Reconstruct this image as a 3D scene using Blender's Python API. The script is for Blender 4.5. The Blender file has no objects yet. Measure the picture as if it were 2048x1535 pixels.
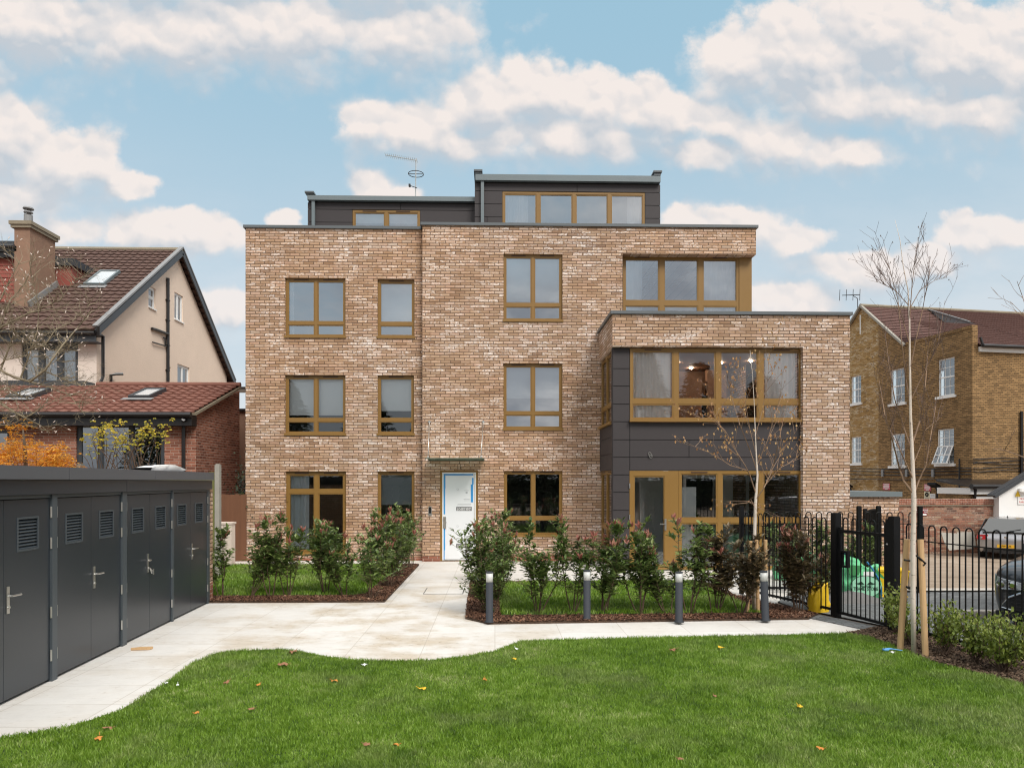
import bpy, math, random
import numpy as np
from mathutils import Matrix, Vector
R = math.radians
C = bpy.context.scene.collection
# ------------------------------------------------------------------ camera
YAW = R(1.4); F = 1400.0; CX = 1024.0; HZ = 962.0; H = 2.14
CA, SA = math.cos(YAW), math.sin(YAW)
cam = bpy.data.cameras.new("camera"); camo = bpy.data.objects.new("camera", cam); C.objects.link(camo)
camo.location = (0, 0, H); camo.rotation_euler = (R(90), 0, -YAW)
cam.sensor_width = 36; cam.lens = 36 * F / 2048; cam.shift_y = (HZ - 767.5) / 2048
cam.clip_end = 2000; cam.clip_start = 0.05
bpy.context.scene.camera = camo
sc = bpy.context.scene
sc.view_settings.view_transform = 'Standard'; sc.view_settings.look = 'None'
sc.view_settings.exposure = 0.18; sc.view_settings.gamma = 1.0
sc.render.engine = 'CYCLES'
sc.cycles.max_bounces = 8; sc.cycles.transparent_max_bounces = 12; sc.cycles.glossy_bounces = 4
sc.cycles.use_denoising = True; sc.cycles.pixel_filter_type = 'BLACKMAN_HARRIS'; sc.cycles.filter_width = 1.15

def ray(u):
    c = (u - CX) / F
    return c * CA + SA, -c * SA + CA
def at(u, v, Y):                      # point seen at photo pixel (u, v) on the plane y = Y
    dx, dy = ray(u); t = Y / dy
    return Vector((dx * t, Y, H + (HZ - v) / F * t))
def atX(u, v, X):
    dx, dy = ray(u); t = X / dx
    return Vector((X, dy * t, H + (HZ - v) / F * t))
def gnd(u, v, z=0.0):
    dx, dy = ray(u); t = (H - z) * F / (v - HZ)
    return Vector((dx * t, dy * t, z))
def X(u, Y): return at(u, HZ, Y).x
def Z(v, Y, u=1024): return at(u, v, Y).z

# ------------------------------------------------------------------ node helpers
class NT:
    def __init__(s, tree): s.t = tree; s.n = tree.nodes; s.l = tree.links
    def new(s, typ, **kw):
        n = s.n.new(typ)
        for k, v in kw.items(): setattr(n, k, v)
        return n
    def put(s, sock, v):
        if v is None: return
        if isinstance(v, bpy.types.NodeSocket): s.l.new(v, sock)
        else:
            try: sock.default_value = v
            except Exception: sock.default_value = (*v, 1.0)
    def m(s, op, a, b=None, c=None, clamp=False):
        n = s.n.new('ShaderNodeMath'); n.operation = op; n.use_clamp = clamp
        for i, v in enumerate((a, b, c)): s.put(n.inputs[i], v)
        return n.outputs[0]
    def vm(s, op, a, b=None, c=None):
        n = s.n.new('ShaderNodeVectorMath'); n.operation = op
        for i, v in enumerate((a, b, c)): s.put(n.inputs[i], v)
        return n.outputs['Value'] if op in ('LENGTH', 'DOT_PRODUCT') else n.outputs[0]
    def mix(s, fac, a, b, mode='MIX'):
        n = s.n.new('ShaderNodeMix'); n.data_type = 'RGBA'; n.blend_type = mode
        s.put(n.inputs[0], fac); s.put(n.inputs[6], a); s.put(n.inputs[7], b)
        return n.outputs[2]
    def noise(s, vec, scale, detail=4, rough=.55, dim='3D', out='Fac'):
        n = s.n.new('ShaderNodeTexNoise'); n.noise_dimensions = dim
        if vec is not None: s.put(n.inputs['Vector'], vec)
        n.inputs['Scale'].default_value = scale; n.inputs['Detail'].default_value = detail
        n.inputs['Roughness'].default_value = rough
        return n.outputs[out]
    def ss(s, v, lo, hi, a=0., b=1.):
        n = s.n.new('ShaderNodeMapRange'); n.interpolation_type = 'SMOOTHSTEP'
        s.put(n.inputs[0], v); s.put(n.inputs[1], lo); s.put(n.inputs[2], hi); s.put(n.inputs[3], a); s.put(n.inputs[4], b)
        return n.outputs[0]
    def ramp(s, v, stops, const=False):
        n = s.n.new('ShaderNodeValToRGB'); s.put(n.inputs[0], v)
        cr = n.color_ramp; cr.interpolation = 'CONSTANT' if const else 'LINEAR'
        while len(cr.elements) < len(stops): cr.elements.new(.5)
        for e, (p, c) in zip(cr.elements, stops): e.position = p; e.color = (*c, 1)
        return n.outputs[0]
    def xyz(s, x, y, z=0.):
        n = s.n.new('ShaderNodeCombineXYZ')
        for i, v in enumerate((x, y, z)): s.put(n.inputs[i], v)
        return n.outputs[0]
    def sep(s, v):
        n = s.n.new('ShaderNodeSeparateXYZ'); s.put(n.inputs[0], v); return n.outputs

# ------------------------------------------------------------------ sky with cumulus clouds
SUN_EL, SUN_AZ = 46.0, 150.0          # azimuth clockwise from +y: behind the camera
w = bpy.data.worlds.new("World"); sc.world = w; w.use_nodes = True
T = NT(w.node_tree); T.n.clear()
sky = T.new('ShaderNodeTexSky', sky_type='NISHITA', sun_disc=False)
sky.sun_elevation = R(SUN_EL); sky.sun_rotation = R(SUN_AZ); sky.air_density = 1.2; sky.dust_density = 2.0; sky.ozone_density = 1.5
tc = T.new('ShaderNodeTexCoord')
dirv = T.vm('NORMALIZE', tc.outputs['Generated'])
sx, sy, sz = T.sep(dirv)
az = T.m('ARCTAN2', sx, sy); el = T.m('ARCSINE', sz)
syc = T.m('MAXIMUM', sy, .12)
P0 = T.xyz(T.m('DIVIDE', sx, syc), T.m('DIVIDE', sz, syc), 0.)
def azel(u, v):
    dx, dy = ray(u); dz = (HZ - v) / F
    return dx / dy, dz / dy
BLOBS = [(60,50,250,95),(330,70,260,80),(560,60,260,85),(800,70,190,75),(300,-110,620,150),(750,-60,260,90),
 (10,280,110,100),(100,320,120,75),(190,320,60,60),(40,390,170,50),(250,370,60,28),
 (730,245,62,58),(850,262,120,62),(960,215,85,85),(1070,195,95,80),(1195,205,110,75),(1290,215,85,65),(1140,270,230,50),(950,290,110,30),(1350,230,60,50),
 (1440,245,80,50),(1545,285,130,62),(1690,300,125,42),(1420,308,110,30),
 (1470,130,95,95),(1600,110,150,110),(1760,70,180,130),(1930,110,170,120),(2090,150,180,130),(1700,200,260,60),(1920,220,220,55),(2150,60,160,140),
 (750,378,50,42),(810,388,40,25),(340,462,140,50),(250,455,60,36),(430,468,80,40),(130,455,90,36),(570,445,36,30),
 (1480,455,120,50),(1590,475,75,36),(1370,440,60,46),(1960,465,90,40),(1920,455,45,40),(2060,470,70,30),
 (1760,540,150,46),(1860,520,70,36),(1660,530,80,30),(30,450,80,30),(460,610,110,40),(1580,600,120,40)]
def field(vec):
    out = None
    for (u, v, ru, rv) in BLOBS:
        ru *= 1.12; v -= rv * .12
        a0, e0 = azel(u, v); a1, _ = azel(u + ru, v); _, e1 = azel(u, v - rv)
        ra, rb = a1 - a0, e1 - e0
        v1 = T.vm('MULTIPLY_ADD', vec, (1 / ra, 1 / rb, 0), (-a0 / ra, -e0 / rb, 0))
        v2 = T.vm('MULTIPLY_ADD', vec, (1 / ra, -.62 / rb, 0), (-a0 / ra, .62 * e0 / rb, 0))
        l = T.vm('LENGTH', T.vm('MAXIMUM', v1, v2))
        out = l if out is None else T.m('SMOOTH_MIN', out, l, .30)
    return T.m('SUBTRACT', 1.0, out)
def voro(vec, scale):
    n = T.new('ShaderNodeTexVoronoi', feature='SMOOTH_F1'); T.put(n.inputs['Vector'], vec); n.inputs['Scale'].default_value = scale
    n.inputs['Smoothness'].default_value = .35; return n.outputs['Distance']
nw = T.noise(P0, 14.0, 4, .6, out='Color'); nw2 = T.noise(P0, 50.0, 3, .6, out='Color')
warp = T.vm('MULTIPLY_ADD', T.vm('SUBTRACT', nw, (.5, .5, .5)), (.045, .032, 0), P0)
vw = T.vm('MULTIPLY_ADD', T.vm('SUBTRACT', nw2, (.5, .5, .5)), (.014, .012, 0), T.vm('MULTIPLY_ADD', T.vm('SUBTRACT', nw, (.5, .5, .5)), (.03, .03, 0), P0))
n1 = T.noise(P0, 26.0, 8, .62)
v1 = voro(vw, 17.); v2 = voro(vw, 42.); v1b = voro(T.vm('ADD', vw, (.004, .012, 0)), 17.); v2b = voro(T.vm('ADD', vw, (.002, .006, 0)), 42.)
bump = T.m('ADD', T.m('MULTIPLY', T.m('SUBTRACT', .45, v1), .55), T.m('ADD', T.m('MULTIPLY', T.m('SUBTRACT', .45, v2), .28), T.m('MULTIPLY_ADD', T.m('SUBTRACT', T.noise(P0, 90., 5, .65), .5), .26, T.m('MULTIPLY', T.m('SUBTRACT', n1, .5), .50))))
f0 = field(warp); fu = field(T.vm('ADD', warp, (.0, .042, 0)))
f1 = T.m('ADD', f0, T.m('ADD', bump, .10))
under = T.ss(T.m('SUBTRACT', fu, f0), -.48, .62)
dens = T.ss(f1, T.m('MULTIPLY_ADD', under, -.12, .0), T.m('MULTIPLY_ADD', under, .50, .38))
relief = T.m('ADD', T.m('MULTIPLY', T.m('SUBTRACT', v1b, v1), 2.6), T.m('MULTIPLY', T.m('SUBTRACT', v2b, v2), 1.6))
shade = T.m('ADD', T.m('MULTIPLY', T.ss(T.m('ADD', T.m('MULTIPLY_ADD', under, .55, T.m('MULTIPLY', fu, .45)), T.m('MULTIPLY', T.m('SUBTRACT', n1, .5), .55)), -.04, .98), 1.10), T.m('MULTIPLY_ADD', relief, -.55, -.02), clamp=True)
# the rest of the sky, outside the view: broad broken cloud, brighter towards the sun
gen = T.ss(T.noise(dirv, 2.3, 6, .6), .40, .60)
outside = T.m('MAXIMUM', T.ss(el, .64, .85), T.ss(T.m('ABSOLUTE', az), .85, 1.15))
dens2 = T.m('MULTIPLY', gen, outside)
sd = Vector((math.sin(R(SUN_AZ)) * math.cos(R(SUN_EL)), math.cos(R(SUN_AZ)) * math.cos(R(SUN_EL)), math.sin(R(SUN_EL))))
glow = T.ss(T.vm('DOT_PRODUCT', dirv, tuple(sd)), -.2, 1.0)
K = 10.0                               # Background strength is 1/K
lit = (.80 * K, .735 * K, .70 * K); low = (.49 * K, .535 * K, .585 * K)
ccol = T.mix(shade, lit, low)
blue = T.mix(T.ss(el, .10, .62), (.55 * K, .65 * K, .715 * K), (.345 * K, .56 * K, .69 * K))
base = T.mix(.80, sky.outputs[0], blue)
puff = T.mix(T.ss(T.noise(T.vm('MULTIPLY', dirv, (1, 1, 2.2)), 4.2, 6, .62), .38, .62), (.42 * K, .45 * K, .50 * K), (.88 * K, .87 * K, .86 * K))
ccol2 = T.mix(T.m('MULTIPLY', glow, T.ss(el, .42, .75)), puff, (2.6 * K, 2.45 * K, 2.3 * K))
c = T.mix(dens, base, ccol)
veil = T.ss(el, .03, .46, .66, 0.)
c = T.mix(T.m('MULTIPLY', veil, T.ss(T.noise(T.vm('MULTIPLY', P0, (1, 2.5, 0)), 5.0, 4, .6), .35, .65, .35, 1.)), c, (.72 * K, .73 * K, .75 * K))
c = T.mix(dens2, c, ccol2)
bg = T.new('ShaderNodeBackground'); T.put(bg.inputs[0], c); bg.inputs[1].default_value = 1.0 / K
ow = T.new('ShaderNodeOutputWorld'); T.l.new(bg.outputs[0], ow.inputs[0])
w.cycles.sampling_method = 'MANUAL'; w.cycles.sample_map_resolution = 512
sun = bpy.data.lights.new("sun", 'SUN'); sun.energy = 2.3; sun.angle = R(22); sun.color = (1, .955, .89)
suno = bpy.data.objects.new("sun", sun); C.objects.link(suno)
suno.rotation_euler = Vector(tuple(-sd)).to_track_quat('-Z', 'Y').to_euler()

# ------------------------------------------------------------------ mesh helpers
class MB:
    def __init__(s, T=None): s.v = []; s.f = []; s.T = T
    def p(s, co):
        co = Vector(co); s.v.append(s.T @ co if s.T else co); return len(s.v) - 1
    def poly(s, pts): s.f.append([s.p(q) for q in pts])
    def box(s, x0, x1, y0, y1, z0, z1):
        a = [s.p(q) for q in ((x0,y0,z0),(x1,y0,z0),(x1,y1,z0),(x0,y1,z0),(x0,y0,z1),(x1,y0,z1),(x1,y1,z1),(x0,y1,z1))]
        for f in ((0,3,2,1),(4,5,6,7),(0,1,5,4),(1,2,6,5),(2,3,7,6),(3,0,4,7)): s.f.append([a[i] for i in f])
    def bar(s, a, b, wx, wy, up=(0,0,1)):          # rectangular bar from a to b
        a, b = Vector(a), Vector(b); d = (b - a).normalized(); up = Vector(up)
        if abs(d.dot(up)) > .95: up = Vector((0, 1, 0))
        r = d.cross(up).normalized() * wx / 2; n = r.cross(d).normalized() * wy / 2
        q = [s.p(c + r * i + n * j) for c in (a, b) for i, j in ((-1,-1),(1,-1),(1,1),(-1,1))]
        for f in ((0,1,2,3),(7,6,5,4),(0,4,5,1),(1,5,6,2),(2,6,7,3),(3,7,4,0)): s.f.append([q[i] for i in f])
    def prism(s, pts, d):                          # polygon pts (3-D) extruded by vector d
        d = Vector(d); n = len(pts)
        a = [s.p(q) for q in pts]; b = [s.p(Vector(q) + d) for q in pts]
        s.f.append(a[::-1]); s.f.append(b)
        for i in range(n): s.f.append([a[i], a[(i+1) % n], b[(i+1) % n], b[i]])
    def tube(s, pts, rad, n=6, cap=True):
        pts = [Vector(q) for q in pts]
        if not isinstance(rad, (list, tuple)): rad = [rad] * len(pts)
        rings = []; prev = None
        for i, q in enumerate(pts):
            d = (pts[min(i+1, len(pts)-1)] - pts[max(i-1, 0)])
            if d.length < 1e-9: d = Vector((0, 0, 1))
            d.normalize()
            if prev is None:
                u = d.cross(Vector((0, 0, 1)))
                if u.length < .1: u = d.cross(Vector((1, 0, 0)))
            else: u = prev - d * prev.dot(d)
            u.normalize(); prev = u; v = d.cross(u)
            rings.append([s.p(q + (u * math.cos(k * 2 * math.pi / n) + v * math.sin(k * 2 * math.pi / n)) * rad[i]) for k in range(n)])
        for i in range(len(rings) - 1):
            for k in range(n): s.f.append([rings[i][k], rings[i][(k+1) % n], rings[i+1][(k+1) % n], rings[i+1][k]])
        if cap: s.f.append(rings[0][::-1]); s.f.append(rings[-1])
    def lathe(s, prof, n=20, c=(0, 0, 0)):         # (r, z) profile about the z axis through c
        rr = [[s.p((c[0] + r * math.cos(k * 2 * math.pi / n), c[1] + r * math.sin(k * 2 * math.pi / n), c[2] + z)) for k in range(n)] for r, z in prof]
        for i in range(len(rr) - 1):
            for k in range(n): s.f.append([rr[i][k], rr[i][(k+1) % n], rr[i+1][(k+1) % n], rr[i+1][k]])
        s.f.append(rr[0][::-1]); s.f.append(rr[-1])
    def leaf(s, base, d, up, L, W, fold=.25):
        d = Vector(d).normalized(); r = d.cross(Vector(up))
        if r.length < .05: r = d.cross(Vector((1, .3, .2)))
        r.normalize(); n = r.cross(d).normalized(); b = Vector(base)
        m = b + d * L * .5
        i0 = s.p(b); i1 = s.p(m + r * W / 2 + n * W * fold); i2 = s.p(b + d * L - n * L * .12); i3 = s.p(m - r * W / 2 + n * W * fold)
        s.f.append([i0, i1, i2]); s.f.append([i0, i2, i3])
def link(o, parent=None):
    C.objects.link(o)
    if parent is not None: o.parent = parent
    return o
def tag(o, label=None, cat=None, group=None, kind=None):
    for k, v in (('label', label), ('category', cat), ('group', group), ('kind', kind)):
        if v: o[k] = v
    return o
def empty(name, loc, label, cat, group=None, rz=0.):
    o = bpy.data.objects.new(name, None); o.location = loc; o.rotation_euler.z = rz; o.empty_display_size = .2
    C.objects.link(o); return tag(o, label, cat, group)
def trs(o): return Matrix.Translation(o.location) @ Matrix.Rotation(o.rotation_euler.z, 4, 'Z')
def part(name, mb, mat, parent=None, world=True, smooth=False, label=None):
    me = bpy.data.meshes.new(name); me.from_pydata([tuple(q) for q in mb.v], [], mb.f); me.update()
    me.materials.append(mat)
    if smooth: me.polygons.foreach_set('use_smooth', [True] * len(me.polygons))
    o = bpy.data.objects.new(name, me); link(o, parent)
    if parent is not None and world and parent.type == 'EMPTY': o.matrix_parent_inverse = trs(parent).inverted()
    if label: o['label'] = label
    return o
def struct(name, mb, mat, smooth=False):
    return tag(part(name, mb, mat, None, smooth=smooth), kind='structure')
def kids(o): return [q for q in bpy.data.objects if q.parent == o]
def copy_tree(o, parent=None):
    c = o.copy(); C.objects.link(c)
    if parent is not None: c.parent = parent
    for ch in kids(o): copy_tree(ch, c)
    return c
def np_mesh(name, verts, loops, sizes, mat):
    me = bpy.data.meshes.new(name)
    me.vertices.add(len(verts)); me.vertices.foreach_set('co', verts.astype(np.float32).ravel())
    me.loops.add(len(loops)); me.loops.foreach_set('vertex_index', loops.astype(np.int32))
    me.polygons.add(len(sizes)); st = np.concatenate(([0], np.cumsum(sizes)[:-1])).astype(np.int32)
    me.polygons.foreach_set('loop_start', st)
    me.update(calc_edges=True); me.validate(); me.materials.append(mat)
    o = bpy.data.objects.new(name, me); C.objects.link(o); return o

# ------------------------------------------------------------------ materials
def newmat(name):
    m = bpy.data.materials.new(name); m.use_nodes = True; t = NT(m.node_tree)
    b = t.n['Principled BSDF']; return m, t, b
def M(name, col, rough=.7, metal=0., var=.12, vs=3., bump=0., bs=60., spec=.5, streak=None, rv=.2):
    m, t, b = newmat(name); o = t.new('ShaderNodeTexCoord').outputs['Object']
    v = t.vm('MULTIPLY', o, streak) if streak else o
    n = t.noise(v, vs, 5, .6)
    n2 = t.noise(v, vs * 9, 3, .6)
    f = t.m('MULTIPLY_ADD', t.m('ADD', t.m('MULTIPLY', n, .7), t.m('MULTIPLY', n2, .3)), 2 * var, 1 - var)
    t.put(b.inputs['Base Color'], t.mix(1., col, t.xyz(f, f, f), 'MULTIPLY'))
    t.put(b.inputs['Roughness'], t.m('MULTIPLY_ADD', n, rv, rough - rv / 2)); b.inputs['Metallic'].default_value = metal
    b.inputs['Specular IOR Level'].default_value = spec
    if bump:
        bn = t.new('ShaderNodeBump'); bn.inputs['Strength'].default_value = bump; bn.inputs['Distance'].default_value = .01
        t.put(bn.inputs['Height'], t.noise(v, bs, 4, .6)); t.put(b.inputs['Normal'], bn.outputs[0])
    return m
def brick_mat(name, stops, mortar, bw=.262, bh=.0745, mw=.012, patch=None, spread=.86, dirt=.25, tint=None):
    m, t, b = newmat(name); tc = t.new('ShaderNodeTexCoord')
    x, y, z = t.sep(tc.outputs['Object']); nx, ny, nz = t.sep(tc.outputs['Normal'])
    side = t.m('GREATER_THAN', t.m('ABSOLUTE', nx), .7)
    u = t.m('ADD', t.m('MULTIPLY', x, t.m('SUBTRACT', 1., side)), t.m('MULTIPLY', y, side))
    wob = t.m('MULTIPLY', t.m('SUBTRACT', t.noise(tc.outputs['Object'], 9., 2), .5), .009)
    zz = t.m('DIVIDE', t.m('ADD', z, wob), bh); row = t.m('FLOOR', zz)
    rnd = t.new('ShaderNodeTexWhiteNoise', noise_dimensions='1D'); t.put(rnd.inputs['W'], row)
    uu = t.m('ADD', t.m('DIVIDE', u, bw), t.m('MULTIPLY_ADD', t.m('MODULO', row, 2.), .5, t.m('MULTIPLY', rnd.outputs[0], .18)))
    col = t.m('FLOOR', uu)
    fu = t.m('FRACT', uu); fv = t.m('FRACT', zz)
    eu = t.m('MULTIPLY', t.m('MINIMUM', fu, t.m('SUBTRACT', 1., fu)), bw); ev = t.m('MULTIPLY', t.m('MINIMUM', fv, t.m('SUBTRACT', 1., fv)), bh)
    mort = t.ss(t.m('MINIMUM', eu, ev), mw * .25, mw * .75, 1., 0.)
    wn = t.new('ShaderNodeTexWhiteNoise', noise_dimensions='2D'); t.put(wn.inputs['Vector'], t.xyz(col, row))
    wn2 = t.new('ShaderNodeTexWhiteNoise', noise_dimensions='2D'); t.put(wn2.inputs['Vector'], t.xyz(t.m('ADD', col, 37.3), row))
    bias = t.m('MULTIPLY', t.m('SUBTRACT', t.noise(tc.outputs['Object'], .55, 4, .6), .5), .75)
    v = t.m('ADD', t.m('MULTIPLY_ADD', wn.outputs[0], spread, .5 - spread / 2), bias, clamp=True)
    c = t.ramp(v, stops)
    sm = t.noise(t.vm('MULTIPLY', tc.outputs['Object'], (1, 1, 2.2)), 16., 5, .7)
    if patch: c = t.mix(t.m('MULTIPLY', t.ss(sm, .40, .62), t.m('MULTIPLY', t.ss(wn2.outputs[0], .1, 1., .15, 1.), t.ss(t.noise(t.vm('MULTIPLY', tc.outputs['Object'], (1, 1, 2.5)), 1.1, 5, .65), 0.40, .58, .16, 1.15))), c, patch)
    k = t.m('MULTIPLY_ADD', t.noise(tc.outputs['Object'], 70., 4, .7), .5, .75)
    k = t.m('MULTIPLY', k, t.m('MULTIPLY_ADD', wn2.outputs[0], dirt, 1 - dirt / 2))
    c = t.mix(1., c, t.xyz(k, k, k), 'MULTIPLY')
    if tint:
        c = t.mix(1., c, t.mix(t.ss(t.noise(tc.outputs['Object'], .22, 3, .6), .38, .62), tint[0], tint[1]), 'MULTIPLY')
    c = t.mix(mort, c, mortar)
    t.put(b.inputs['Base Color'], c); b.inputs['Roughness'].default_value = .9; b.inputs['Specular IOR Level'].default_value = .2
    bn = t.new('ShaderNodeBump'); bn.inputs['Strength'].default_value = .7; bn.inputs['Distance'].default_value = .012
    t.put(bn.inputs['Height'], t.m('SUBTRACT', t.m('MULTIPLY_ADD', sm, .5, t.m('MULTIPLY', wn2.outputs[0], .35)), mort)); t.put(b.inputs['Normal'], bn.outputs[0])
    return m
def glass_mat(name, refl=.16, tint=(.82, .86, .86), rough=0.0):
    m, t, b = newmat(name); t.n.remove(b)
    g = t.new('ShaderNodeBsdfGlossy'); g.inputs['Roughness'].default_value = rough; g.inputs['Color'].default_value = (.95, .97, 1, 1)
    tr = t.new('ShaderNodeBsdfTransparent'); tr.inputs['Color'].default_value = (*tint, 1)
    o = t.new('ShaderNodeTexCoord').outputs['Object']
    bn = t.new('ShaderNodeBump'); bn.inputs['Strength'].default_value = .02; bn.inputs['Distance'].default_value = .02
    t.put(bn.inputs['Height'], t.noise(o, 1.6, 1)); t.put(g.inputs['Normal'], bn.outputs[0])
    fr = t.new('ShaderNodeFresnel'); fr.inputs['IOR'].default_value = 1.5
    fac = t.m('MULTIPLY_ADD', fr.outputs[0], .9, refl, clamp=True)
    mx = t.new('ShaderNodeMixShader'); t.put(mx.inputs[0], fac); t.l.new(tr.outputs[0], mx.inputs[1]); t.l.new(g.outputs[0], mx.inputs[2])
    t.l.new(mx.outputs[0], t.n['Material Output'].inputs[0]); return m
def leaf_mat(name, stops, rough=.45, trans=.25, ns=1.5):
    m, t, b = newmat(name); g = t.new('ShaderNodeNewGeometry')
    o = t.new('ShaderNodeTexCoord').outputs['Object']
    v = t.m('MULTIPLY_ADD', g.outputs['Random Per Island'], .75, t.m('MULTIPLY_ADD', t.noise(o, ns, 3), .8, -.28), clamp=True)
    c = t.ramp(v, stops); t.put(b.inputs['Base Color'], c); b.inputs['Roughness'].default_value = rough
    tl = t.new('ShaderNodeBsdfTranslucent'); t.put(tl.inputs[0], c)
    mx = t.new('ShaderNodeMixShader'); mx.inputs[0].default_value = trans
    t.l.new(b.outputs[0], mx.inputs[1]); t.l.new(tl.outputs[0], mx.inputs[2]); t.l.new(mx.outputs[0], t.n['Material Output'].inputs[0])
    return m
def emit_mat(name, col, s):
    m, t, b = newmat(name); b.inputs['Emission Color'].default_value = (*col, 1); b.inputs['Emission Strength'].default_value = s; return m
mt = {}
mt['brick'] = brick_mat('multi_tan_brick', [(0, (.22, .125, .075)), (.2, (.30, .175, .10)), (.38, (.39, .24, .14)), (.55, (.44, .285, .175)), (.7, (.475, .295, .195)), (.84, (.50, .37, .27)), (.95, (.58, .50, .42)), (1, (.64, .59, .53))], (.125, .08, .055), patch=(.70, .61, .54), mw=.015, spread=.54, dirt=.26, tint=((1.06, 1.02, 1.0), (1.06, 1.10, 1.17)))
mt['redbrick'] = brick_mat('plain_red_brick', [(0, (.16, .06, .04)), (.4, (.25, .095, .06)), (.75, (.31, .125, .08)), (1, (.36, .17, .12))], (.42, .30, .24), bw=.235, bh=.077, mw=.013)
mt['oldred'] = brick_mat('weathered_red_brick', [(0, (.10, .06, .05)), (.25, (.22, .09, .06)), (.6, (.33, .14, .09)), (.85, (.36, .20, .13)), (1, (.42, .31, .21))], (.30, .22, .16), bw=.24, bh=.08, mw=.014, patch=(.42, .33, .26))
mt['stock'] = brick_mat('dark_yellow_stock_brick', [(0, (.09, .06, .035)), (.2, (.19, .115, .052)), (.55, (.30, .18, .080)), (.85, (.36, .22, .10)), (1, (.42, .28, .15))], (.10, .07, .042), bw=.225, bh=.077, mw=.017, spread=.58)
mt['stockpale'] = brick_mat('pale_yellow_stock_brick', [(0, (.15, .08, .03)), (.3, (.32, .18, .06)), (.7, (.42, .25, .09)), (1, (.55, .42, .25))], (.25, .18, .09), bw=.225, bh=.077, mw=.014, spread=.6, patch=(.55, .47, .36))
mt['bronze'] = M('bronze_aluminium', (.235, .128, .030), .42, .0, .05, 2., spec=.5)
mt['vent'] = M('dark_bronze_slot', (.06, .025, .012), .5)
mt['glass'] = glass_mat('window_glass', .09, (.97, .98, .98))
mt['glassup'] = glass_mat('upper_window_glass', .40, (.92, .94, .94))
mt['glassold'] = glass_mat('old_window_glass', .22)
mt['clad'] = M('charcoal_panel', (.044, .037, .038), .62, 0., .10, .9, spec=.4)
mt['joint'] = M('black_joint', (.008, .008, .008), .8)
mt['coping'] = M('grey_coping_metal', (.105, .118, .125), .45, 0., .07, 1.5)
mt['gutter'] = M('blue_grey_gutter_metal', (.15, .18, .19), .42, 0., .07, 2.)
mt['white'] = M('white_paint', (.78, .77, .75), .55, 0., .04, 2.)
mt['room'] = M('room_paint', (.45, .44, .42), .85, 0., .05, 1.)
mt['roomshade'] = M('shaded_room_paint', (.13, .125, .12), .85, 0., .05, 1.)  # room paint darkened: the shade of unlit rooms is put into the colour
mt['roombrown'] = M('brown_kitchen_panels', (.24, .135, .085), .6, 0., .12, 2.)
mt['blind'] = M('pale_grey_blind_fabric', (.80, .82, .82), .9, 0., .04, 4.)
mt['blinddark'] = M('grey_blind_fabric', (.30, .33, .34), .9, 0., .05, 4.)
mt['curtain'] = None
mt['curtaingrey'] = M('grey_curtain_fabric', (.60, .64, .68), .9, 0., .08, 3.)
mt['lamp'] = emit_mat('downlight_glow', (1, .80, .60), 150.)
mt['black'] = M('black_powder_coat', (.005, .005, .0055), .55, 0., .1, 6., spec=.22)
mt['steel'] = M('brushed_steel', (.55, .54, .51), .32, .9, .08, 20.)
mt['shed'] = M('anthracite_steel_door', (.027, .033, .041), .30, 0., .12, 1.1, spec=.6, bump=.02, bs=1.6, rv=.05)
mt['shedframe'] = M('anthracite_frame', (.06, .072, .082), .42, 0., .10, 2.)
mt['shedtrim'] = M('grey_roof_trim', (.095, .098, .108), .48, 0., .10, 1.4)
mt['render'] = M('pebbledash_render', (.78, .625, .505), .95, 0., .10, 1.2, bump=.9, bs=26., spec=.2)
mt['renderpale'] = M('pale_render', (.72, .61, .53), .95, 0., .05, 1.2, bump=.3, bs=45., spec=.2)
mt['chimney'] = M('brown_roughcast', (.27, .165, .115), .95, 0., .35, 2.2, bump=.9, bs=30., spec=.2)
mt['stone'] = M('mossy_stone', (.25, .21, .15), .95, 0., .3, 5., bump=.5)
mt['tile'] = M('brown_concrete_tile', (.105, .062, .050), .85, 0., .42, 3.5, bump=.3, bs=40., spec=.25)
mt['tilered'] = M('red_concrete_tile', (.205, .092, .068), .85, 0., .35, 3.5, bump=.3, bs=40., spec=.25)
mt['tileold'] = M('old_clay_tile', (.135, .076, .065), .9, 0., .40, 3., bump=.3, spec=.2)
mt['hungtile'] = M('red_hung_tile', (.27, .07, .052), .8, 0., .25, 6.)
mt['lead'] = M('grey_lead', (.23, .23, .23), .6, 0., .2, 5.)
mt['dkgrey'] = M('dark_grey_plastic', (.042, .046, .052), .45, 0., .1, 2.)
mt['pipe'] = M('black_plastic_pipe', (.014, .012, .012), .35, 0., .1, 5.)
mt['fencegreen'] = M('green_stained_timber', (.17, .17, .055), .9, 0., .30, 2., streak=(6, 6, .6))
mt['fencebrown'] = M('brown_stained_timber', (.15, .065, .032), .9, 0., .35, 2., streak=(7, 7, .6))
mt['concrete'] = M('grey_concrete', (.32, .30, .26), .95, 0., .22, 4., bump=.3)
mt['stake'] = M('treated_pine', (.54, .345, .175), .85, 0., .22, 4., streak=(5, 5, .6))
mt['bark'] = M('grey_brown_bark', (.17, .125, .085), .95, 0., .3, 9., bump=.6)
mt['barklich'] = M('lichened_bark', (.235, .19, .125), .95, 0., .4, 9., bump=.6)
mt['stem'] = M('shrub_stem', (.10, .062, .04), .9, 0., .3, 12.)
mt['twig'] = M('birch_twig', (.26, .165, .105), .85, 0., .3, 12.)
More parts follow.
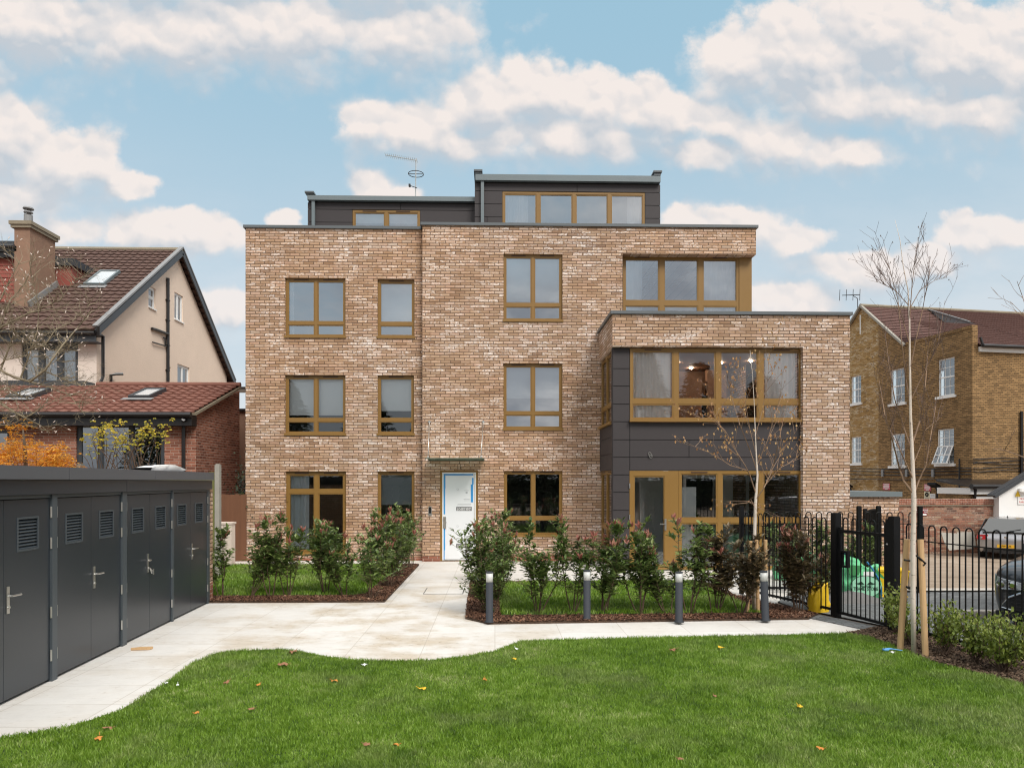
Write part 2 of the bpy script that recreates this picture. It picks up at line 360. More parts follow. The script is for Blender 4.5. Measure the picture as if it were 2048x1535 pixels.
def birch_mat():
    m, t, b = newmat('birch_bark'); o = t.new('ShaderNodeTexCoord').outputs['Object']
    n = t.noise(t.vm('MULTIPLY', o, (6, 6, 26)), 1.6, 4, .7)
    c = t.mix(t.ss(n, .60, .72), (.68, .59, .51), (.12, .09, .07))
    c = t.mix(t.ss(t.noise(o, 3.), .45, .75, 0, .5), c, (.50, .40, .27))
    t.put(b.inputs['Base Color'], c); b.inputs['Roughness'].default_value = .8; return m
mt['birch'] = birch_mat()
mt['darktwig'] = M('dark_birch_twig', (.115, .075, .06), .85, 0., .3, 12.)
mt['bud'] = M('pale_bud', (.62, .52, .46), .8)
G = [(0, (.036, .06, .016)), (.3, (.095, .15, .038)), (.65, (.185, .26, .072)), (1, (.40, .44, .18))]
mt['photinia'] = leaf_mat('photinia_leaf', G, .35, .2)
mt['photiniadark'] = leaf_mat('bronzed_leaf', [(0, (.045, .035, .02)), (.4, (.11, .088, .042)), (.75, (.18, .13, .068)), (1, (.28, .20, .11))], .4, .2)
mt['redleaf'] = leaf_mat('red_new_leaf', [(0, (.20, .06, .045)), (.5, (.40, .15, .115)), (1, (.55, .32, .22))], .4, .3)
mt['laurel'] = leaf_mat('griselinia_leaf', [(0, (.07, .105, .018)), (.4, (.165, .22, .036)), (.75, (.28, .33, .065)), (1, (.44, .46, .14))], .4, .3)
mt['curtain'] = leaf_mat('white_voile', [(0, (.90, .91, .93)), (1, (.96, .96, .97))], .9, .35)
mt['maple'] = leaf_mat('orange_maple_leaf', [(0, (.50, .15, .02)), (.3, (.78, .34, .035)), (.65, (.92, .54, .08)), (1, (.95, .68, .20))], .6, .45, 1.1)
mt['yellowleaf'] = leaf_mat('yellow_vine_leaf', [(0, (.16, .18, .03)), (.4, (.42, .36, .04)), (.8, (.68, .50, .04)), (1, (.75, .60, .10))], .6, .4)
mt['birchleaf'] = leaf_mat('gold_birch_leaf', [(0, (.24, .10, .045)), (.5, (.46, .25, .10)), (1, (.62, .43, .19))], .6, .3)
mt['ivy'] = leaf_mat('dark_ivy_leaf', [(0, (.006, .008, .004)), (.6, (.018, .028, .010)), (1, (.05, .07, .02))], .4, .1)
mt['conifer'] = leaf_mat('conifer_spray', [(0, (.02, .032, .014)), (.6, (.06, .085, .038)), (1, (.12, .15, .07))], .8, .1)
# ------------------------------------------------------------------ ground and surfaces
def sm(a, b, v): v = min(max((v - a) / (b - a), 0), 1); return v * v * (3 - 2 * v)
def gz(x, y): return -.62 * sm(12.5, 24, y) * sm(5.2, 9.0, x)
def sheet(name, pts, z, mat, thick=0.):
    b = MB()
    if thick: b.prism([(q[0], q[1], z - thick) for q in pts], (0, 0, thick))
    else: b.poly([(q[0], q[1], z) for q in pts])
    return struct(name, b, mat)
def ground_mat():
    m, t, b = newmat('earth_and_gravel'); o = t.new('ShaderNodeTexCoord').outputs['Object']
    n = t.noise(o, .8, 8, .7); n2 = t.noise(o, 60., 3, .7)
    c = t.ramp(t.m('MULTIPLY_ADD', n2, .45, t.m('MULTIPLY', n, .6)), [(.25, (.12, .085, .06)), (.5, (.27, .20, .15)), (.8, (.42, .34, .27))])
    t.put(b.inputs['Base Color'], c); b.inputs['Roughness'].default_value = .95; return m
mt['ground'] = ground_mat()
g = MB(); xs = [-600, -60, -30, -15] + [q * .75 for q in range(0, 34)] + [30, 60, 600]; ys = [-600, -60, -20, 0, 6] + [10 + q * .75 for q in range(0, 24)] + [32, 45, 90, 900]
ids = [[g.p((x, y, gz(x, y) - .03)) for x in xs] for y in ys]
for j in range(len(ys) - 1):
    for i in range(len(xs) - 1): g.f.append([ids[j][i], ids[j][i+1], ids[j+1][i+1], ids[j+1][i]])
struct('ground', g, mt['ground'], True)

def paving_mat():
    m, t, b = newmat('pale_porcelain_paving'); o = t.new('ShaderNodeTexCoord').outputs['Object']; x, y, z = t.sep(o)
    row = t.m('FLOOR', t.m('DIVIDE', y, .62)); ux = t.m('DIVIDE', x, .92)
    fu = t.m('FRACT', ux); fv = t.m('FRACT', t.m('DIVIDE', y, .62))
    e = t.m('MINIMUM', t.m('MULTIPLY', t.m('MINIMUM', fu, t.m('SUBTRACT', 1., fu)), .92), t.m('MULTIPLY', t.m('MINIMUM', fv, t.m('SUBTRACT', 1., fv)), .62))
    j = t.ss(e, .003, .007, .50, 0.)
    wn = t.new('ShaderNodeTexWhiteNoise', noise_dimensions='2D'); t.put(wn.inputs['Vector'], t.xyz(t.m('FLOOR', ux), row))
    c = t.mix(wn.outputs[0], (.625, .60, .565), (.675, .65, .615))
    k = t.m('MULTIPLY_ADD', t.noise(o, 5., 5, .65), .22, .89); c = t.mix(1., c, t.xyz(k, k, k), 'MULTIPLY')
    # trodden mud, thickest where the paths meet
    d = t.vm('LENGTH', t.vm('MULTIPLY', t.vm('SUBTRACT', o, (-1.7, 10.6, 0)), (.42, .26, 0)))
    mud = t.m('MULTIPLY', t.ss(t.noise(t.vm('MULTIPLY', o, (1, 1.3, 1)), 1.1, 6, .65), .40, .66), t.ss(d, .35, 1.6, 1., .25))
    streak = t.m('MAXIMUM', t.ss(t.noise(t.vm('MULTIPLY', o, (2.2, 9, 1)), 2.4, 8, .74), .55, .64), t.ss(t.noise(t.vm('ADD', o, (7, 3, 0)), 9., 6, .72), .60, .68))
    c = t.mix(t.m('MULTIPLY', mud, .80), c, (.47, .385, .28))
    c = t.mix(t.m('MULTIPLY', streak, t.m('MULTIPLY_ADD', mud, .95, .14)), c, (.25, .185, .12))
    c = t.mix(j, c, (.33, .28, .22))
    t.put(b.inputs['Base Color'], c); b.inputs['Roughness'].default_value = .7
    bn = t.new('ShaderNodeBump'); bn.inputs['Strength'].default_value = .3; bn.inputs['Distance'].default_value = .004
    t.put(bn.inputs['Height'], t.m('SUBTRACT', t.noise(o, 40.), j)); t.put(b.inputs['Normal'], bn.outputs[0]); return m
mt['paving'] = paving_mat()
sheet('paved_path', [(-7.5, 2.5), (4.6, 8.6), (5.60, 10.15), (5.20, 11.05), (4.8, 12), (8.5, 17.5), (8.4, 19.5), (-8.2, 19.5), (-8.2, 2.5)], 0., mt['paving'], .06)

def soil_mat(name, a, b_, c_):
    m, t, b = newmat(name); o = t.new('ShaderNodeTexCoord').outputs['Object']
    c = t.ramp(t.noise(o, 26., 8, .72), [(.3, a), (.52, b_), (.75, c_)])
    t.put(b.inputs['Base Color'], c); b.inputs['Roughness'].default_value = .95
    bn = t.new('ShaderNodeBump'); bn.inputs['Strength'].default_value = 1.; bn.inputs['Distance'].default_value = .03
    t.put(bn.inputs['Height'], t.noise(o, 26., 8, .72)); t.put(b.inputs['Normal'], bn.outputs[0]); return m
mt['soil'] = soil_mat('dark_soil', (.025, .015, .009), (.075, .042, .024), (.15, .095, .06))
mt['turfbase'] = soil_mat('turf_base', (.016, .030, .005), (.035, .075, .010), (.055, .11, .016))
EDGE = [(-60,1480),(0,1475),(130,1455),(240,1420),(330,1365),(385,1325),(430,1306),(490,1300),(560,1297),(605,1302),(650,1311),(700,1319),(760,1321),(850,1320),(930,1312),(990,1301),(1020,1290),(1045,1281),(1100,1279),(1300,1274),(1500,1270),(1690,1266),(1735,1272),(1800,1296),(1870,1325),(1960,1347),(2048,1368),(2140,1392)]
LAWN = [tuple(gnd(u, v, .02)[:2]) for u, v in EDGE] + [(4.9, 3.2), (-3.4, 3.2)]
sheet('lawn_turf', LAWN, .02, mt['turfbase'], .04)
LBED = [(-7.6, 12.43), (-1.95, 12.43), (-1.93, 17.9), (-7.6, 17.9)]
LIN = [(-7.5, 13.0), (-2.6, 13.0), (-2.42, 13.25), (-2.38, 17.7), (-7.5, 17.7)]
RBED = [(-.46, 10.9), (-.10, 10.48), (4.85, 10.72), (5.16, 11.05), (4.45, 12.9), (4.4, 14.75), (-.52, 14.75)]
RIN = [(.10, 11.0), (4.3, 11.1), (4.2, 14.6), (.05, 14.6)]
sheet('planting_bed', LBED, .03, mt['soil'], .03); sheet('planting_bed_soil', RBED, .03, mt['soil'], .03)
sheet('inner_lawn', LIN, .04, mt['turfbase'], .01); sheet('garden_lawn', RIN, .04, mt['turfbase'], .01)
SBED = [tuple(gnd(u, v, .015)[:2]) for u, v in [(1690,1264),(1735,1270),(1800,1294),(1870,1323),(1960,1345),(2048,1366),(2140,1390)]] + [(7.2, 5.6), (7.1, 7.0), (5.78, 9.98), (5.60, 10.1)]
sheet('shrub_bed', SBED, .012, mt['soil'], .03)

def block_mat():
    m, t, b = newmat('grey_block_paving'); o = t.new('ShaderNodeTexCoord').outputs['Object']
    br = t.new('ShaderNodeTexBrick'); t.put(br.inputs['Vector'], o); br.inputs['Scale'].default_value = 1.
    br.inputs['Brick Width'].default_value = .2; br.inputs['Row Height'].default_value = .1; br.inputs['Mortar Size'].default_value = .008
    br.inputs['Color1'].default_value = (.10, .105, .107, 1); br.inputs['Color2'].default_value = (.17, .175, .175, 1); br.inputs['Mortar'].default_value = (.06, .058, .054, 1)
    n = t.m('MULTIPLY_ADD', t.noise(o, 2.2, 7, .7), .7, .68)
    t.put(b.inputs['Base Color'], t.mix(1., br.outputs[0], t.xyz(n, n, n), 'MULTIPLY')); b.inputs['Roughness'].default_value = .85; return m
mt['block'] = block_mat()
def slope_sheet(name, x0, x1, y0, y1, dz, mat, edge=None):
    b = MB(); nx, ny = 28, 22
    def pt(i, j):
        y = y0 + (y1 - y0) * j / ny; xa = x0(y) if callable(x0) else x0; xb = x1(y) if callable(x1) else x1
        x = xa + (xb - xa) * i / nx; return (x, y, gz(x, y) + dz)
    ids = [[b.p(pt(i, j)) for i in range(nx + 1)] for j in range(ny + 1)]
    for j in range(ny):
        for i in range(nx): b.f.append([ids[j][i], ids[j][i+1], ids[j+1][i+1], ids[j+1][i]])
    return struct(name, b, mat, True)
fx = lambda y: 5.42 + (11.0 - y) * .4556 + .02       # line of the gate and railings
far = lambda x: 0
slope_sheet('access_road', lambda y: max(fx(y), 5.05), 22., 4.5, 13.4, .0, mt['block'])
def yard_mat():
    m, t, b = newmat('worn_gravel_yard'); o = t.new('ShaderNodeTexCoord').outputs['Object']
    n = t.noise(t.vm('MULTIPLY', o, (.8, 1.1, 1)), .9, 8, .70); n2 = t.noise(o, 30., 5, .8)
    c = t.ramp(t.m('ADD', t.m('MULTIPLY', n, .50), t.m('MULTIPLY', n2, .52)), [(.34, (.10, .075, .052)), (.46, (.25, .185, .13)), (.58, (.36, .285, .215)), (.72, (.52, .45, .37))])
    t.put(b.inputs['Base Color'], c); b.inputs['Roughness'].default_value = .95; return m
mt['yard'] = yard_mat()
slope_sheet('gravel_yard', 7.4, 34., 13.75, 27., .0, mt['yard'])
mt['kerb'] = M('pale_kerb_concrete', (.45, .41, .36), .9, 0., .2, 5.)
slope_sheet('kerb_strip', 7.2, 30., 13.4, 13.75, .03, mt['kerb'])
thr = MB(); thr.prism([(5.20, 11.05, .006), (5.63, 10.12, .006), (5.30, 9.98, .006), (4.86, 10.93, .006)], (0, 0, .006)); struct('paved_threshold', thr, mt['block'])
b = MB()                                              # drain cover set in the path
q = [gnd(888, 1187), gnd(938, 1187), gnd(943, 1175), gnd(897, 1175)]
o = part('recessed_cover', MB(), mt['paving']); bpy.data.objects.remove(o)
dc = empty('drain_cover', (q[0].x, q[0].y, 0), 'flat paved inspection cover set in the pale path before the front door', 'drain cover')
x0, x1, y0, y1 = -1.35, -.62, q[0].y, q[2].y
b.box(x0, x1, y0, y1, -.02, .006); part('tray', b, mt['paving'], dc)
b = MB(); b.box(x0 - .015, x0 - .001, y0 - .014, y1 + .014, -.02, .005); b.box(x1 + .001, x1 + .015, y0 - .014, y1 + .014, -.02, .005); b.box(x0, x1, y0 - .015, y0 - .001, -.02, .005); b.box(x0, x1, y1 + .001, y1 + .015, -.02, .005)
part('edge_frame', b, mt['joint'], dc)

# ------------------------------------------------------------------ windows
ROT = {'front': 0., 'left': R(-90), 'right': R(90)}
def frameT(pos, facing='front'): return Matrix.Translation(pos) @ Matrix.Rotation(ROT[facing], 4, 'Z')
def wavy(b, x0, x1, z0, z1, y, amp=.05, per=.13, seed=1, gather=1.):
    rn = random.Random(seed); n = max(8, int((x1 - x0) / per * 8)); pts = []; ph = rn.random() * 6
    for i in range(n + 1):
        s = i / n; a = s * (x1 - x0) / per * 2 * math.pi + ph + .7 * math.sin(s * 9 + ph)
        pts.append((x0 + (x1 - x0) * s, y + amp * math.sin(a) * (.6 + .4 * math.sin(s * 5 + ph))))
    for i in range(n):
        (xa, ya), (xb, yb) = pts[i], pts[i+1]
        b.poly([(xa, ya, z0), (xb, yb, z0), (xb, yb, z1), (xa, ya, z1)])
def window(parent, Tm, wd, ht, cols=(1,), transom=.0, fr=.055, d=.07, mat='bronze', glass='glass', sill=.03, vents=(0,), rows=None,
           blind=None, blindmat='blind', curtains=(), curtmat='curtain', room='room', roomd=3.2, name='window', lamps=(), extra=None, sash=True, mull=None, label=None):
    """a framed window; x along the wall, y into it, z up; transom = height of the lower lights (fraction from the bottom)"""
    b = MB(Tm); mw = mull or fr * 1.35; tot = sum(cols); inner = wd - 2 * fr - mw * (len(cols) - 1)
    b.box(0, fr, d, d + .07, 0, ht); b.box(wd - fr, wd, d, d + .07, 0, ht)
    b.box(fr, wd - fr, d, d + .07, ht - fr * 1.25, ht); b.box(fr, wd - fr, d, d + .07, 0, fr)
    if sill: b.box(-.02, wd + .02, d - .10, d - .003, -.03, sill)
    x = fr; cells = []
    for i, cw in enumerate(cols):
        wi = inner * cw / tot
        cells.append((x, x + wi)); x += wi
        if i < len(cols) - 1: b.box(x, x + mw, d, d + .07, fr, ht - fr * 1.25); x += mw
    lights = []
    for (xa, xb) in cells:
        zs = [fr] + ([ht * transom] if transom else []) + (list(rows) if rows else []) + [ht - fr * 1.25]
        for k in range(len(zs) - 1):
            za, zb = zs[k] + (.5 * mw if k else 0), zs[k+1] - (.5 * mw if k < len(zs) - 2 else 0)
            if k: b.box(xa, xb, d + .002, d + .068, zs[k] - .5 * mw, zs[k] + .5 * mw)
            lights.append((xa, xb, za, zb))
    if sash:
        s = .028
        for (xa, xb, za, zb) in lights:
            b.box(xa, xa + s, d + .012, d + .06, za, zb); b.box(xb - s, xb, d + .012, d + .06, za, zb)
            b.box(xa + s, xb - s, d + .012, d + .06, za, za + s); b.box(xa + s, xb - s, d + .012, d + .06, zb - s, zb)
    wn = part(name, b, mt[mat], parent, label=label)
    g = MB(Tm)
    for (xa, xb, za, zb) in lights: g.poly([(xa, d + .035, za), (xb, d + .035, za), (xb, d + .035, zb), (xa, d + .035, zb)])
    part('pane', g, mt[glass], wn)
    for i in vents:
        if i < len(cells):
            xa, xb = cells[i]; c = (xa + xb) / 2; l = min(.40, (xb - xa) * .55)
            v = MB(Tm); v.box(c - l / 2, c + l / 2, d - .012, d - .001, ht - fr * .85, ht - fr * .40); part('trickle_vent', v, mt['vent'], wn)
    if blind:
        v = MB(Tm)
        for (xa, xb) in ([cells[0]] if len(cells) == 1 else cells): v.box(xa + .01, xb - .01, d + .13, d + .134, fr + (ht - 2 * fr) * (1 - blind), ht - fr)
        part('roller_blind', v, mt[blindmat], wn)
    for (a, c_, z0) in curtains:
        v = MB(Tm); wavy(v, a * wd, c_ * wd, z0, ht - .02, d + .115, .035, .15, int(a * 100 + wd * 10)); part('curtain', v, mt[curtmat], wn)
    if room:
        v = MB(Tm); x0, x1, y0, y1, z0, z1 = -.25, wd + .25, d + .085, d + roomd, -.12 if ht > 1.2 else -.6, ht + .012
        if roomd < .5: x0, x1, z0, z1 = 0.01, wd - .01, .01, ht - .01
        v.poly([(x0,y1,z0),(x1,y1,z0),(x1,y1,z1),(x0,y1,z1)]); v.poly([(x0,y0,z0),(x0,y1,z0),(x0,y1,z1),(x0,y0,z1)]); v.poly([(x1,y0,z0),(x1,y1,z0),(x1,y1,z1),(x1,y0,z1)])
        v.poly([(x0,y0,z0),(x1,y0,z0),(x1,y1,z0),(x0,y1,z0)]); v.poly([(x0,y0,z1),(x1,y0,z1),(x1,y1,z1),(x0,y1,z1)])
        part('room_interior', v, mt[room], wn)
        for (lx, ly) in lamps:
            v = MB(Tm); v.T = Tm @ Matrix.Translation((lx, ly, z1 - .03)); v.lathe([(.045, 0), (.045, .02)], 10); part('downlight', v, mt['lamp'], wn)
    if extra: extra(Tm, wn, d)
    return wn
def wall_cells(b, x0, x1, z0, z1, openings, y0, reveal=.16, clip=None):
    """wall face at y0 with rectangular openings and their reveals (canonical frame of b.T)"""
    xs = sorted({x0, x1, *[q for o in openings for q in o[:2] if x0 < q < x1]}); zs = sorted({z0, z1, *[q for o in openings for q in o[2:] if z0 < q < z1]})
    for i in range(len(xs) - 1):
        for j in range(len(zs) - 1):
            cx, cz = (xs[i] + xs[i+1]) / 2, (zs[j] + zs[j+1]) / 2
            if any(o[0] < cx < o[1] and o[2] < cz < o[3] for o in openings): continue
            pg = [(xs[i], zs[j]), (xs[i+1], zs[j]), (xs[i+1], zs[j+1]), (xs[i], zs[j+1])]
            if clip:
                for k in range(len(clip)):
                    (ax, az_), (bx, bz) = clip[k], clip[(k+1) % len(clip)]; out = []
                    sd_ = lambda q: (bx - ax) * (q[1] - az_) - (bz - az_) * (q[0] - ax)
                    for m_ in range(len(pg)):
                        p_, q_ = pg[m_], pg[(m_+1) % len(pg)]; sp, sq = sd_(p_), sd_(q_)
                        if sp >= -1e-9: out.append(p_)
                        if (sp > 1e-9 and sq < -1e-9) or (sp < -1e-9 and sq > 1e-9):
                            r_ = sp / (sp - sq); out.append((p_[0] + (q_[0] - p_[0]) * r_, p_[1] + (q_[1] - p_[1]) * r_))
                    pg = out
                    if len(pg) < 3: break
            if len(pg) >= 3: b.poly([(q[0], y0, q[1]) for q in pg])
    for (a, c_, z_, e) in openings:
        y1 = y0 + reveal
        b.poly([(a,y0,z_),(a,y1,z_),(a,y1,e),(a,y0,e)]); b.poly([(c_,y0,z_),(c_,y0,e),(c_,y1,e),(c_,y1,z_)])
        b.poly([(a,y0,e),(a,y1,e),(c_,y1,e),(c_,y0,e)]); b.poly([(a,y0,z_),(c_,y0,z_),(c_,y1,z_),(a,y1,z_)])

# ------------------------------------------------------------------ the apartment building
YF, YL, YB = 18.74, 18.97, 16.58
apt = empty('apartment_building', (0, YF, 0), 'new tan brick apartment block with bronze windows and charcoal clad bay', 'building')
def rect(u0, u1, v0, v1, Y): return (X(u0, Y), X(u1, Y), Z(v1, Y, u0), Z(v0, Y, u0))
def win(r, Y, **k): return window(apt, frameT((r[0], Y, r[2])), r[1] - r[0], r[3] - r[2], **k)
ZTL, ZTR = Z(458, YL, 700), Z(452, YF, 1000)
# left wing
WL = {'a': rect(570, 691, 555, 673, YL), 'b': rect(755, 829, 558, 674, YL), 'c': rect(570, 691, 750, 868, YL), 'd': rect(755, 828, 750, 868, YL), 'e': rect(571, 692, 942, 1107, YL), 'f': rect(755, 829, 942, 1072, YL)}
b = MB(); xl, xm = X(491, YL), X(845, YF)
wall_cells(b, xl, xm, 0, ZTL, list(WL.values()), YL, .12)
b.poly([(xl, YL, 0), (xl, YL, ZTL), (xl, YL + 10, ZTL), (xl, YL + 10, 0)]); b.poly([(xl, YL+10, 0), (xl, YL+10, ZTL), (7.0, YL+10, ZTL), (7.0, YL+10, 0)])
part('left_brick_wall', b, mt['brick'], apt)
win(WL['a'], YL, cols=(1, 1), transom=.24, vents=(0, 1), glass='glassup', curtains=((.05, .12, .0),))
win(WL['b'], YL, cols=(1,), transom=.24, glass='glassup', blind=.72)
win(WL['c'], YL, cols=(1, 1), transom=.245, vents=(0, 1), blind=.68, room='roomshade')
win(WL['d'], YL, cols=(1,), transom=.245, blind=.60, room='roomshade')
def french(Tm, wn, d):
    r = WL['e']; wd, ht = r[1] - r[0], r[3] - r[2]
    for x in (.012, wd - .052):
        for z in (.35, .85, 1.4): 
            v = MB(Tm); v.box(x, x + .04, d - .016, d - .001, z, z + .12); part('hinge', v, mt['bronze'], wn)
win(WL['e'], YL, cols=(1, 1), transom=.755, vents=(0, 1), curtains=((.06, .36, .1),), curtmat='curtaingrey', room='roomshade', fr=.075, extra=french, name='french_door')
win(WL['f'], YL, cols=(1,), blind=.52, blindmat='blinddark', room='roomshade')
# right wing
WR = {'a': rect(1007, 1125, 507, 641, YF), 'b': rect(1007, 1125, 726, 858, YF), 'c': rect(1008, 1125, 941, 1071, YF), 'door': rect(880, 956, 940, 1121.5, YF)}
xr, xw = X(1512, YF), X(1245, YF); zs = Z(507, YF, 1245)
b = MB(); wall_cells(b, xm, xw, 0, ZTR, list(WR.values()), YF, .12)
b.poly([(xm, YF, 0), (xm, YF, ZTR), (xm, YL - .002, ZTR), (xm, YL - .002, 0)])
b.box(xw, xr, YF, YF + 9, zs, ZTR)
b.poly([(xw, YF, 2.0), (xw, YF, zs), (xw, YF + .35, zs), (xw, YF + .35, 2.0)])
b.poly([(xr - .15, YF + .36, 0), (xr - .15, YF + 9, 0), (xr - .15, YF + 9, zs), (xr - .15, YF + .36, zs)])
part('right_brick_wall', b, mt['brick'], apt)
win(WR['a'], YF, cols=(1, 1), transom=.245, vents=(0, 1), glass='glassup', blind=.70)
win(WR['b'], YF, cols=(1, 1), transom=.245, vents=(0, 1), blind=.52, glass='glassup')
win(WR['c'], YF, cols=(1, 1), transom=.27, vents=(0, 1), room='roomshade')
ytop = YF + .27
r = rect(1246, 1478, 512, 652, ytop)
win(r, ytop - .07, cols=(1, 1, 1), transom=.33, vents=(0, 2), glass='glassup', mull=.13, curtains=((.02, .17, .05), (.70, .97, .05)), roomd=4.5)
b = MB(); x2 = X(1503, ytop); b.box(r[1] + .002, x2, ytop - .02, ytop + .9, r[2], zs - .003); part('corner_post', b, mt['bronze'], apt)
b = MB(); b.box(xw + .002, x2, ytop + .10, ytop + 4.2, r[2] - 1.0, r[2] - .01); part('corner_spandrel', b, mt['brick'], apt)
# copings
def coping(nm, x0, x1, y0, y1, z, t=.075, o=.05):
    b = MB(); b.box(x0 - o, x1 + o, y0 - o, y1, z + .002, z + t); part(nm, b, mt['coping'], apt)
coping('left_coping', xl, xm - .10, YL, YL + .45, ZTL)
coping('right_coping', xm, xr, YF, YF + .45, ZTR)
b = MB(); b.box(xl, xm, YL + .3, YL + 10, ZTL - .25, ZTL - .15); b.box(xm, xr, YF + .45, YF + 9, ZTR + .003, ZTR + .02); part('flat_roof', b, mt['coping'], apt)
# front bay
xb0, xb1 = 2.795, X(1700, YB); zb0, zb1 = Z(693, YB, 1400), Z(629, YB, 1400); xp = X(1606, YB); YC = YB + .14
BU = rect(1260, 1605, 697, 841, YC); BL = rect(1259, 1605, 941, 1148, YC); BL = (BL[0], BL[1], .02, BL[3]); BU = (BU[0], BU[1], BU[2], zb0 - .02)
b = MB(); b.box(xb0, xb1, YB, YF + 8, zb0, zb1); b.box(xp, xb1, YB, YF + 8, 0, zb0 - .001); part('bay_brick_wall', b, mt['brick'], apt)
b = MB(); b.box(xb0 - .05, xb1 + .05, YB - .05, YF - .003, zb1 + .002, zb1 + .075); part('bay_coping', b, mt['coping'], apt)
def panels(b, x0, x1, zlist, y, th=.02, gap=.015, xj={}):
    for i in range(len(zlist) - 1):
        xs = [x0] + xj.get(i, []) + [x1]
        for k in range(len(xs) - 1): b.box(xs[k] + gap / 2, xs[k+1] - gap / 2, y, y + th, zlist[i] + gap / 2, zlist[i+1] - gap / 2)
xc0 = xb0 + .03
zr = [Z(v, YC, 1300) for v in (1143, 1095, 1055, 1020, 984, 949, 914, 879, 843, 808, 772, 737, 697)]; zr[0] = .03
b = MB(); panels(b, xc0, BU[0] - .004, zr, YC)
zm = [BL[3] + .006, Z(914, YC, 1300), Z(879, YC, 1300), BU[2] - .035]
panels(b, BU[0] - .004, xp - .006, zm, YC, xj={0: [X(1480, YC)], 1: [X(1378, YC)], 2: []})
part('cladding_front', b, mt['clad'], apt)
b = MB(); b.box(xc0 + .005, BU[0] - .008, YC + .022, YC + .05, .02, zb0 - .004); b.box(BU[0] - .006, xp - .004, YC + .022, YC + .05, BL[3] + .004, BU[2] - .04); part('cladding_backing', b, mt['joint'], apt)
def bayroom(Tm, wn, d):
    v = MB(Tm); v.box(1.1, 2.6, d + 2.9, d + 3.1, .0, 1.5); v.box(2.75, 3.3, d + 2.9, d + 3.1, .0, 1.7); part('kitchen_units', v, mt['roombrown'], wn)
    v = MB(Tm); v.box(2.62, 2.74, d + 2.85, d + 3.1, 0., .95); part('black_oven', v, mt['joint'], wn)
win(BU, YC - .08, cols=(1.08, 1, 1, 1), transom=.265, vents=(0, 3), mull=.115, curtains=((.02, .24, .05), (.79, .97, .05)), room='roombrown', roomd=3.6, extra=bayroom,
    lamps=((.45, 1.7), (1.28, 3.0), (1.66, 2.1), (2.3, 3.0), (2.85, 2.1), (3.55, 1.8)))
def baylow(Tm, wn, d):
    v = MB(Tm); v.box(1.12, 1.70, d + .32, d + .36, .0, 1.98); dr = part('inner_door', v, mt['white'], wn)
    v = MB(Tm); v.box(2.0, 2.08, d + 2.6, d + 2.75, 0, 2.2); v.box(2.9, 2.98, d + 2.6, d + 2.75, 0, 2.2); v.box(2.0, 2.98, d + 2.6, d + 2.75, 2.2, 2.28); part('door_casing', v, mt['white'], wn)
    v = MB(Tm); v.box(2.09, 2.89, d + 2.8, d + 2.82, 0, 2.19); part('doorway_shade', v, mt['joint'], wn)  # black sheet in the casing paints the shade of the opening
    v = MB(Tm); v.box(.50, .56, d + 1.2, d + 1.9, 0, 2.1); v.box(.56, .62, d + 1.2, d + 1.25, 0, 2.1); part('white_architrave', v, mt['white'], wn)
    v = MB(Tm); v.box(1.56, 1.66, d + .28, d + .315, 1.02, 1.06); v.box(1.53, 1.55, d + .28, d + .315, 1.02, 1.04); part('black_lever', v, mt['black'], wn)
    v = MB(Tm); v.bar((.86, d - .03, .95), (.86, d - .03, 1.22), .045, .02); v.bar((.86, d - .06, 1.10), (.72, d - .06, 1.10), .02, .02); v.bar((.86, d - .06, 1.10), (.86, d - .005, 1.10), .02, .02); part('door_handle', v, mt['steel'], wn)
    for z in (.5, 1.2, 1.95):
        v = MB(Tm); v.box(-.012, .012, d - .03, d - .002, z, z + .12); part('hinge', v, mt['steel'], wn)
bw_ = BL[1] - BL[0]
Tl = frameT((BL[0], YC - .08, BL[2]))
dw = X(1338, YC) - BL[0]; pw = X(1357, YC) - BL[0]
window(apt, Tl, dw, BL[3] - BL[2], cols=(1,), fr=.10, vents=(), sill=0, room=None, extra=None, name='glazed_door')
b = MB(Tl); b.box(dw + .002, pw - .002, .075, .15, 0, BL[3] - BL[2]); part('bronze_panel', b, mt['bronze'], apt)
window(apt, frameT((BL[0] + pw, YC - .08, BL[2])), bw_ - pw, BL[3] - BL[2], cols=(1, 1.02, 1.02), transom=.495, vents=(0, 2), sill=0, room=None, mull=.11)
b = MB(Tl); h_ = BL[3] - BL[2]; b.poly([(0,3.5,0),(bw_,3.5,0),(bw_,3.5,h_),(0,3.5,h_)]); b.poly([(.01,.2,0),(.01,3.5,0),(.01,3.5,h_),(.01,.2,h_)]); b.poly([(bw_-.01,.2,0),(bw_-.01,3.5,0),(bw_-.01,3.5,h_),(bw_-.01,.2,h_)]); b.poly([(0,.2,.005),(bw_,.2,.005),(bw_,3.5,.005),(0,3.5,.005)]); b.poly([(0,.2,h_),(bw_,.2,h_),(bw_,3.5,h_),(0,3.5,h_)])
lo = part('lower_room', b, mt['white'], apt); baylow(Tl, lo, .08)
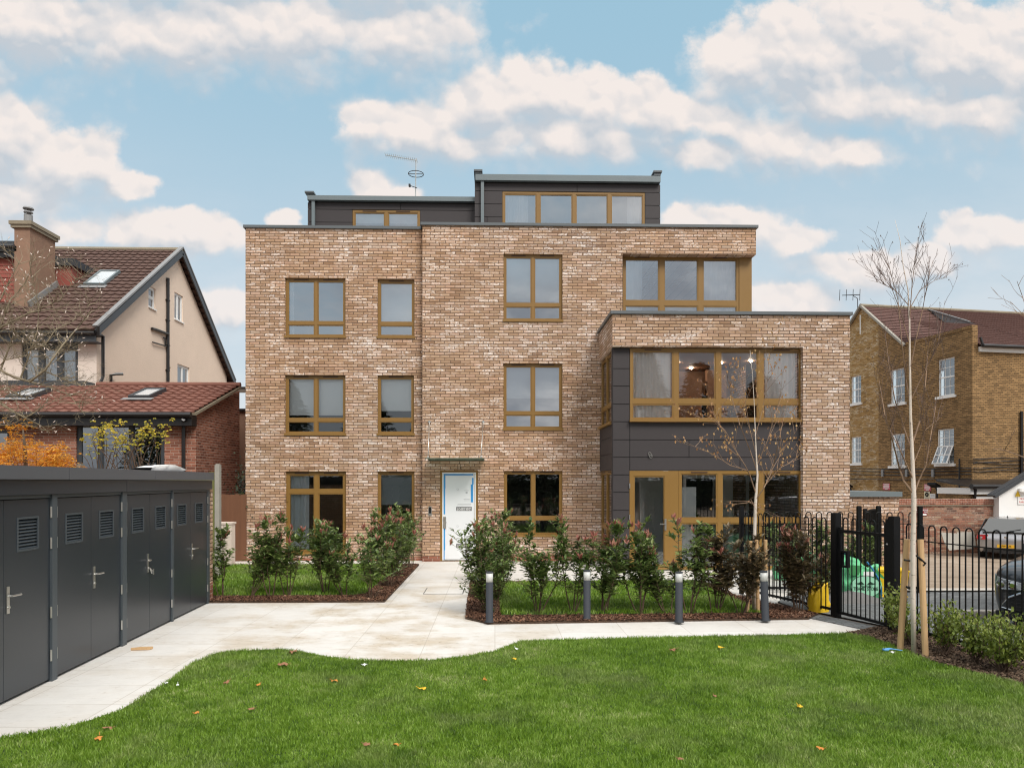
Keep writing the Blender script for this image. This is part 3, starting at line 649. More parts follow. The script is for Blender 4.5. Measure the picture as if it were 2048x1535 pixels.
# the bay's left side (faces -x): windows between cladding
XS = xb0 + .02
def zside(v, Y): return H + (HZ - v) / F * Y
ys0, ys1 = YC + .16, YF - .10
zu0, zu1 = zside(850, 17.6), zb0 - .02; zl1 = zside(941, 17.6)
Ts = frameT((XS, ys1, 0), 'left'); L = ys1 - ys0
b = MB(Ts)
for za, zb_ in ((.03, .9), (.9, 1.75), (1.75, zl1)): pass
b.box(L + .01, L + .14, 0, .03, .03, zb0 - .01)
for za, zb_ in ((zl1 + .01, zl1 + .40), (zl1 + .41, zl1 + .80), (zl1 + .81, zu0 - .035)): b.box(-.08, L - .0, .0, .03, za, zb_)
part('cladding_side', b, mt['clad'], apt)
window(apt, Ts @ Matrix.Translation((0, 0, zu0)), L, zu1 - zu0, cols=(1, 1), transom=.27, vents=(0, 1), d=.03, room='room', roomd=.3)
window(apt, Ts @ Matrix.Translation((0, 0, .02)), L, zl1 - .02, cols=(1, 1), transom=.40, vents=(0, 1), d=.03, room='roomshade', roomd=.3, sill=0)
b = MB(); pc = at(1299, 907, YC)
for i in range(3): b.tube([(pc.x + .035 * math.cos(a * .5) + .012 * i, YC - .02 - .01 * i, pc.z + .04 * math.sin(a * .5) - .03 * i) for a in range(13)], .006, 5)
part('cable_coil', b, mt['steel'], apt)
# penthouse storey
def pent(u0, u1, vtop, vgut, Y, wr, cols, u_pipe, posts, cur=(), blind=None):
    x0, x1 = X(u0, Y), X(u1, Y); zt = Z(vtop, Y, u0); zg = Z(vgut, Y, u0); zb_ = ZTL - .5
    b = MB(); b.box(x0 + .02, wr[0] - .004, Y + .03, Y + .2, zb_, zg + .02); b.box(wr[1] + .004, x1 - .02, Y + .03, Y + .2, zb_, zg + .02); b.box(wr[0] - .004, wr[1] + .004, Y + .03, Y + .2, wr[3] + .004, zg + .02); b.box(x0 + .02, x0 + .05, Y + .2, Y + 6, zb_, zg + .02); b.box(x1 - .05, x1 - .02, Y + .2, Y + 6, zb_, zg + .02); b.box(x0 + .05, x1 - .05, Y + 5.9, Y + 6, zb_, zg + .02)
    part('roof_storey', b, mt['joint'], apt)
    b = MB(); rw = wr; zl = [zb_, rw[3] - .62, rw[3] - .31, rw[3]]
    zl = [zb_] + [rw[3] - k * .375 for k in (3, 2, 1)] + [rw[3]] if rw[3] - 3 * .375 > zb_ else [zb_, rw[3] - .375, rw[3]]
    panels(b, x0, rw[0], zl, Y, xj={1: [x0 + .45 * (rw[0] - x0)]}); panels(b, rw[1], x1, zl, Y, xj={1: [x1 - .35 * (x1 - rw[1])]} if x1 - rw[1] > 1 else {})
    panels(b, x0, x1, [rw[3], zg - .02], Y, xj={0: [.45 * x0 + .55 * x1]}); part('roof_cladding', b, mt['clad'], apt)
    window(apt, frameT((rw[0], Y - .05, rw[2])), rw[1] - rw[0], rw[3] - rw[2], cols=cols, vents=(0, 1) if len(cols) == 2 else (), glass='glassup', curtains=cur, blind=blind, roomd=3.0, sill=0, mull=.10)
    b = MB(); b.box(x0 + .03, x1 - .03, Y - .14, Y - .004, zg, zt); b.box(x0 + .03, x1 - .03, Y + .002, Y + 6.2, zt - .03, zt + .03); part('roof_gutter', b, mt['gutter'], apt)
    xq = X(u_pipe, Y); b = MB(); b.box(xq - .045, xq + .045, Y - .10, Y - .02, zb_, zg - .002); part('downpipe', b, mt['gutter'], apt)
    for (ua, ub, vt) in posts:
        xa, xb_ = X(ua, Y), X(ub, Y); z1 = Z(vt, Y, ua)
        b = MB(); b.box(xa + .03, xb_ - .03, Y - .11, Y + 6, zt + .033, z1 - .05); b.box(xa, xb_, Y - .15, Y + 6, z1 - .048, z1); part('parapet_upstand', b, mt['coping'], apt)
YP1, YP2 = 20.5, 20.2
pent(615, 953, 394, 403, YP1, rect(705, 840, 419, 470, YP1), (1, 1), 628, ((612, 630, 386),), blind=.46)
pent(949, 1321, 352, 364, YP2, rect(1005, 1290, 382, 470, YP2), (1, 1.02, 1, 1), 965, ((948, 965, 343), (1305, 1322, 345)), cur=((.02, .18, 0), (.88, .98, 0)))
# entrance
r = WR['door']
b = MB(); f = .055; b.box(r[0], r[0] + f, YF + .03, YF + .12, 0, r[3]); b.box(r[1] - f, r[1], YF + .03, YF + .12, 0, r[3]); b.box(r[0] + f, r[1] - f, YF + .03, YF + .12, r[3] - f, r[3])
ef = part('entrance_frame', b, mt['bronze'], apt)
b = MB(); xa, xe = r[0] + f + .002, r[1] - f - .002; zt = r[3] - f - .002
b.box(xa, xe, YF + .02, YF + .13, zt - .035, zt); b.box(xa, xa + .035, YF + .04, YF + .13, .03, zt - .037); b.box(xe - .04, xe, YF + .04, YF + .13, .03, zt - .037); part('white_liner', b, mt['white'], ef)
mt['wrap'] = M('white_plastic_sheet', (.74, .75, .76), .45, 0., .05, 2.5, bump=.15, bs=3.)
da, db, dz = X(885.5, YF), X(948, YF), Z(945.5, YF)
b = MB(); b.box(da, db, YF + .06, YF + .115, .05, dz); dr = part('entrance_door', b, mt['wrap'], apt)
mt['tape'] = M('blue_masking_tape', (.035, .27, .60), .6, 0., .12, 4.)
b = MB()
def tp(u0, u1, v0, v1): b = MB(); b.box(X(u0, YF), X(u1, YF), YF + .056, YF + .0595, Z(v1, YF, 915), Z(v0, YF, 915)); part('masking_tape', b, mt['tape'], dr)
tp(886, 946, 946, 950); tp(886, 890.5, 950.2, 976); tp(886, 890, 976, 1028); tp(886.5, 890, 1056, 1100); tp(886.8, 889, 1100, 1120); tp(944, 947, 955, 968); tp(941.5, 946, 968, 1004)
b = MB(); b.box(X(886, YF), X(892, YF), YF + .03, YF + .0595, Z(1056, YF, 888), Z(1033, YF, 888)); b.bar((X(889, YF), YF + .02, Z(1044, YF)), (X(893, YF), YF + .02, Z(1044, YF)), .02, .02); part('lock_plate', b, mt['steel'], dr)
b = MB(); b.box(da, db, YF + .05, YF + .115, .025, .046); part('threshold', b, mt['steel'], apt)
def text(body, size, mat, parent, loc, rot=(R(90), 0, 0), name='lettering', depth=.001, world=True, spin=0., sx=1.):
    cu = bpy.data.curves.new('t', 'FONT'); cu.body = body; cu.size = size; cu.extrude = depth; cu.align_x = 'CENTER'; cu.align_y = 'CENTER'; cu.resolution_u = 2; cu.offset = size * .012
    ob = bpy.data.objects.new('t', cu); C.objects.link(ob); dg = bpy.context.evaluated_depsgraph_get(); me = bpy.data.meshes.new_from_object(ob.evaluated_get(dg))
    bpy.data.objects.remove(ob); me.name = name
    from mathutils import Euler
    me.transform(Matrix.Translation(loc) @ Euler(rot).to_matrix().to_4x4() @ Matrix.Rotation(spin, 4, 'Z') @ Matrix.Diagonal((sx, 1, 1, 1)))
    me.materials.clear(); me.materials.append(mt[mat] if isinstance(mat, str) else mat)
    o = bpy.data.objects.new(name, me); link(o, parent)
    if parent is not None and world and parent.type == 'EMPTY': o.matrix_parent_inverse = trs(parent).inverted()
    return o
mt['ink'] = M('grey_print', (.15, .15, .15), .6); mt['faint'] = M('faint_grey_print', (.42, .43, .44), .6)
for v0, v1 in ((1013, 1021), (1087, 1095)):
    b = MB(); b.box(X(912, YF), X(943.5, YF), YF + .057, YF + .0595, Z(v1, YF), Z(v0, YF)); part('print_band', b, mt['ink'], dr)
    text('LDER DEPOT', .083, 'white', dr, (X(927.9, YF), YF + .0555, Z((v0 + v1) / 2, YF)), spin=math.pi, sx=.80)
b = MB()
for v0 in (978, 1052):
    for (u0, u1, dv) in ((928, 938, 2), (931, 935, 5), (927, 939, 19), (928, 939, 22), (915, 942, 29), (914, 941, 32)):
        b.box(X(u0, YF), X(u1, YF), YF + .0575, YF + .0595, Z(v0 + dv + (3 if dv == 5 else .8), YF), Z(v0 + dv, YF))
    x_, z_ = X(915, YF), Z(v0, YF)
    b.tube([(x_ + .025 * math.cos(a * .524), YF + .058, z_ + .025 * math.sin(a * .524)) for a in range(13)], .003, 4)
part('small_print', b, mt['faint'], dr)
b = MB(); z0 = Z(1030, YF); b.box(X(857, YF), X(863.5, YF), YF - .025, YF - .002, z0, Z(1012, YF)); ic = part('intercom', b, mt['steel'], apt)
b = MB(); b.box(X(858.3, YF), X(862.3, YF), YF - .028, YF - .0255, z0 + .06, Z(1013.5, YF)); part('intercom_screen', b, mt['black'], ic)
# glass canopy
cn = empty('glass_canopy', (X(908, YF), YF, 2.73), 'thin glass canopy on two rods above the wrapped entrance door', 'canopy')
ycf = 17.86; xa, xe = X(850, ycf), X(968, ycf); zc = Z(917, ycf)
mt['cglass'] = glass_mat('canopy_glass', .10, (.70, .80, .74)); mt['cedge'] = M('green_glass_edge', (.10, .13, .095), .3)
b = MB(); b.box(xa, xe, ycf + .012, YF - .01, zc, zc + .018); part('glass_sheet', b, mt['cglass'], cn)
b = MB(); b.box(xa, xe, ycf, ycf + .010, zc - .004, zc + .022); b.box(xa, xe, YF - .008, YF - .001, zc - .02, zc + .03); part('glass_edge', b, mt['cedge'], cn)
for ut, ub in ((859, 856), (966.5, 962)):
    b = MB(); p0 = at(ut, 843, YF); p1 = at(ub, 912, ycf + .12); b.tube([p0, p1], .011, 8); 
    part('tie_rod', b, mt['steel'], cn, smooth=True)
    b = MB(); b.T = Matrix.Translation((p0.x, p0.y - .012, p0.z)) @ Matrix.Rotation(R(90), 4, 'X'); b.lathe([(.035, -.01), (.035, .012)], 12); b.T = Matrix.Translation((p1.x, p1.y, zc + .02)); b.lathe([(.03, 0), (.03, .03), (.015, .05)], 12); part('rod_fixing', b, mt['steel'], cn)
b = MB(); pc = at(918, 938, YF); b.tube([(pc.x - .03, YF - .01, pc.z), (pc.x - .03, YF - .07, pc.z + .12), (pc.x + .01, YF - .08, pc.z + .17), (pc.x + .05, YF - .06, pc.z + .1), (pc.x + .06, YF - .02, pc.z)], .006, 5); part('cable_loop', b, mt['black'], apt)
# brick band under the walls
b = MB(); b.box(xl - .003, xm - .003, YL - .012, YL - .002, 0, .10); b.box(xm, r[0] - .003, YF - .012, YF - .002, 0, .14); b.box(r[1] + .003, xb0, YF - .012, YF - .002, 0, .18); part('red_plinth', b, mt['redbrick'], apt)
# aerial on the roof
an = empty('roof_aerial', at(831, 395, 22.), 'thin television aerial on a mast above the lower roof storey', 'aerial')
b = MB(); p0, p1 = at(831, 400, 22.), at(832, 318, 22.); b.tube([p0, p1], .018, 6); part('mast', b, mt['steel'], an)
b = MB(); a_, e_ = at(834, 321, 22.), at(771, 310, 22.); b.tube([a_, e_], .014, 5)
for k in range(16):
    q = Vector(a_).lerp(Vector(e_), k / 15); b.tube([q + Vector((0, -.16, 0)), q + Vector((0, .16, 0))], .005, 4)
part('boom', b, mt['steel'], an)
b = MB(); q = at(832, 348, 22.); b.tube([(q.x + .24 * math.cos(a * .4), q.y + .24 * math.sin(a * .4), q.z) for a in range(16)], .012, 5); b.tube([q + Vector((-.24, 0, 0)), q + Vector((.24, 0, 0))], .012, 5); part('loop_antenna', b, mt['pipe'], an)
b = MB(); q = at(831, 376, 22.); b.tube([q + Vector((-.16, -.1, .03)), q + Vector((.05, 0, 0))], .012, 5); b.box(q.x - .2, q.x - .14, q.y - .15, q.y - .05, q.z, q.z + .07); part('receiver', b, mt['pipe'], an)
# ------------------------------------------------------------------ tiled roof helper
def tiles(b, o, ax, up, L, S, tw=.30, course=.32, amp=.032, step=.045, seed=1, sub=4):
    """courses of interlocking tiles on the rectangle o + ax*L + up*S, raised along the normal"""
    ax, up, o = Vector(ax).normalized(), Vector(up).normalized(), Vector(o); n = ax.cross(up).normalized()
    if n.z < 0: n = -n
    rn = random.Random(seed); nc = max(1, int(round(S / course))); cs = S / nc; nt = int(L / tw) * sub
    for c in range(nc):
        j = rn.uniform(-.004, .004); lo, hi, fr = [], [], []
        for i in range(nt + 1):
            x = L * i / nt; ph = (i % sub) / sub; h = amp * (1, .25, 0, .25)[i % sub] if sub == 4 else amp * (i % 2)
            tj = .004 * math.sin(i // sub * 7.3 + c * 3.1)
            hi.append(b.p(o + ax * x + up * (cs * (c + 1) + .02) + n * (h + j)))
            lo.append(b.p(o + ax * x + up * (cs * c + tj) + n * (h + step + j + tj)))
            fr.append(b.p(o + ax * x + up * (cs * c + tj) + n * (h * .3 - .01)))
        for i in range(nt):
            b.f.append([lo[i], lo[i+1], hi[i+1], hi[i]]); b.f.append([fr[i], fr[i+1], lo[i+1], lo[i]])
def skylight(parent, root, a, bq, frac=.05, mats=('dkgrey', 'skyglass')):
    """roof window given two opposite lower corners and slope vectors: a = (origin, ax, up, w, h)"""
    o, ax, up, w_, h_ = a; ax, up = Vector(ax).normalized(), Vector(up).normalized(); n = ax.cross(up).normalized(); n = n if n.z > 0 else -n
    b = MB(); o = Vector(o); f = .07
    for p, q, ww in ((0, 0, w_), (0, h_ - f, w_)): b.prism([o + up * q, o + up * q + ax * ww, o + up * (q + f) + ax * ww, o + up * (q + f)], n * .13)
    for p in (0, w_ - f): b.prism([o + up * f + ax * p, o + up * f + ax * (p + f), o + up * (h_ - f) + ax * (p + f), o + up * (h_ - f) + ax * p], n * .13)
    s = part('skylight', b, mt['dkgrey'] if mats[0] == 'dkgrey' else mt[mats[0]], root)
    b = MB(); c = o + n * .10; b.poly([c + up * f + ax * f, c + up * f + ax * (w_ - f), c + up * (h_ - f) + ax * (w_ - f), c + up * (h_ - f) + ax * f]); part('skylight_pane', b, mt['skyglass'], s)
    b = MB(); b.prism([o - up * .22 - ax * .12 + n * .052, o - up * .22 + ax * (w_ + .12) + n * .052, o + ax * (w_ + .12) + n * .052, o - ax * .12 + n * .052], n * .012); part('lead_apron', b, mt['lead'], s)
mt['skyglass'] = M('pale_reflecting_glass', (.55, .57, .58), .12, 0., .05, 1., spec=.8)
# ------------------------------------------------------------------ pebble-dashed house on the left
XG, Y0, Y1 = -12.9, 23.0, 34.0
ZE = Z(650, Y0, 200); YR = 28.7; ZR = Z(503, YR, 360)
hs = empty('pebbledash_house', (XG, Y0, 0), 'cream pebbledashed house with brown tiled roof, tall chimney and red brick extension', 'house')
# gable wall (faces +x): canonical x = y - Y0
def gwin(u0, u1, v0, v1):
    p, q = atX(u0, v1, XG), atX(u1, v1, XG); um = (u0 + u1) / 2; c = atX(um, v0, XG); d_ = atX(um, v1, XG)
    return (p.y - Y0, q.y - Y0, d_.z, c.z)
GW = [gwin(297, 311, 574, 617), gwin(349, 366, 588, 642), gwin(355, 379, 731, 790), gwin(335.5, 341.5, 733, 775)]
Tg = frameT((XG, Y0, 0), 'right'); zE2 = Z(752, Y1, 465)
b = MB(Tg); wall_cells(b, 0, Y1 - Y0, 0, ZR, GW, 0, .14, clip=[(0, 0), (Y1 - Y0, 0), (Y1 - Y0, zE2), (YR - Y0, ZR - .1), (0, ZE)])
part('gable_wall', b, mt['render'], hs)
for i, g_ in enumerate(GW):
    window(hs, Tg @ Matrix.Translation((g_[0], 0, g_[2])), g_[1] - g_[0], g_[3] - g_[2], cols=(1,) if i in (0, 3) else (1, 1), transom=(.52, .0, .0, 0)[i], fr=.06, d=.05, mat='white', glass='glassold', vents=(), room='room', roomd=.4, sill=.02, mull=.07, curtains=())
# front wall with the bay window
XL = -26.0; bw1 = (X(43, Y0), X(156, Y0), Z(768, Y0, 100), Z(662, Y0, 100))
b = MB(); wall_cells(b, XL, XG, 0, ZE, [bw1], Y0, .14); part('front_wall', b, mt['renderpale'], hs)
window(hs, frameT((bw1[0], Y0 - .02, bw1[2])), bw1[1] - bw1[0], bw1[3] - bw1[2], cols=(1, 1, 1), transom=.71, fr=.09, mull=.16, mat='dkgrey', vents=(), glass='glassold', curtains=((.02, .98, .02),), room='room', roomd=.9, sill=.05)
# main roof
up = Vector((0, YR - Y0 + .45, ZR - ZE + .30)); SL = up.length
b = MB(); o_ = Vector((XL, Y0 - .45, ZE - .30 + .05)); tiles(b, o_, (1, 0, 0), up, XG + .22 - XL, SL, seed=3); 
upb = Vector((0, -(Y1 + .5 - YR), ZR - zE2 + .3)); tiles(b, Vector((XL, Y1 + .5, zE2 - .3 + .05)), (1, 0, 0), upb, XG + .22 - XL, upb.length, seed=4)
rf = part('main_roof', b, mt['tile'], hs)
b = MB(); b.tube([(XL, YR, ZR + .06), (XG + .24, YR, ZR + .06)], .11, 8); part('ridge_tiles', b, mt['stone'], rf)
b = MB(); un = up.normalized(); ub = upb.normalized()
for (oa, uu, LL) in ((Vector((XG + .24, Y0 - .45, ZE - .34)), un, SL), (Vector((XG + .24, Y1 + .5, zE2 - .34)), ub, upb.length)): b.bar(oa, oa + uu * LL, .05, .21)
part('bargeboard', b, mt['dkgrey'], hs)
b = MB()
for (oa, uu, LL) in ((Vector((XG + .20, Y0 - .45, ZE - .13)), un, SL), (Vector((XG + .20, Y1 + .5, zE2 - .13)), ub, upb.length)): b.bar(oa, oa + uu * LL, .16, .06)
part('verge_mortar', b, mt['lead'], hs)
b = MB(); b.box(XL, XG + .2, Y0 - .42, Y0 - .39, ZE - .62, ZE - .32); b.box(XL, XG + .2, Y0 - .39, Y0 - .003, ZE - .62, ZE - .59); b.box(XL, XG + .2, Y0 - .36, Y0 - .003, ZE - .40, ZE - .30); part('fascia', b, mt['dkgrey'], hs)
b = MB(); b.tube([(XL, Y0 - .50, ZE - .36), (XG + .22, Y0 - .50, ZE - .36)], .065, 8); b.tube([(XG + .25, Y1 + .55, zE2 - .38), (XL, Y1 + .55, zE2 - .38)], .065, 8); part('gutter', b, mt['pipe'], hs)
sk = [at(q[0], q[1], 26.) for q in ((0, 0),)]
def on_roof(u, v):     # point of the front slope seen at (u, v)
    dx, dy = ray(u); dz = (HZ - v) / F; o0 = Vector((0, Y0 - .45, ZE - .25)); n = Vector((0, -up.z, up.y)); t = n.dot(o0 - Vector((0, 0, H))) / n.dot(Vector((dx, dy, dz)))
    return Vector((dx * t, dy * t, H + dz * t))
p1, p2, p3 = on_roof(168, 573), on_roof(210, 573), on_roof(239, 546)
skylight(None, hs, (p1, (1, 0, 0), un, p2.x - p1.x, (p3 - p2).dot(un)), None, mats=('gutter', 0))
# chimney
xc, yc = X(60, 24.), 24.0; zt_ = Z(443, 24., 60)
b = MB(); b.box(xc - .52, xc, yc, yc + 1.35, 6.2, zt_ - .22); ch = part('chimney_stack', b, mt['chimney'], hs)
b = MB(); b.box(xc - .60, xc + .07, yc - .07, yc + 1.42, zt_ - .22, zt_ - .12); b.box(xc - .64, xc + .11, yc - .11, yc + 1.46, zt_ - .118, zt_); part('chimney_cap', b, mt['stone'], ch)
b = MB(); b.lathe([(.14, 0), (.13, .30), (.135, .32)], 14, (xc - .25, yc + .3, zt_)); b.lathe([(.14, .40), (.14, .43)], 14, (xc - .25, yc + .3, zt_)); b.lathe([(.17, .53), (.15, .58), (.03, .61)], 14, (xc - .25, yc + .3, zt_))
for k in range(4): b.tube([(xc - .25 + .12 * math.cos(k * 1.57), yc + .3 + .12 * math.sin(k * 1.57), zt_ + .3), (xc - .25 + .12 * math.cos(k * 1.57), yc + .3 + .12 * math.sin(k * 1.57), zt_ + .54)], .012, 4)
part('chimney_cowl', b, mt['lead'], ch)
b = MB(); zb2 = lambda y: ZE - .25 + (y - Y0 + .45) * up.z / up.y
b.bar((xc + .04, yc - .1, zb2(yc - .1) + .1), (xc + .04, yc + 1.45, zb2(yc + 1.45) + .1), .06, .25); part('chimney_flashing', b, mt['lead'], ch)
# dormer with hung tiles
yd = 24.25; xd1 = xc - .50; b = MB(); zd0, zd1 = zb2(yd) - .1, Z(507, yd, 20)
tiles(b, (XL, yd, zd0), (1, 0, 0), Vector((0, .001, 1)), xd1 - XL - .12, zd1 - zd0, tw=.17, course=.14, amp=0., step=.02, sub=2)
b.box(XL, xd1 - .1, yd + .02, YR, zd0 - .5, zd1); b.box(xd1, xc + .5, yc + 1.5, YR, zd0, zd1 - .05); part('dormer_wall', b, mt['hungtile'], hs)
b = MB(); b.box(XL, xd1 + .05, yd - .25, YR, zd1 + .003, zd1 + .18); b.box(XL, xd1 + .3, yd - .1, YR, zd1 + .19, zd1 + .40); b.box(xd1 + .32, xc + .62, yc + 1.38, YR, zd1 - .04, zd1 + .22); part('dormer_roof', b, mt['dkgrey'], hs)
b = MB(); b.tube([(XL, yd - .32, zd1 + .16), (xd1 + .02, yd - .32, zd1 + .16)], .06, 7); b.tube([(xd1 - .35, yd - .32, zd1 + .1), (xd1 - .3, yd - .2, zd1 - .1), (xd1 - .03, yd - .12, zd1 - .25), (xd1 - .03, yd - .1, zd0)], .05, 7); part('dormer_gutter', b, mt['dkgrey'], hs)
b = MB(); b.box(XL, xd1 + .1, yd - .18, yd - .01, zd1 - .18, zd1); part('dormer_soffit', b, mt['pipe'], hs)
# pipes on the gable
def gp(u, v, off=.06): q = atX(u, v, XG); return Vector((XG + off, q.y, q.z))
b = MB(); p = gp(333, 556); q = gp(333, 775); b.tube([p, (p.x, p.y, q.z)], .062, 8)
b.tube([gp(301, 657), gp(306, 658), Vector((XG + .08, p.y, gp(330, 667).z))], .055, 7); b.tube([gp(302, 684), Vector((XG + .06, p.y, gp(330, 692).z))], .028, 6)
b.tube([gp(324, 675), gp(327, 675), gp(327.5, 690)], .03, 6)
for v in (600, 640, 690, 740): b.box(XG + .002, XG + .10, p.y - .10, p.y + .10, gp(333, v).z - .02, gp(333, v).z + .02)
part('soil_pipe', b, mt['pipe'], hs, smooth=False)
b = MB(); q = at(196, 652, Y0 - .48); b.tube([q, q + Vector((0, .02, -.25)), at(206, 672, Y0 - .06) + Vector((0, 0, 0)), at(206, 752, Y0 - .06), at(200, 768, Y0 - .2)], .05, 8); part('downpipe', b, mt['pipe'], hs)
b = MB(); q = gp(219, 768, .05); b.tube([q, q + Vector((0, 0, .30)), q + Vector((.12, .1, .36)), q + Vector((.3, .2, .38))], .05, 7); part('flue_elbow', b, mt['pipe'], hs)
b = MB(); b.tube([(XG + .1, Y1 + .3, zE2 - .45), (XG + .05, Y1 - .1, zE2 - .75), (XG + .05, Y1 - .1, zE2 - 3)], .05, 7); b.box(XG - 1, XG + .9, Y1 + .02, Y1 + 1.4, zE2 - .62, zE2 - .50); part('rear_eave', b, mt['pipe'], hs)
# red brick extension
YE, XE = 19.5, -8.24; ZW = Z(838, YE, 400); YT = 22.45; ZT = Z(772, YT, 300); ZB = Z(826, YE - .35, 300)
EW = [rect(152, 329, 838, 940, YE), rect(-30, 18, 858, 940, YE)]; EW = [(a, c_, .9, e) for a, c_, z_, e in EW]
b = MB(); wall_cells(b, XL, XE, 0, ZW, EW, YE, .1)
b.poly([(XE, YE, 0), (XE, YT + .35, 0), (XE, YT + .35, ZT - .12), (XE, YE, ZB + .08)])
b.poly([(XE, YT + .35, 0), (XG, YT + .35, 0), (XG, YT + .35, ZT - .1), (XE, YT + .35, ZT - .1)])
part('extension_wall', b, mt['redbrick'], hs)
window(hs, frameT((EW[0][0], YE - .02, .9)), EW[0][1] - EW[0][0], EW[0][3] - .9, cols=(.62, .95, 1), fr=.10, mull=.10, mat='dkgrey', glass='glassold', vents=(), room='roomshade', roomd=2.6, sill=0, name='patio_door')
window(hs, frameT((EW[1][0], YE - .02, .9)), EW[1][1] - EW[1][0], EW[1][3] - .9, cols=(1,), fr=.06, mat='dkgrey', glass='glassold', vents=(), room='roomshade', roomd=1.8, sill=.03)
upe = Vector((0, YT - YE + .35, ZT - ZB)); b = MB(); tiles(b, (XL, YE - .35, ZB), (1, 0, 0), upe, XE + .12 - XL, upe.length, seed=6); er = part('extension_roof', b, mt['tilered'], hs)
b = MB(); b.poly([(XL, YE - .33, ZB - .03), (XE + .1, YE - .33, ZB - .03), (XE + .1, YT, ZT - .03), (XL, YT, ZT - .03)]); part('roof_underlay', b, mt['pipe'], er)
b = MB(); b.tube([(XG + .3, YT + .05, ZT + .05), (XE + .14, YT + .05, ZT + .05)], .09, 8); part('ridge_tiles', b, mt['tilered'], er)
b = MB(); b.box(XL, XG - .05, YT - .06, Y0 - .002, ZT - .05, ZT + .16); part('lead_flashing', b, mt['dkgrey'], er)
b = MB(); b.bar((XE + .10, YE - .35, ZB - .02), (XE + .10, YT + .1, ZT - .02), .10, .07); part('verge_mortar', b, mt['stone'], er)
b = MB(); b.tube([(XL, YE - .42, ZB - .05), (XE + .05, YE - .42, ZB - .05)], .075, 8); b.box(XL, XE + .03, YE - .34, YE - .01, ZB - .33, ZB - .06); part('extension_gutter', b, mt['pipe'], hs)
b = MB(); q = at(367, 838, YE - .42); q2 = at(367, 850, YE - .07); b.tube([q, q2, (q2.x, q2.y, 0)], .05, 8); part('downpipe', b, mt['pipe'], hs)
ue = upe.normalized()
def on_ext(u, v):
    dx, dy = ray(u); dz = (HZ - v) / F; o0 = Vector((0, YE - .35, ZB + .03)); n = Vector((0, -upe.z, upe.y)); t = n.dot(o0 - Vector((0, 0, H))) / n.dot(Vector((dx, dy, dz)))
    return Vector((dx * t, dy * t, H + dz * t))
for (ua, uc, ud) in ((257, 301, 335), (12, 62, 90)):
    p1, p2, p3 = on_ext(ua, 799), on_ext(uc, 799), on_ext(ud, 783); skylight(None, hs, (p1, (1, 0, 0), ue, p2.x - p1.x, (p3 - p2).dot(ue)), None)
# wall of the building beyond, between house and apartments
nb = empty('rendered_outbuilding', (-8.3, 24, 0), 'dull brown rendered outbuilding in the gap beside the apartment block', 'outbuilding')
b = MB(); zt2 = Z(822, 24., 480); b.box(-9.0, -7.0, 24, 28, 0, zt2); part('wall', b, mt['chimney'], nb)
b = MB(); b.box(-9.1, -6.9, 23.9, 28.1, zt2 + .002, zt2 + .08); part('flat_roof', b, mt['pipe'], nb)

# ------------------------------------------------------------------ fences by the house
def board_fence(name, p, q, zt, mat, label, cat, bwid=.15, group=None, posts=(), pz=None, z0=0.):
    p, q = Vector((*p, 0)), Vector((*q, 0)); d = q - p; L = d.length; a = math.atan2(d.y, d.x)
    e = empty(name, p, label, cat, group, a); n = int(L / bwid); rn = random.Random(int(L * 100)); b = MB()
    for i in range(n):
        h = zt + rn.uniform(-.012, .012); x = i * L / n; t0 = rn.uniform(0, .008)
        b.prism([(x, t0, z0), (x + L / n + .015, t0 + .012, z0), (x + L / n + .015, t0 + .028, z0), (x, t0 + .008, z0)], (0, 0, h - z0))
    part('boards', b, mt[mat], e, world=False)
    b = MB(); b.box(0, L, .03, .07, .5, .58); b.box(0, L, .03, .07, zt - .4, zt - .32); part('rail', b, mt[mat], e, world=False)
    if posts is not None:
        for x in posts:
            b = MB(); ph = pz or zt + .05; b.box(x - .05, x + .05, -.06, .06, 0, ph); b.box(x - .035, x + .035, -.045, .045, ph, ph + .02); part('concrete_post', b, mt['concrete'], e, world=False)
    return e
xp_ = X(436, 15.6)
board_fence('timber_fence', (-16.5, 15.6), (xp_ - .05, 15.6), Z(944, 15.6, 400), 'fencegreen', 'green stained timber fence with concrete post behind the grey bin store', 'fence', posts=(L_ for L_ in (1.4, 4.4, 7.4, xp_ + 16.5)), pz=Z(929, 15.6, 436))
board_fence('board_gate', (X(438, 18.9), 18.92), (xl + .02, 18.92), Z(988, 18.92, 465), 'fencebrown', 'brown closeboard panel between the green fence and apartment block', 'fence panel', .12, posts=None)
lw = MB(); x0, x1 = X(424, 17.6) - 1.2, X(463, 17.6); lw.box(x0, x1, 17.6, 17.85, 0, Z(1048, 17.6, 445)); lw.box(x0 - .02, x1 + .02, 17.58, 17.87, Z(1048, 17.6, 445) + .002, Z(1044, 17.6, 445))
tag(part('garden_wall', lw, mt['renderpale']), 'low cream rendered garden wall beside the brown closeboard panel', 'garden wall')

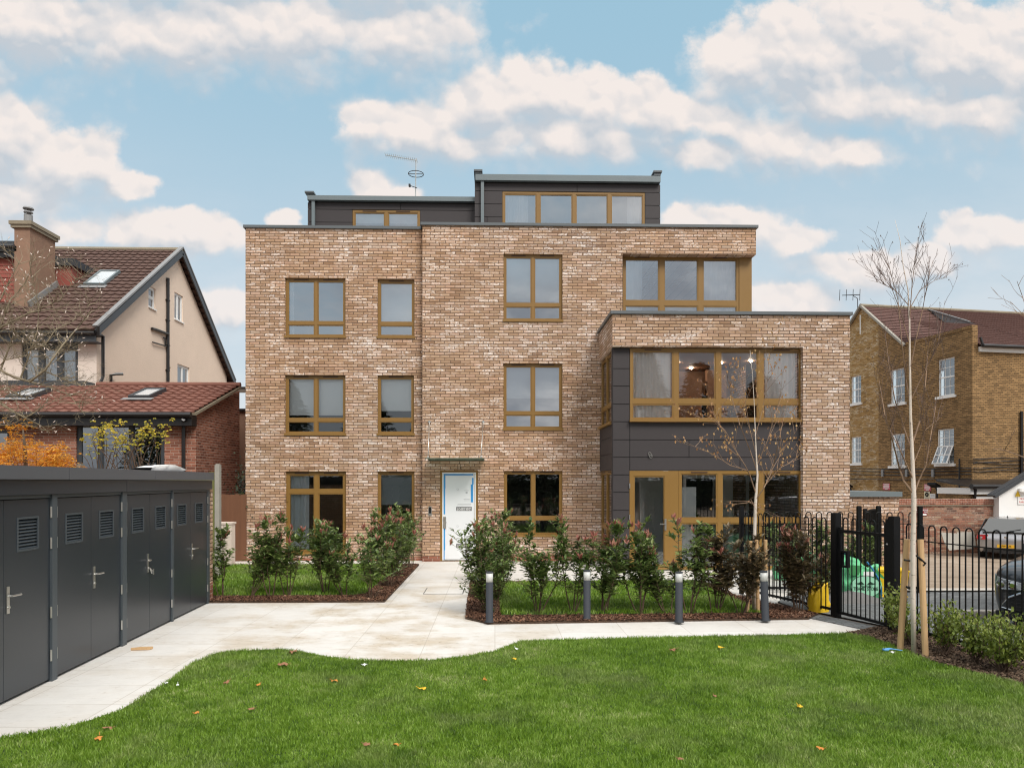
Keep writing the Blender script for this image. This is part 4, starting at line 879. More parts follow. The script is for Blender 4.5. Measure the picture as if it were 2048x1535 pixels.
# ------------------------------------------------------------------ grey bin store
ps, pn = gnd(417, 1205), gnd(0, 1410); dv = (ps - pn).normalized(); rz = math.atan2(dv.y, dv.x)
bs = empty('bin_store', ps, 'long anthracite steel bin store with louvred double doors and flat roof', 'bin store', None, rz)
def sx_(u):             # local x along the store's face seen at column u
    dx, dy = ray(u); dt = dx * dv.y - dy * dv.x; t = (ps.x * dv.y - ps.y * dv.x) / dt; return (Vector((dx * t, dy * t, 0)) - ps).dot(dv)
XA = -8.6
b = MB(); b.box(XA, .19, .10, 2.2, 0, 2.02); part('store_wall', b, mt['joint'], bs, False)
b = MB(); b.box(.012, .20, -.005, 2.21, .341, 2.0); part('brick_pier', b, mt['brick'], bs, False)
b = MB(); b.box(.010, .205, -.008, 2.212, 0, .34); part('red_brick_base', b, mt['redbrick'], bs, False)
b = MB(); rr = [XA, sx_(105) - 3.0, sx_(120), sx_(297), -.02]
for i in range(len(rr) - 1): b.box(rr[i] + .004, rr[i+1] - .004, -.10, 2.4, 2.16, 2.295)
part('roof_trim', b, mt['shedtrim'], bs, False)
b = MB(); rr = [XA, sx_(244), .02]
for i in range(2): b.box(rr[i] + .003, rr[i+1] - .003, -.06, 2.3, 2.004, 2.155)
part('fascia', b, mt['shed'], bs, False)
prs = [(sx_(343.5), sx_(412.5), sx_(379.5)), (sx_(249), sx_(340), sx_(297)), (sx_(109), sx_(239), sx_(180)), (None, sx_(97), sx_(4))]
w4 = prs[2][1] - prs[2][0]; prs[3] = (prs[3][1] - w4, prs[3][1], prs[3][2]); prs.append((prs[3][0] - w4 - .1, prs[3][0] - .1, prs[3][0] - .1 - w4 / 2))
edges = sorted([q for p in prs for q in p[:2]])
b = MB(); b.box(edges[-1] + .006, .008, -.02, .09, 0, 2.0)
for i in range(1, len(edges) - 1, 2): b.box(edges[i] + .008, edges[i+1] - .008, -.035, .09, 0, 2.0)
b.box(XA, .008, -.018, .09, 1.965, 2.0); part('door_frame', b, mt['shedframe'], bs, False)
def louvre_leaf(x0, x1, hinge, handle, i):
    b = MB(); lx = x0 + (x1 - x0) * .5; w2 = min(.16, (x1 - x0) * .22); zl0, zl1 = 1.46, 1.76
    op = [(lx - w2, lx + w2, zl0, zl1)]
    wall_cells(b, x0, x1, .03, 1.955, op, -.012, .05); b.poly([(x0, -.012, .03), (x0, .03, .03), (x0, .03, 1.955), (x0, -.012, 1.955)]); b.poly([(x1, -.012, .03), (x1, .03, .03), (x1, .03, 1.955), (x1, -.012, 1.955)])
    dr = part('steel_door', b, mt['shed'], bs, False)
    b = MB(); f = .022
    b.box(lx - w2 - f, lx + w2 + f, -.018, -.0125, zl1, zl1 + f); b.box(lx - w2 - f, lx + w2 + f, -.018, -.0125, zl0 - f, zl0); b.box(lx - w2 - f, lx - w2, -.018, -.0125, zl0, zl1); b.box(lx + w2, lx + w2 + f, -.018, -.0125, zl0, zl1)
    for k in range(9):
        z = zl0 + (k + .15) * (zl1 - zl0) / 9; b.prism([(lx - w2, -.010, z), (lx - w2, .030, z + .026), (lx - w2, .033, z + .020), (lx - w2, -.007, z - .006)], (2 * w2, 0, 0))
    part('louvre', b, mt['shedframe'], dr)
    xh = x1 if hinge > 0 else x0
    for z in (.22, .68, 1.42, 1.75):
        b = MB(); b.tube([(xh + hinge * .004, -.024, z), (xh + hinge * .004, -.024, z + .12)], .011, 8); part('hinge', b, mt['steel'], dr)
    if handle:
        xh = x0 + .055 if handle > 0 else x1 - .055
        b = MB(); b.box(xh - .02, xh + .02, -.024, -.0125, .86, 1.12); b.tube([(xh, -.02, 1.03), (xh, -.062, 1.03), (xh + handle * .13, -.066, 1.028)], .010, 8); b.tube([(xh, -.024, .92), (xh, -.036, .92)], .014, 8); part('lever_handle', b, mt['steel'], dr)
    return dr
for i, (x0, x1, xm_) in enumerate(prs):
    louvre_leaf(x0, xm_ - .003, -1, -1 if i == 1 else 0, i); louvre_leaf(xm_ + .003, x1, 1, 1 if i != 1 else 0, i)
b = MB(); kx = prs[1][2] - .03; b.tube([(kx, -.03, .92), (kx + .02, -.05, .88), (kx + .05, -.06, .86), (kx + .02, -.05, .84), (kx, -.03, .92)], .008, 5); b.box(kx + .03, kx + .05, -.07, -.06, .82, .90)
ke = tag(part('key_bunch', b, mt['steel'], None), 'bunch of keys hanging in the lock of the bin store door', 'keys'); ke.location = ps; ke.rotation_euler.z = rz
b = MB(); rn = random.Random(5)
sxa, sxb = sx_(308), sx_(372)
prev = None
for i in range(9):
    x = sxa + (sxb - sxa) * i / 8; hgt = .03 + .05 * math.sin(i / 8 * math.pi) + rn.uniform(0, .02); cur = [b.p((x, .05, 2.297)), b.p((x, .0 + rn.uniform(-.02, .03), 2.297 + hgt)), b.p((x, .25, 2.30 + hgt * .9)), b.p((x, .4, 2.297))]
    if prev:
        for k in range(3): b.f.append([prev[k], cur[k], cur[k+1], prev[k+1]])
    prev = cur
sh = tag(part('plastic_sheet', b, mt['white'], None, smooth=True), 'crumpled white plastic sheet lying on the bin store roof', 'plastic sheet'); sh.location = ps; sh.rotation_euler.z = rz

# ------------------------------------------------------------------ old stock brick building on the right
def plane_hit(u, v, P, n):
    dx, dy = ray(u); d = Vector((dx, dy, (HZ - v) / F)); t = n.dot(P - Vector((0, 0, H))) / n.dot(d); return Vector((0, 0, H)) + d * t
CO = at(1945, HZ, 30.); CO.z = 0; RO = R(9.06); nL = Vector((-math.cos(RO), -math.sin(RO), 0)); Rinv = Matrix.Rotation(-RO, 3, 'Z')
def oh(u, v): return Rinv @ (plane_hit(u, v, CO, nL) - CO)          # on its left wall
nF = Vector((math.sin(RO), -math.cos(RO), 0))
def of(u, v, y=0.): return Rinv @ (plane_hit(u, v, CO - nF * y, nF) - CO)   # on its front wall
ob = empty('old_brick_building', CO, 'old yellow stock brick building with white sash windows and red tiled roof', 'building', None, RO)
ze, zp = of(1946, 692).z, oh(1944, 656).z; yr_, zr_ = oh(1722, 612).y, oh(1722, 612).z; yv = oh(1810, 690).y; yd_ = oh(1757, 900).y
def ow(u0, u1, v0, v1): 
    a, c_ = oh(u0, v1), oh(u1, v0); m_ = (u0 + u1) / 2; return (-a.y, -c_.y, oh(m_, v1).z, oh(m_, v0).z)
TL = Matrix.Rotation(R(-90), 4, 'Z')                       # canonical x -> -y
OWD = [ow(1781, 1810, 737, 806), ow(1876, 1909, 716, 791), ow(1781, 1810, 867, 931), ow(1874, 1908, 857, 927)]
OWP = [ow(1699, 1719.5, 751, 806), ow(1699, 1719.5, 873, 926)]
y2 = 2 * yr_ - yv
b = MB(TL); wall_cells(b, -yv, 0, -1.2, zp, [o for o in OWD if o[0] > -yv - .01], 0, .12); OWL = [(min(o[0], -yv - .02), min(o[1], -yv - .02), *o[2:]) for o in OWD if o[0] <= -yv - .01]
wall_cells(b, -yd_, -yv, -1.2, zr_, OWL, 0, .12, clip=[(-yd_, -1.2), (-yv, -1.2), (-yv, zp), (-yd_, zp + (yd_ - yv) * (zr_ - zp) / (yr_ - yv))])
b2 = MB(); wall_cells(b2, .26, 26, -1.2, ze, [], 0); b.T = None
for f in b2.f: b.poly([b2.v[i] for i in f])
b.poly([(0, 0, -1.2), (.26, 0, -1.2), (.26, 0, zp), (0, 0, zp)]); b.poly([(.26, 0, ze), (.26, 4, ze), (.26, 4, zp), (.26, 0, zp)])
part('dark_brick_wall', b, mt['stock'], ob, False)
b = MB(TL); wall_cells(b, -y2, -yd_, -1.2, zr_, OWP, .08, .12, clip=[(-y2, -1.2), (-yd_, -1.2), (-yd_, zp + (yd_ - yv) * (zr_ - zp) / (yr_ - yv)), (-yr_, zr_), (-y2, zp)]); part('pale_gable_wall', b, mt['stockpale'], ob, False)
b = MB(); 
for i in range(int(yv / .09)): b.box(-.03, .26, i * .09 + .004, i * .09 + .086, zp + .002, zp + .14)
part('parapet_coping', b, mt['stock'], ob, False)
for i, o_ in enumerate(OWD + OWP):
    dd = .08 if i >= 4 else 0.
    wd, ht = o_[1] - o_[0], o_[3] - o_[2]; Tm = TL @ Matrix.Translation((o_[0], dd, o_[2]))
    b = MB(Tm); f = .055; b.box(0, f, .06, .12, 0, ht); b.box(wd - f, wd, .06, .12, 0, ht); b.box(f, wd - f, .06, .12, 0, f); b.box(f, wd - f, .06, .12, ht - f, ht); b.box(f, wd - f, .055, .115, ht / 2 - .03, ht / 2 + .03)
    for k in (1, 2): b.box(f + (wd - 2*f) * k / 3 - .012, f + (wd - 2*f) * k / 3 + .012, .075, .10, f, ht - f)
    for z in (.25, .75): b.box(f, wd - f, .076, .099, ht * z - .012, ht * z + .012)
    b.box(-.10, wd + .10, -.08, .10, -.12, -.003)
    sw = part('sash_window', b, mt['white'], ob, False)
    b = MB(Tm); b.poly([(f, .09, f), (wd - f, .09, f), (wd - f, .09, ht - f), (f, .09, ht - f)]); part('pane', b, mt['glassold'], sw)
    b = MB(Tm); b.box(.01, wd - .01, .30, .9, .01, ht - .01); part('room_interior', b, mt['roomshade'], sw)
    b = MB(Tm)
    for k in range(int(ht / .07)): b.box(f, wd - f, .14, .165, f + k * .07, f + k * .07 + .022)
    if i in (2, 3, 5): part('slat_blind', b, mt['white'], sw)
    if i == 3:
        b = MB(Tm); 
        for k in range(4): xx = .05 + k * (wd - .14) / 3; b.bar((xx, -.30, .02), (xx, .03, ht * .5), .045, .04)
        for t_ in (0, .5, 1): b.bar((.03, -.30 + .33 * t_, .02 + (ht * .5 - .02) * t_), (wd - .05, -.30 + .33 * t_, .02 + (ht * .5 - .02) * t_), .05, .045)
        op = part('open_hopper_sash', b, mt['white'], sw)
        b = MB(Tm); b.poly([(.05, -.29, .04), (wd - .06, -.29, .04), (wd - .06, .02, ht * .5), (.05, .02, ht * .5)]); part('hopper_pane', b, mt['glassold'], op)
    if i < 4:
        b = MB(Tm)
        for k in range(13): xx = -.06 + k * (wd + .12) / 13; b.prism([(xx + .006, -.006, ht + .004), (xx + (wd + .12) / 13 - .006, -.006, ht + .004), (xx + (wd + .12) / 13 - .006 + (k - 6) * .004, -.006, ht + .22), (xx + .006 + (k - 6) * .004, -.006, ht + .22)], (0, .02, 0))
        part('brick_arch', b, mt['stock'], sw)
# roof
xs_ = 4.1
upA = Vector((0, yr_ - yv, zr_ - zp)); b = MB(); tiles(b, (-.05, yv - .05, zp - .05), (1, 0, 0), upA, xs_ + .05, upA.length + .05, tw=.17, course=.18, amp=.004, step=.034, sub=2)
upB = Vector((0, yr_ + .25, zr_ - ze - .0)); tiles(b, (xs_, -.25, ze + .0), (1, 0, 0), upB, 24, upB.length, tw=.17, course=.18, amp=.004, step=.034, sub=2, seed=2)
sB = upB.z / upB.y
tiles(b, (.26, -.25, ze), (1, 0, 0), upB, xs_ - .26, upB.length * .575, tw=.17, course=.18, amp=.004, step=.034, sub=2, seed=5)
upC = Vector((0, yr_ - y2, zr_ - zp)); tiles(b, (-.05, y2, zp - .02), (1, 0, 0), upC, 26, upC.length, tw=.34, course=.32, amp=0, step=.016, sub=2)
orf = part('tiled_roof', b, mt['tileold'], ob, False)
b = MB(); b.tube([(-.05, yr_, zr_ + .03), (28, yr_, zr_ + .03)], .10, 8); part('ridge_tiles', b, mt['stone'], orf)
b = MB(); b.poly([(xs_, yv, zp - .3), (xs_, yr_, zr_), (xs_, yv, ze + (yv + .25) * sB)]); b.bar((xs_ - .04, yv + .4, ze + (yv + .65) * sB + .03), (xs_ - .04, yr_, zr_ + .03), .10, .05); part('lead_flashing', b, mt['lead'], orf)
b = MB(); nA = upA.normalized(); b.bar((-.02, yv, zp - .0), (-.02, yr_, zr_ + .02), .14, .10); b.bar((-.02, y2, zp), (-.02, yr_, zr_ + .02), .14, .10); part('verge_stone', b, mt['concrete'], orf)
b = MB(); b.box(.3, 26, -.10, -.004, ze - .24, ze - .02); part('white_fascia', b, mt['white'], ob, False)
b = MB(); b.tube([(.28, -.26, ze - .01), (26, -.26, ze - .01)], .08, 8); b.tube([(.2, -.2, ze + .35), (.28, -.25, ze)], .06, 6); part('gutter', b, mt['pipe'], ob, False)
b = MB()
for v in (936, 941.5, 948, 957):
    p, q = oh(1690, v), oh(1944, v); b.tube([(-.05, p.y, p.z), (-.05, (p.y + q.y) / 2, (p.z + q.z) / 2 - .05), (-.05, q.y, q.z)], .022, 5)
for v in (917, 922, 926, 936, 942): p = of(1950, v); b.tube([(0, -.04, p.z)] + [(k * 1.2 + .3, -.05, p.z + .06 * math.sin(k * 1.7 + v)) for k in range(10)], .018, 5)
p = oh(1921, 930); b.tube([(-.06, p.y, p.z + .3), (-.06, p.y, .3)], .03, 6); p = of(2040, 850); b.tube([(p.x, -.08, p.z + .6), (p.x, -.08, .5)], .06, 6); b.tube([(p.x + .3, -.08, p.z - .2), (p.x + .3, -.08, .5)], .05, 6)
part('wall_cables', b, mt['pipe'], ob, False)
for u in (1767, 1815, 1868):
    b = MB(); p = oh(u, 944); b.box(-.09, -.002, p.y - .07, p.y + .07, p.z - .22, p.z + .14); part('cable_bracket', b, mt['lead'], ob, False)
b = MB(); p = oh(1722, 668); q = oh(1722, 630); b.tube([(-.04, p.y, p.z), (-.04, p.y, q.z)], .03, 6); part('white_pipe', b, mt['white'], ob, False)
b = MB(); p = oh(1893, 992); b.box(-.09, -.002, p.y - .22, p.y + .22, p.z - .15, p.z + .15); vb = part('vent_cover', b, mt['white'], ob, False)
b = MB(); b.box(-.10, -.0905, p.y - .13, p.y + .13, p.z + .02, p.z + .07); b.box(-.10, -.0905, p.y - .13, p.y + .13, p.z - .07, p.z - .02); part('vent_slot', b, mt['black'], vb)
# lean-to
pl = of(1937, 968, -1.6); b = MB(); x0 = pl.x; b.box(x0, x0 + 8, -1.6, -.003, -1.2, of(1945, 985, -1.6).z); part('lean_to_wall', b, mt['stock'], ob, False)
zt3 = of(1945, 972, -1.6).z; b = MB(); b.box(x0 - .05, x0 + 8, -1.75, -.003, zt3 - .32, zt3 - .06); part('lean_to_fascia', b, mt['white'], ob, False)
b = MB(); b.tube([(x0 - .1, -1.85, zt3), (x0 + 8, -1.85, zt3)], .11, 8); b.prism([(x0 - .1, -1.8, zt3), (x0 - .1, -.004, zt3 + .28), (x0 - .1, -.004, zt3 + .2), (x0 - .1, -1.8, zt3 - .04)], (8, 0, 0)); b.tube([(x0 + .15, -1.8, zt3), (x0 + .2, -1.68, zt3 - .6), (x0 + .2, -1.68, .3)], .06, 7); part('lean_to_gutter', b, mt['pipe'], ob, False)
b = MB(); p = of(1950, 997, -1.6); b.box(p.x, p.x + 1.3, -1.63, -1.603, p.z - .2, p.z + .1); part('white_lintel', b, mt['white'], ob, False)
# signs and floodlights on its left wall
mt['signred'] = M('pink_red_sign', (.50, .09, .12), .5, 0., .08, 4.); mt['signcream'] = M('cream_sign', (.70, .64, .46), .5); mt['signmaroon'] = M('maroon_sign', (.20, .012, .02), .5)
mt['yellow'] = M('yellow_plastic', (.72, .46, .012), .5, 0., .12, 2.)
def wall_sign(name, label, u0, u1, v0, v1, mat, bars=(), barmat='white', text_=None, ring=None):
    a, c_ = oh(u0, v1), oh(u1, v0); e = empty(name, CO + Matrix.Rotation(RO, 3, 'Z') @ Vector((0, (a.y + c_.y) / 2, a.z)), label, 'sign', None, RO)
    wd = a.y - c_.y; ht = oh((u0 + u1) / 2, v0).z - oh((u0 + u1) / 2, v1).z
    b = MB(); b.box(-.04, -.025, -wd / 2, wd / 2, 0, ht); part('board', b, mt[mat], e, False)
    b = MB()
    for (z0, z1, l) in bars: b.box(-.044, -.0405, -wd * l / 2, wd * l / 2, ht * z0, ht * z1)
    if bars: part('printed_lines', b, mt[barmat], e, False)
    if ring:
        b = MB(); b.tube([(-.045, ring * wd * math.cos(k * .3927), ht * .63 + ring * wd * math.sin(k * .3927)) for k in range(17)], .035, 5); part('printed_ring', b, mt['black'], e, False)
LN = ((.88, .94, .86), (.74, .80, .7), (.58, .66, .86), (.44, .52, .8), (.30, .38, .86), (.10, .20, .42))
wall_sign('parking_sign', 'pink and white notice above the grey coping of the low brick wall', 1767, 1781, 966, 979, 'signred', LN)
wall_sign('parking_sign', 'pink and white notice right of the white birch trunk, above cream sign', 1849.5, 1863, 967.5, 981, 'signred', LN)
wall_sign('notice_board', 'cream notice with a black ring under the pink notice', 1850, 1861, 982, 998.5, 'signcream', ((.2, .24, .8), (.1, .14, .8), (.88, .91, .7)), 'ink', ring=.22)
wall_sign('white_notice', 'blank white notice beside the cream ringed notice', 1861.5, 1872, 986.5, 995.5, 'white', ((.6, .68, .7), (.4, .48, .7)), 'faint')
for u, v, lab in ((1878, 974, 'black floodlight on the stock brick wall right of the notices'), (1704, 974, 'black floodlight on the stock brick wall beside the apartment corner')):
    p = oh(u, v); e = empty('floodlight', CO + Matrix.Rotation(RO, 3, 'Z') @ p, lab, 'floodlight', None, RO)
    b = MB(); b.prism([(-.42, -.25, .12), (-.42, .25, .12), (-.15, .25, -.02), (-.15, -.25, -.02)], (.03, 0, .10)); part('lamp_head', b, mt['black'], e, False)
    b = MB(); b.bar((-.14, 0, .02), (-.04, 0, -.25), .10, .06); b.box(-.06, -.003, -.09, .09, -.50, -.22); part('bracket', b, mt['black'], e, False)
# aerial at its gable
p = CO + Matrix.Rotation(RO, 3, 'Z') @ Vector((.1, oh(1712, 630).y, oh(1712, 615).z)); ae = empty('gable_aerial', p, 'small television aerial on the gable of the old brick building', 'aerial')
b = MB(); b.tube([p + Vector((0, 0, -.6)), p + Vector((0, 0, .5)), p + Vector((-.25, 0, .65))], .02, 5); b.tube([p + Vector((-.1, -.4, .6)), p + Vector((-.7, .3, .75))], .022, 5); part('mast', b, mt['pipe'], ae)
b = MB()
for k in range(4):
    q = p + Vector((-.1, -.4, .6)).lerp(Vector((-.8, .4, .78)), k / 3); b.tube([q + Vector((0, .0, -.3)), q + Vector((.05, .05, .32))], .016, 4)
part('elements', b, mt['pipe'], ae)

# ------------------------------------------------------------------ red boundary wall and white garage
yw = 26.5; xa, xe = X(1690, yw), X(1999, yw); zt = Z(1006, yw, 1900)
rw = empty('boundary_wall', (xa, yw, -.6), 'weathered red brick boundary wall behind the gravel yard', 'wall')
b = MB(); b.box(xa, xe, yw, yw + .25, -1.2, zt - .10); part('brickwork', b, mt['oldred'], rw)
b = MB(); n = int((xe - xa) / .095)
for i in range(n): b.box(xa + i * .095 + .004, xa + i * .095 + .091, yw - .02, yw + .27, zt - .06, zt + .17)
part('brick_on_edge_coping', b, mt['redbrick'], rw)
b = MB(); b.box(xa, xe, yw - .05, yw + .30, zt - .098, zt - .062); part('tile_creasing', b, mt['stone'], rw)
gx0 = X(1998, 26.2); ga = empty('white_garage', (gx0, 26.2, -.6), 'white painted garage with dark sloping roof edge behind the silver car', 'garage')
zl_, zg_ = Z(986, 26.2, 1998), Z(955, 26.2, 2048); sl = (zg_ - zl_) / (X(2048, 26.2) - gx0)
b = MB(); b.prism([(gx0, 26.2, -1.2), (gx0 + 6, 26.2, -1.2), (gx0 + 6, 26.2, zl_), (gx0 + 3, 26.2, zl_ + 3 * sl), (gx0, 26.2, zl_)], (0, .3, 0)); part('painted_wall', b, mt['white'], ga)
b = MB(); b.bar((gx0 - .25, 26.12, zl_ - .25 * sl + .03), (gx0 + 3, 26.12, zl_ + 3 * sl + .03), .14, .10); b.prism([(gx0 - .25, 26.2, zl_ - .25 * sl + .05), (gx0 + 3, 26.2, zl_ + 3 * sl + .05), (gx0 + 3, 26.2, zl_ + 3 * sl + .11), (gx0 - .25, 26.2, zl_ - .25 * sl + .11)], (0, .3, 0)); part('roof_edge', b, mt['dkgrey'], ga)
def flat_sign(name, label, u0, u1, v0, v1, Y, mat, lines, tm):
    x0, x1, z0, z1 = rect(u0, u1, v0, v1, Y); e = empty(name, (x0, Y, z0), label, 'sign'); b = MB(); b.box(x0, x1, Y - .03, Y - .003, z0, z1); part('board', b, mt[mat], e)
    for (tx, zf, sf) in lines: text(tx, (z1 - z0) * sf, tm, e, ((x0 + x1) / 2, Y - .032, z0 + (z1 - z0) * zf))
mt['redink'] = M('faded_red_print', (.50, .10, .09), .6)
flat_sign('private_parking_sign', 'white sign reading private parking in red on the white garage', 2035, 2060, 993, 1008, 26.2, 'white', (('PRIVATE', .72, .34), ('PARKING', .30, .34)), 'redink')
x0, x1, z0, z1 = rect(2030, 2040, 981, 992, 26.2); b = MB(); b.prism([(x0, 26.17, z0), (x1, 26.17, z0), ((x0 + x1) / 2, 26.17, z1)], (0, .025, 0)); tag(part('warning_triangle', b, mt['yellow']), 'yellow triangular warning sign above the private parking sign', 'sign')
b = MB(); c_ = at(2046, 980, 26.0); b.box(c_.x - .05, c_.x + .3, 26.0, 26.197, c_.z - .06, c_.z + .06); b.T = Matrix.Translation((c_.x - .07, 26.05, c_.z)) ; b.lathe([(.045, -.05), (.05, .05)], 10); tag(part('security_camera', b, mt['white']), 'small white security camera high on the garage wall', 'camera')
flat_sign('maroon_sign', 'maroon notice with white print on the red boundary wall', 1833, 1853.5, 1016, 1031, yw, 'signmaroon', (('NO PARKING', .78, .26), ('AT ANY TIME', .52, .24)), 'white')
b = MB(); x0, x1, z0, z1 = rect(1834.5, 1852, 1026.5, 1030, yw); b.box(x0, x1, yw - .034, yw - .0305, z0, z1); tag(part('sign_strip', b, mt['white'], [o for o in bpy.data.objects if o.name.startswith('maroon_sign')][0]))
# low tan brick wall with grey coping beside the block
yk = 17.2; x0, x1 = xb1 + .003, X(1802, yk); zc = Z(993, yk, 1750)
lw = empty('coped_brick_wall', (x0, yk, 0), 'tan brick side wall with grey metal coping joined to the apartment block', 'wall')
b = MB(); b.box(x0, x1 - .05, yk, yk + 2.5, -.6, zc); part('brickwork', b, mt['brick'], lw)
b = MB(); b.box(x0 + .02, x1, yk - .06, yk + 2.56, zc + .002, zc + .13); part('metal_coping', b, mt['gutter'], lw)
# stone slabs leaning on the red wall
for i, (pts, lab) in enumerate((([(1882, 1064), (1920, 1067), (1921, 1098), (1899, 1100), (1889, 1085)], 'grey stone slab with a pointed left corner leaning on the red wall'), ([(1914, 1064), (1948, 1063), (1952, 1090), (1944, 1097), (1917, 1099)], 'squarer grey stone slab leaning on the red wall nearest the silver car'))):
    b = MB(); b.prism([at(u, v, 25.3 + .35 * (1100 - v) / 40 + .12 * i) for u, v in pts], (.02, .06, 0)); tag(part('stone_slab', b, mt['concrete']), lab, 'stone slab', 'stone slabs leaning on the wall')
# ------------------------------------------------------------------ bow-top railings
def bow_run(b, p, q, top=1.55, pitch=.185, wid=.10, r=.0095, z0=.06, off=.06):
    p, q = Vector((*p, 0)), Vector((*q, 0)); d = q - p; L = d.length; d.normalize(); n = max(1, int((L - 2 * off) / pitch)); s = (L - 2 * off) / n
    for i in range(n):
        x0 = off + s * (i + .5) - wid / 2; a = p + d * x0; c = p + d * (x0 + wid); zt = top - wid / 2; g0, g1 = gz(a.x, a.y), gz(c.x, c.y)
        pts = [(a.x, a.y, g0 + z0)] + [tuple(a.lerp(c, .5) + d * (-math.cos(t) * wid / 2) + Vector((0, 0, zt + math.sin(t) * wid / 2 + (g0 + g1) / 2))) for t in [k * math.pi / 8 for k in range(9)]] + [(c.x, c.y, g1 + z0)]
        b.tube(pts, r, 6)
def railing(name, pts, label, post_at=None, top=1.55, ph=1.66, prail=1.33):
    e = empty(name, (*pts[0], 0), label, 'railing', 'black bow top railings')
    for i in range(len(pts) - 1):
        p, q = Vector((*pts[i], 0)), Vector((*pts[i+1], 0)); b = MB(); bow_run(b, pts[i], pts[i+1], top); part('bow_top_bars', b, mt['black'], e)
        g0, g1 = gz(p.x, p.y), gz(q.x, q.y)
        for z, h in ((.10, .04), (prail, .014)): b = MB(); b.bar((p.x, p.y, z + g0), (q.x, q.y, z + g1), .03 if h > .02 else .012, h); part('rail', b, mt['black'], e)
    for (x, y) in (post_at if post_at is not None else pts):
        b = MB(); g0 = gz(x, y); b.box(x - .035, x + .035, y - .035, y + .035, g0 - .1, g0 + ph); b.box(x - .03, x + .03, y - .03, y + .03, g0 + ph, g0 + ph + .012); part('post', b, mt['black'], e)
    return e
gl, gr = gnd(1672, 1232), gnd(1788, 1263); gd = Vector((gr.x - gl.x, gr.y - gl.y, 0)).normalized()
far_end = gr + gd * 4.6
railing('railing', [(gr.x + gd.x * .12, gr.y + gd.y * .12), (gr.x + gd.x * 2.3, gr.y + gd.y * 2.3), (far_end.x, far_end.y)], 'black bow top railing from the gate towards the dark car, behind low green shrubs', post_at=[(gr.x + gd.x * 2.3, gr.y + gd.y * 2.3), (far_end.x, far_end.y)])
pb = at(1483, 1018, 13.2)
railing('railing', [(pb.x, pb.y), (gl.x - gd.x * .12, gl.y - gd.y * .12)], 'black bow top railing between the gate and the lower bay windows, behind the hedge', post_at=[(pb.x, pb.y)])
pc_ = at(1840, 1018, 13.3); pm = at(1718, 1018, 13.3)
railing('railing', [(pb.x + .35, 13.3), (pm.x, 13.3), (pc_.x, 13.3)], 'black bow top railing beyond the gate, along the road behind the green bags', post_at=[(pm.x, 13.3), (pc_.x, 13.3)])
p1_, p2_ = at(1757, 1010, 13.5), at(1730, 1010, 16.8)
railing('railing', [(p1_.x, 13.5), (p2_.x, 16.8)], 'black railing seen almost end on beside the coped brick wall', top=1.6)
# gate
ga_ = math.atan2(gd.y, gd.x); gt = empty('entrance_gate', gl, 'black bow top pedestrian gate with square posts and lock box', 'gate', None, ga_); L = (Vector(gr) - Vector(gl)).length
for x in (0, L):
    b = MB(); b.box(x - .055, x + .055, -.055, .055, 0, 1.63); b.box(x - .05, x + .05, -.05, .05, 1.63, 1.642); part('gate_post', b, mt['black'], gt, False)
b = MB(); x0, x1 = .075, L - .075
b.box(x0, x0 + .04, -.02, .02, .06, 1.42); b.box(x1 - .055, x1, -.03, .03, .06, 1.60); b.box(x0 + .04, x1 - .055, -.02, .02, 1.34, 1.385); b.box(x0 + .04, x1 - .055, -.02, .02, .06, .10); part('gate_frame', b, mt['black'], gt, False)
b = MB(); n = 5; s = (x1 - x0 - .1) / n
for i in range(n):
    a = x0 + .045 + s * (i + .5) - .05
    b.tube([(a, 0, .1)] + [(a + .05 - .05 * math.cos(k * math.pi / 8), 0, 1.52 + .05 * math.sin(k * math.pi / 8)) for k in range(9)] + [(a + .1, 0, .1)], .0095, 6)
part('bow_top_bars', b, mt['black'], gt, False)
b = MB(); b.box(x0 + .04, x0 + .20, -.03, .03, 1.03, 1.06); b.box(x0 + .04, x0 + .20, -.03, .03, .80, .83); b.box(x0 + .17, x0 + .20, -.03, .03, .83, 1.03); b.box(x0 + .04, x0 + .07, -.031, .031, .83, 1.03); part('lock_box', b, mt['black'], gt, False)
for z in (.35, 1.24):
    b = MB(); b.tube([(x1 - .03, -.03, z), (x1 + .06, -.03, z)], .013, 6); part('hinge', b, mt['steel'], gt, False)

# ------------------------------------------------------------------ bollard lights
def bollard():
    e = empty('bollard_light', (0, 0, 0), '', 'bollard')
    b = MB(); b.lathe([(.075, 0), (.075, .012), (.055, .014), (.055, .60)], 20); part('column', b, mt['bollard'], e, False, True)
    b = MB(); b.lathe([(.053, .601), (.053, .735)], 20); part('frosted_lens', b, mt['lens'], e, False, True)
    b = MB(); b.lathe([(.056, .736), (.056, .75), (.052, .754)], 20); part('cap', b, mt['bollard'], e, False)
    return e
mt['bollard'] = M('slate_grey_metal', (.038, .042, .050), .6, 0., .12, 6., spec=.25); mt['lens'] = M('frosted_white_lens', (.60, .60, .58), .3, 0., .06, 8.)
BL_ = [(979, 1243, 'slate bollard light beside the dense hedge at the path corner'), (1174, 1238, 'slate bollard light left of the charcoal bay, second from the path'), (1358, 1243, 'slate bollard light before the glazed bay door, third from the path'), (1531, 1240, 'slightly leaning slate bollard light in front of the young birch')]
bo = bollard()
for i, (u, v, lab) in enumerate(BL_):
    e = bo if i == 0 else copy_tree(bo); e.location = gnd(u, v, .03); e['label'] = lab; e['group'] = 'bollard lights along the path'
    if i == 3: e.rotation_euler = (R(1), R(-2.5), 0)

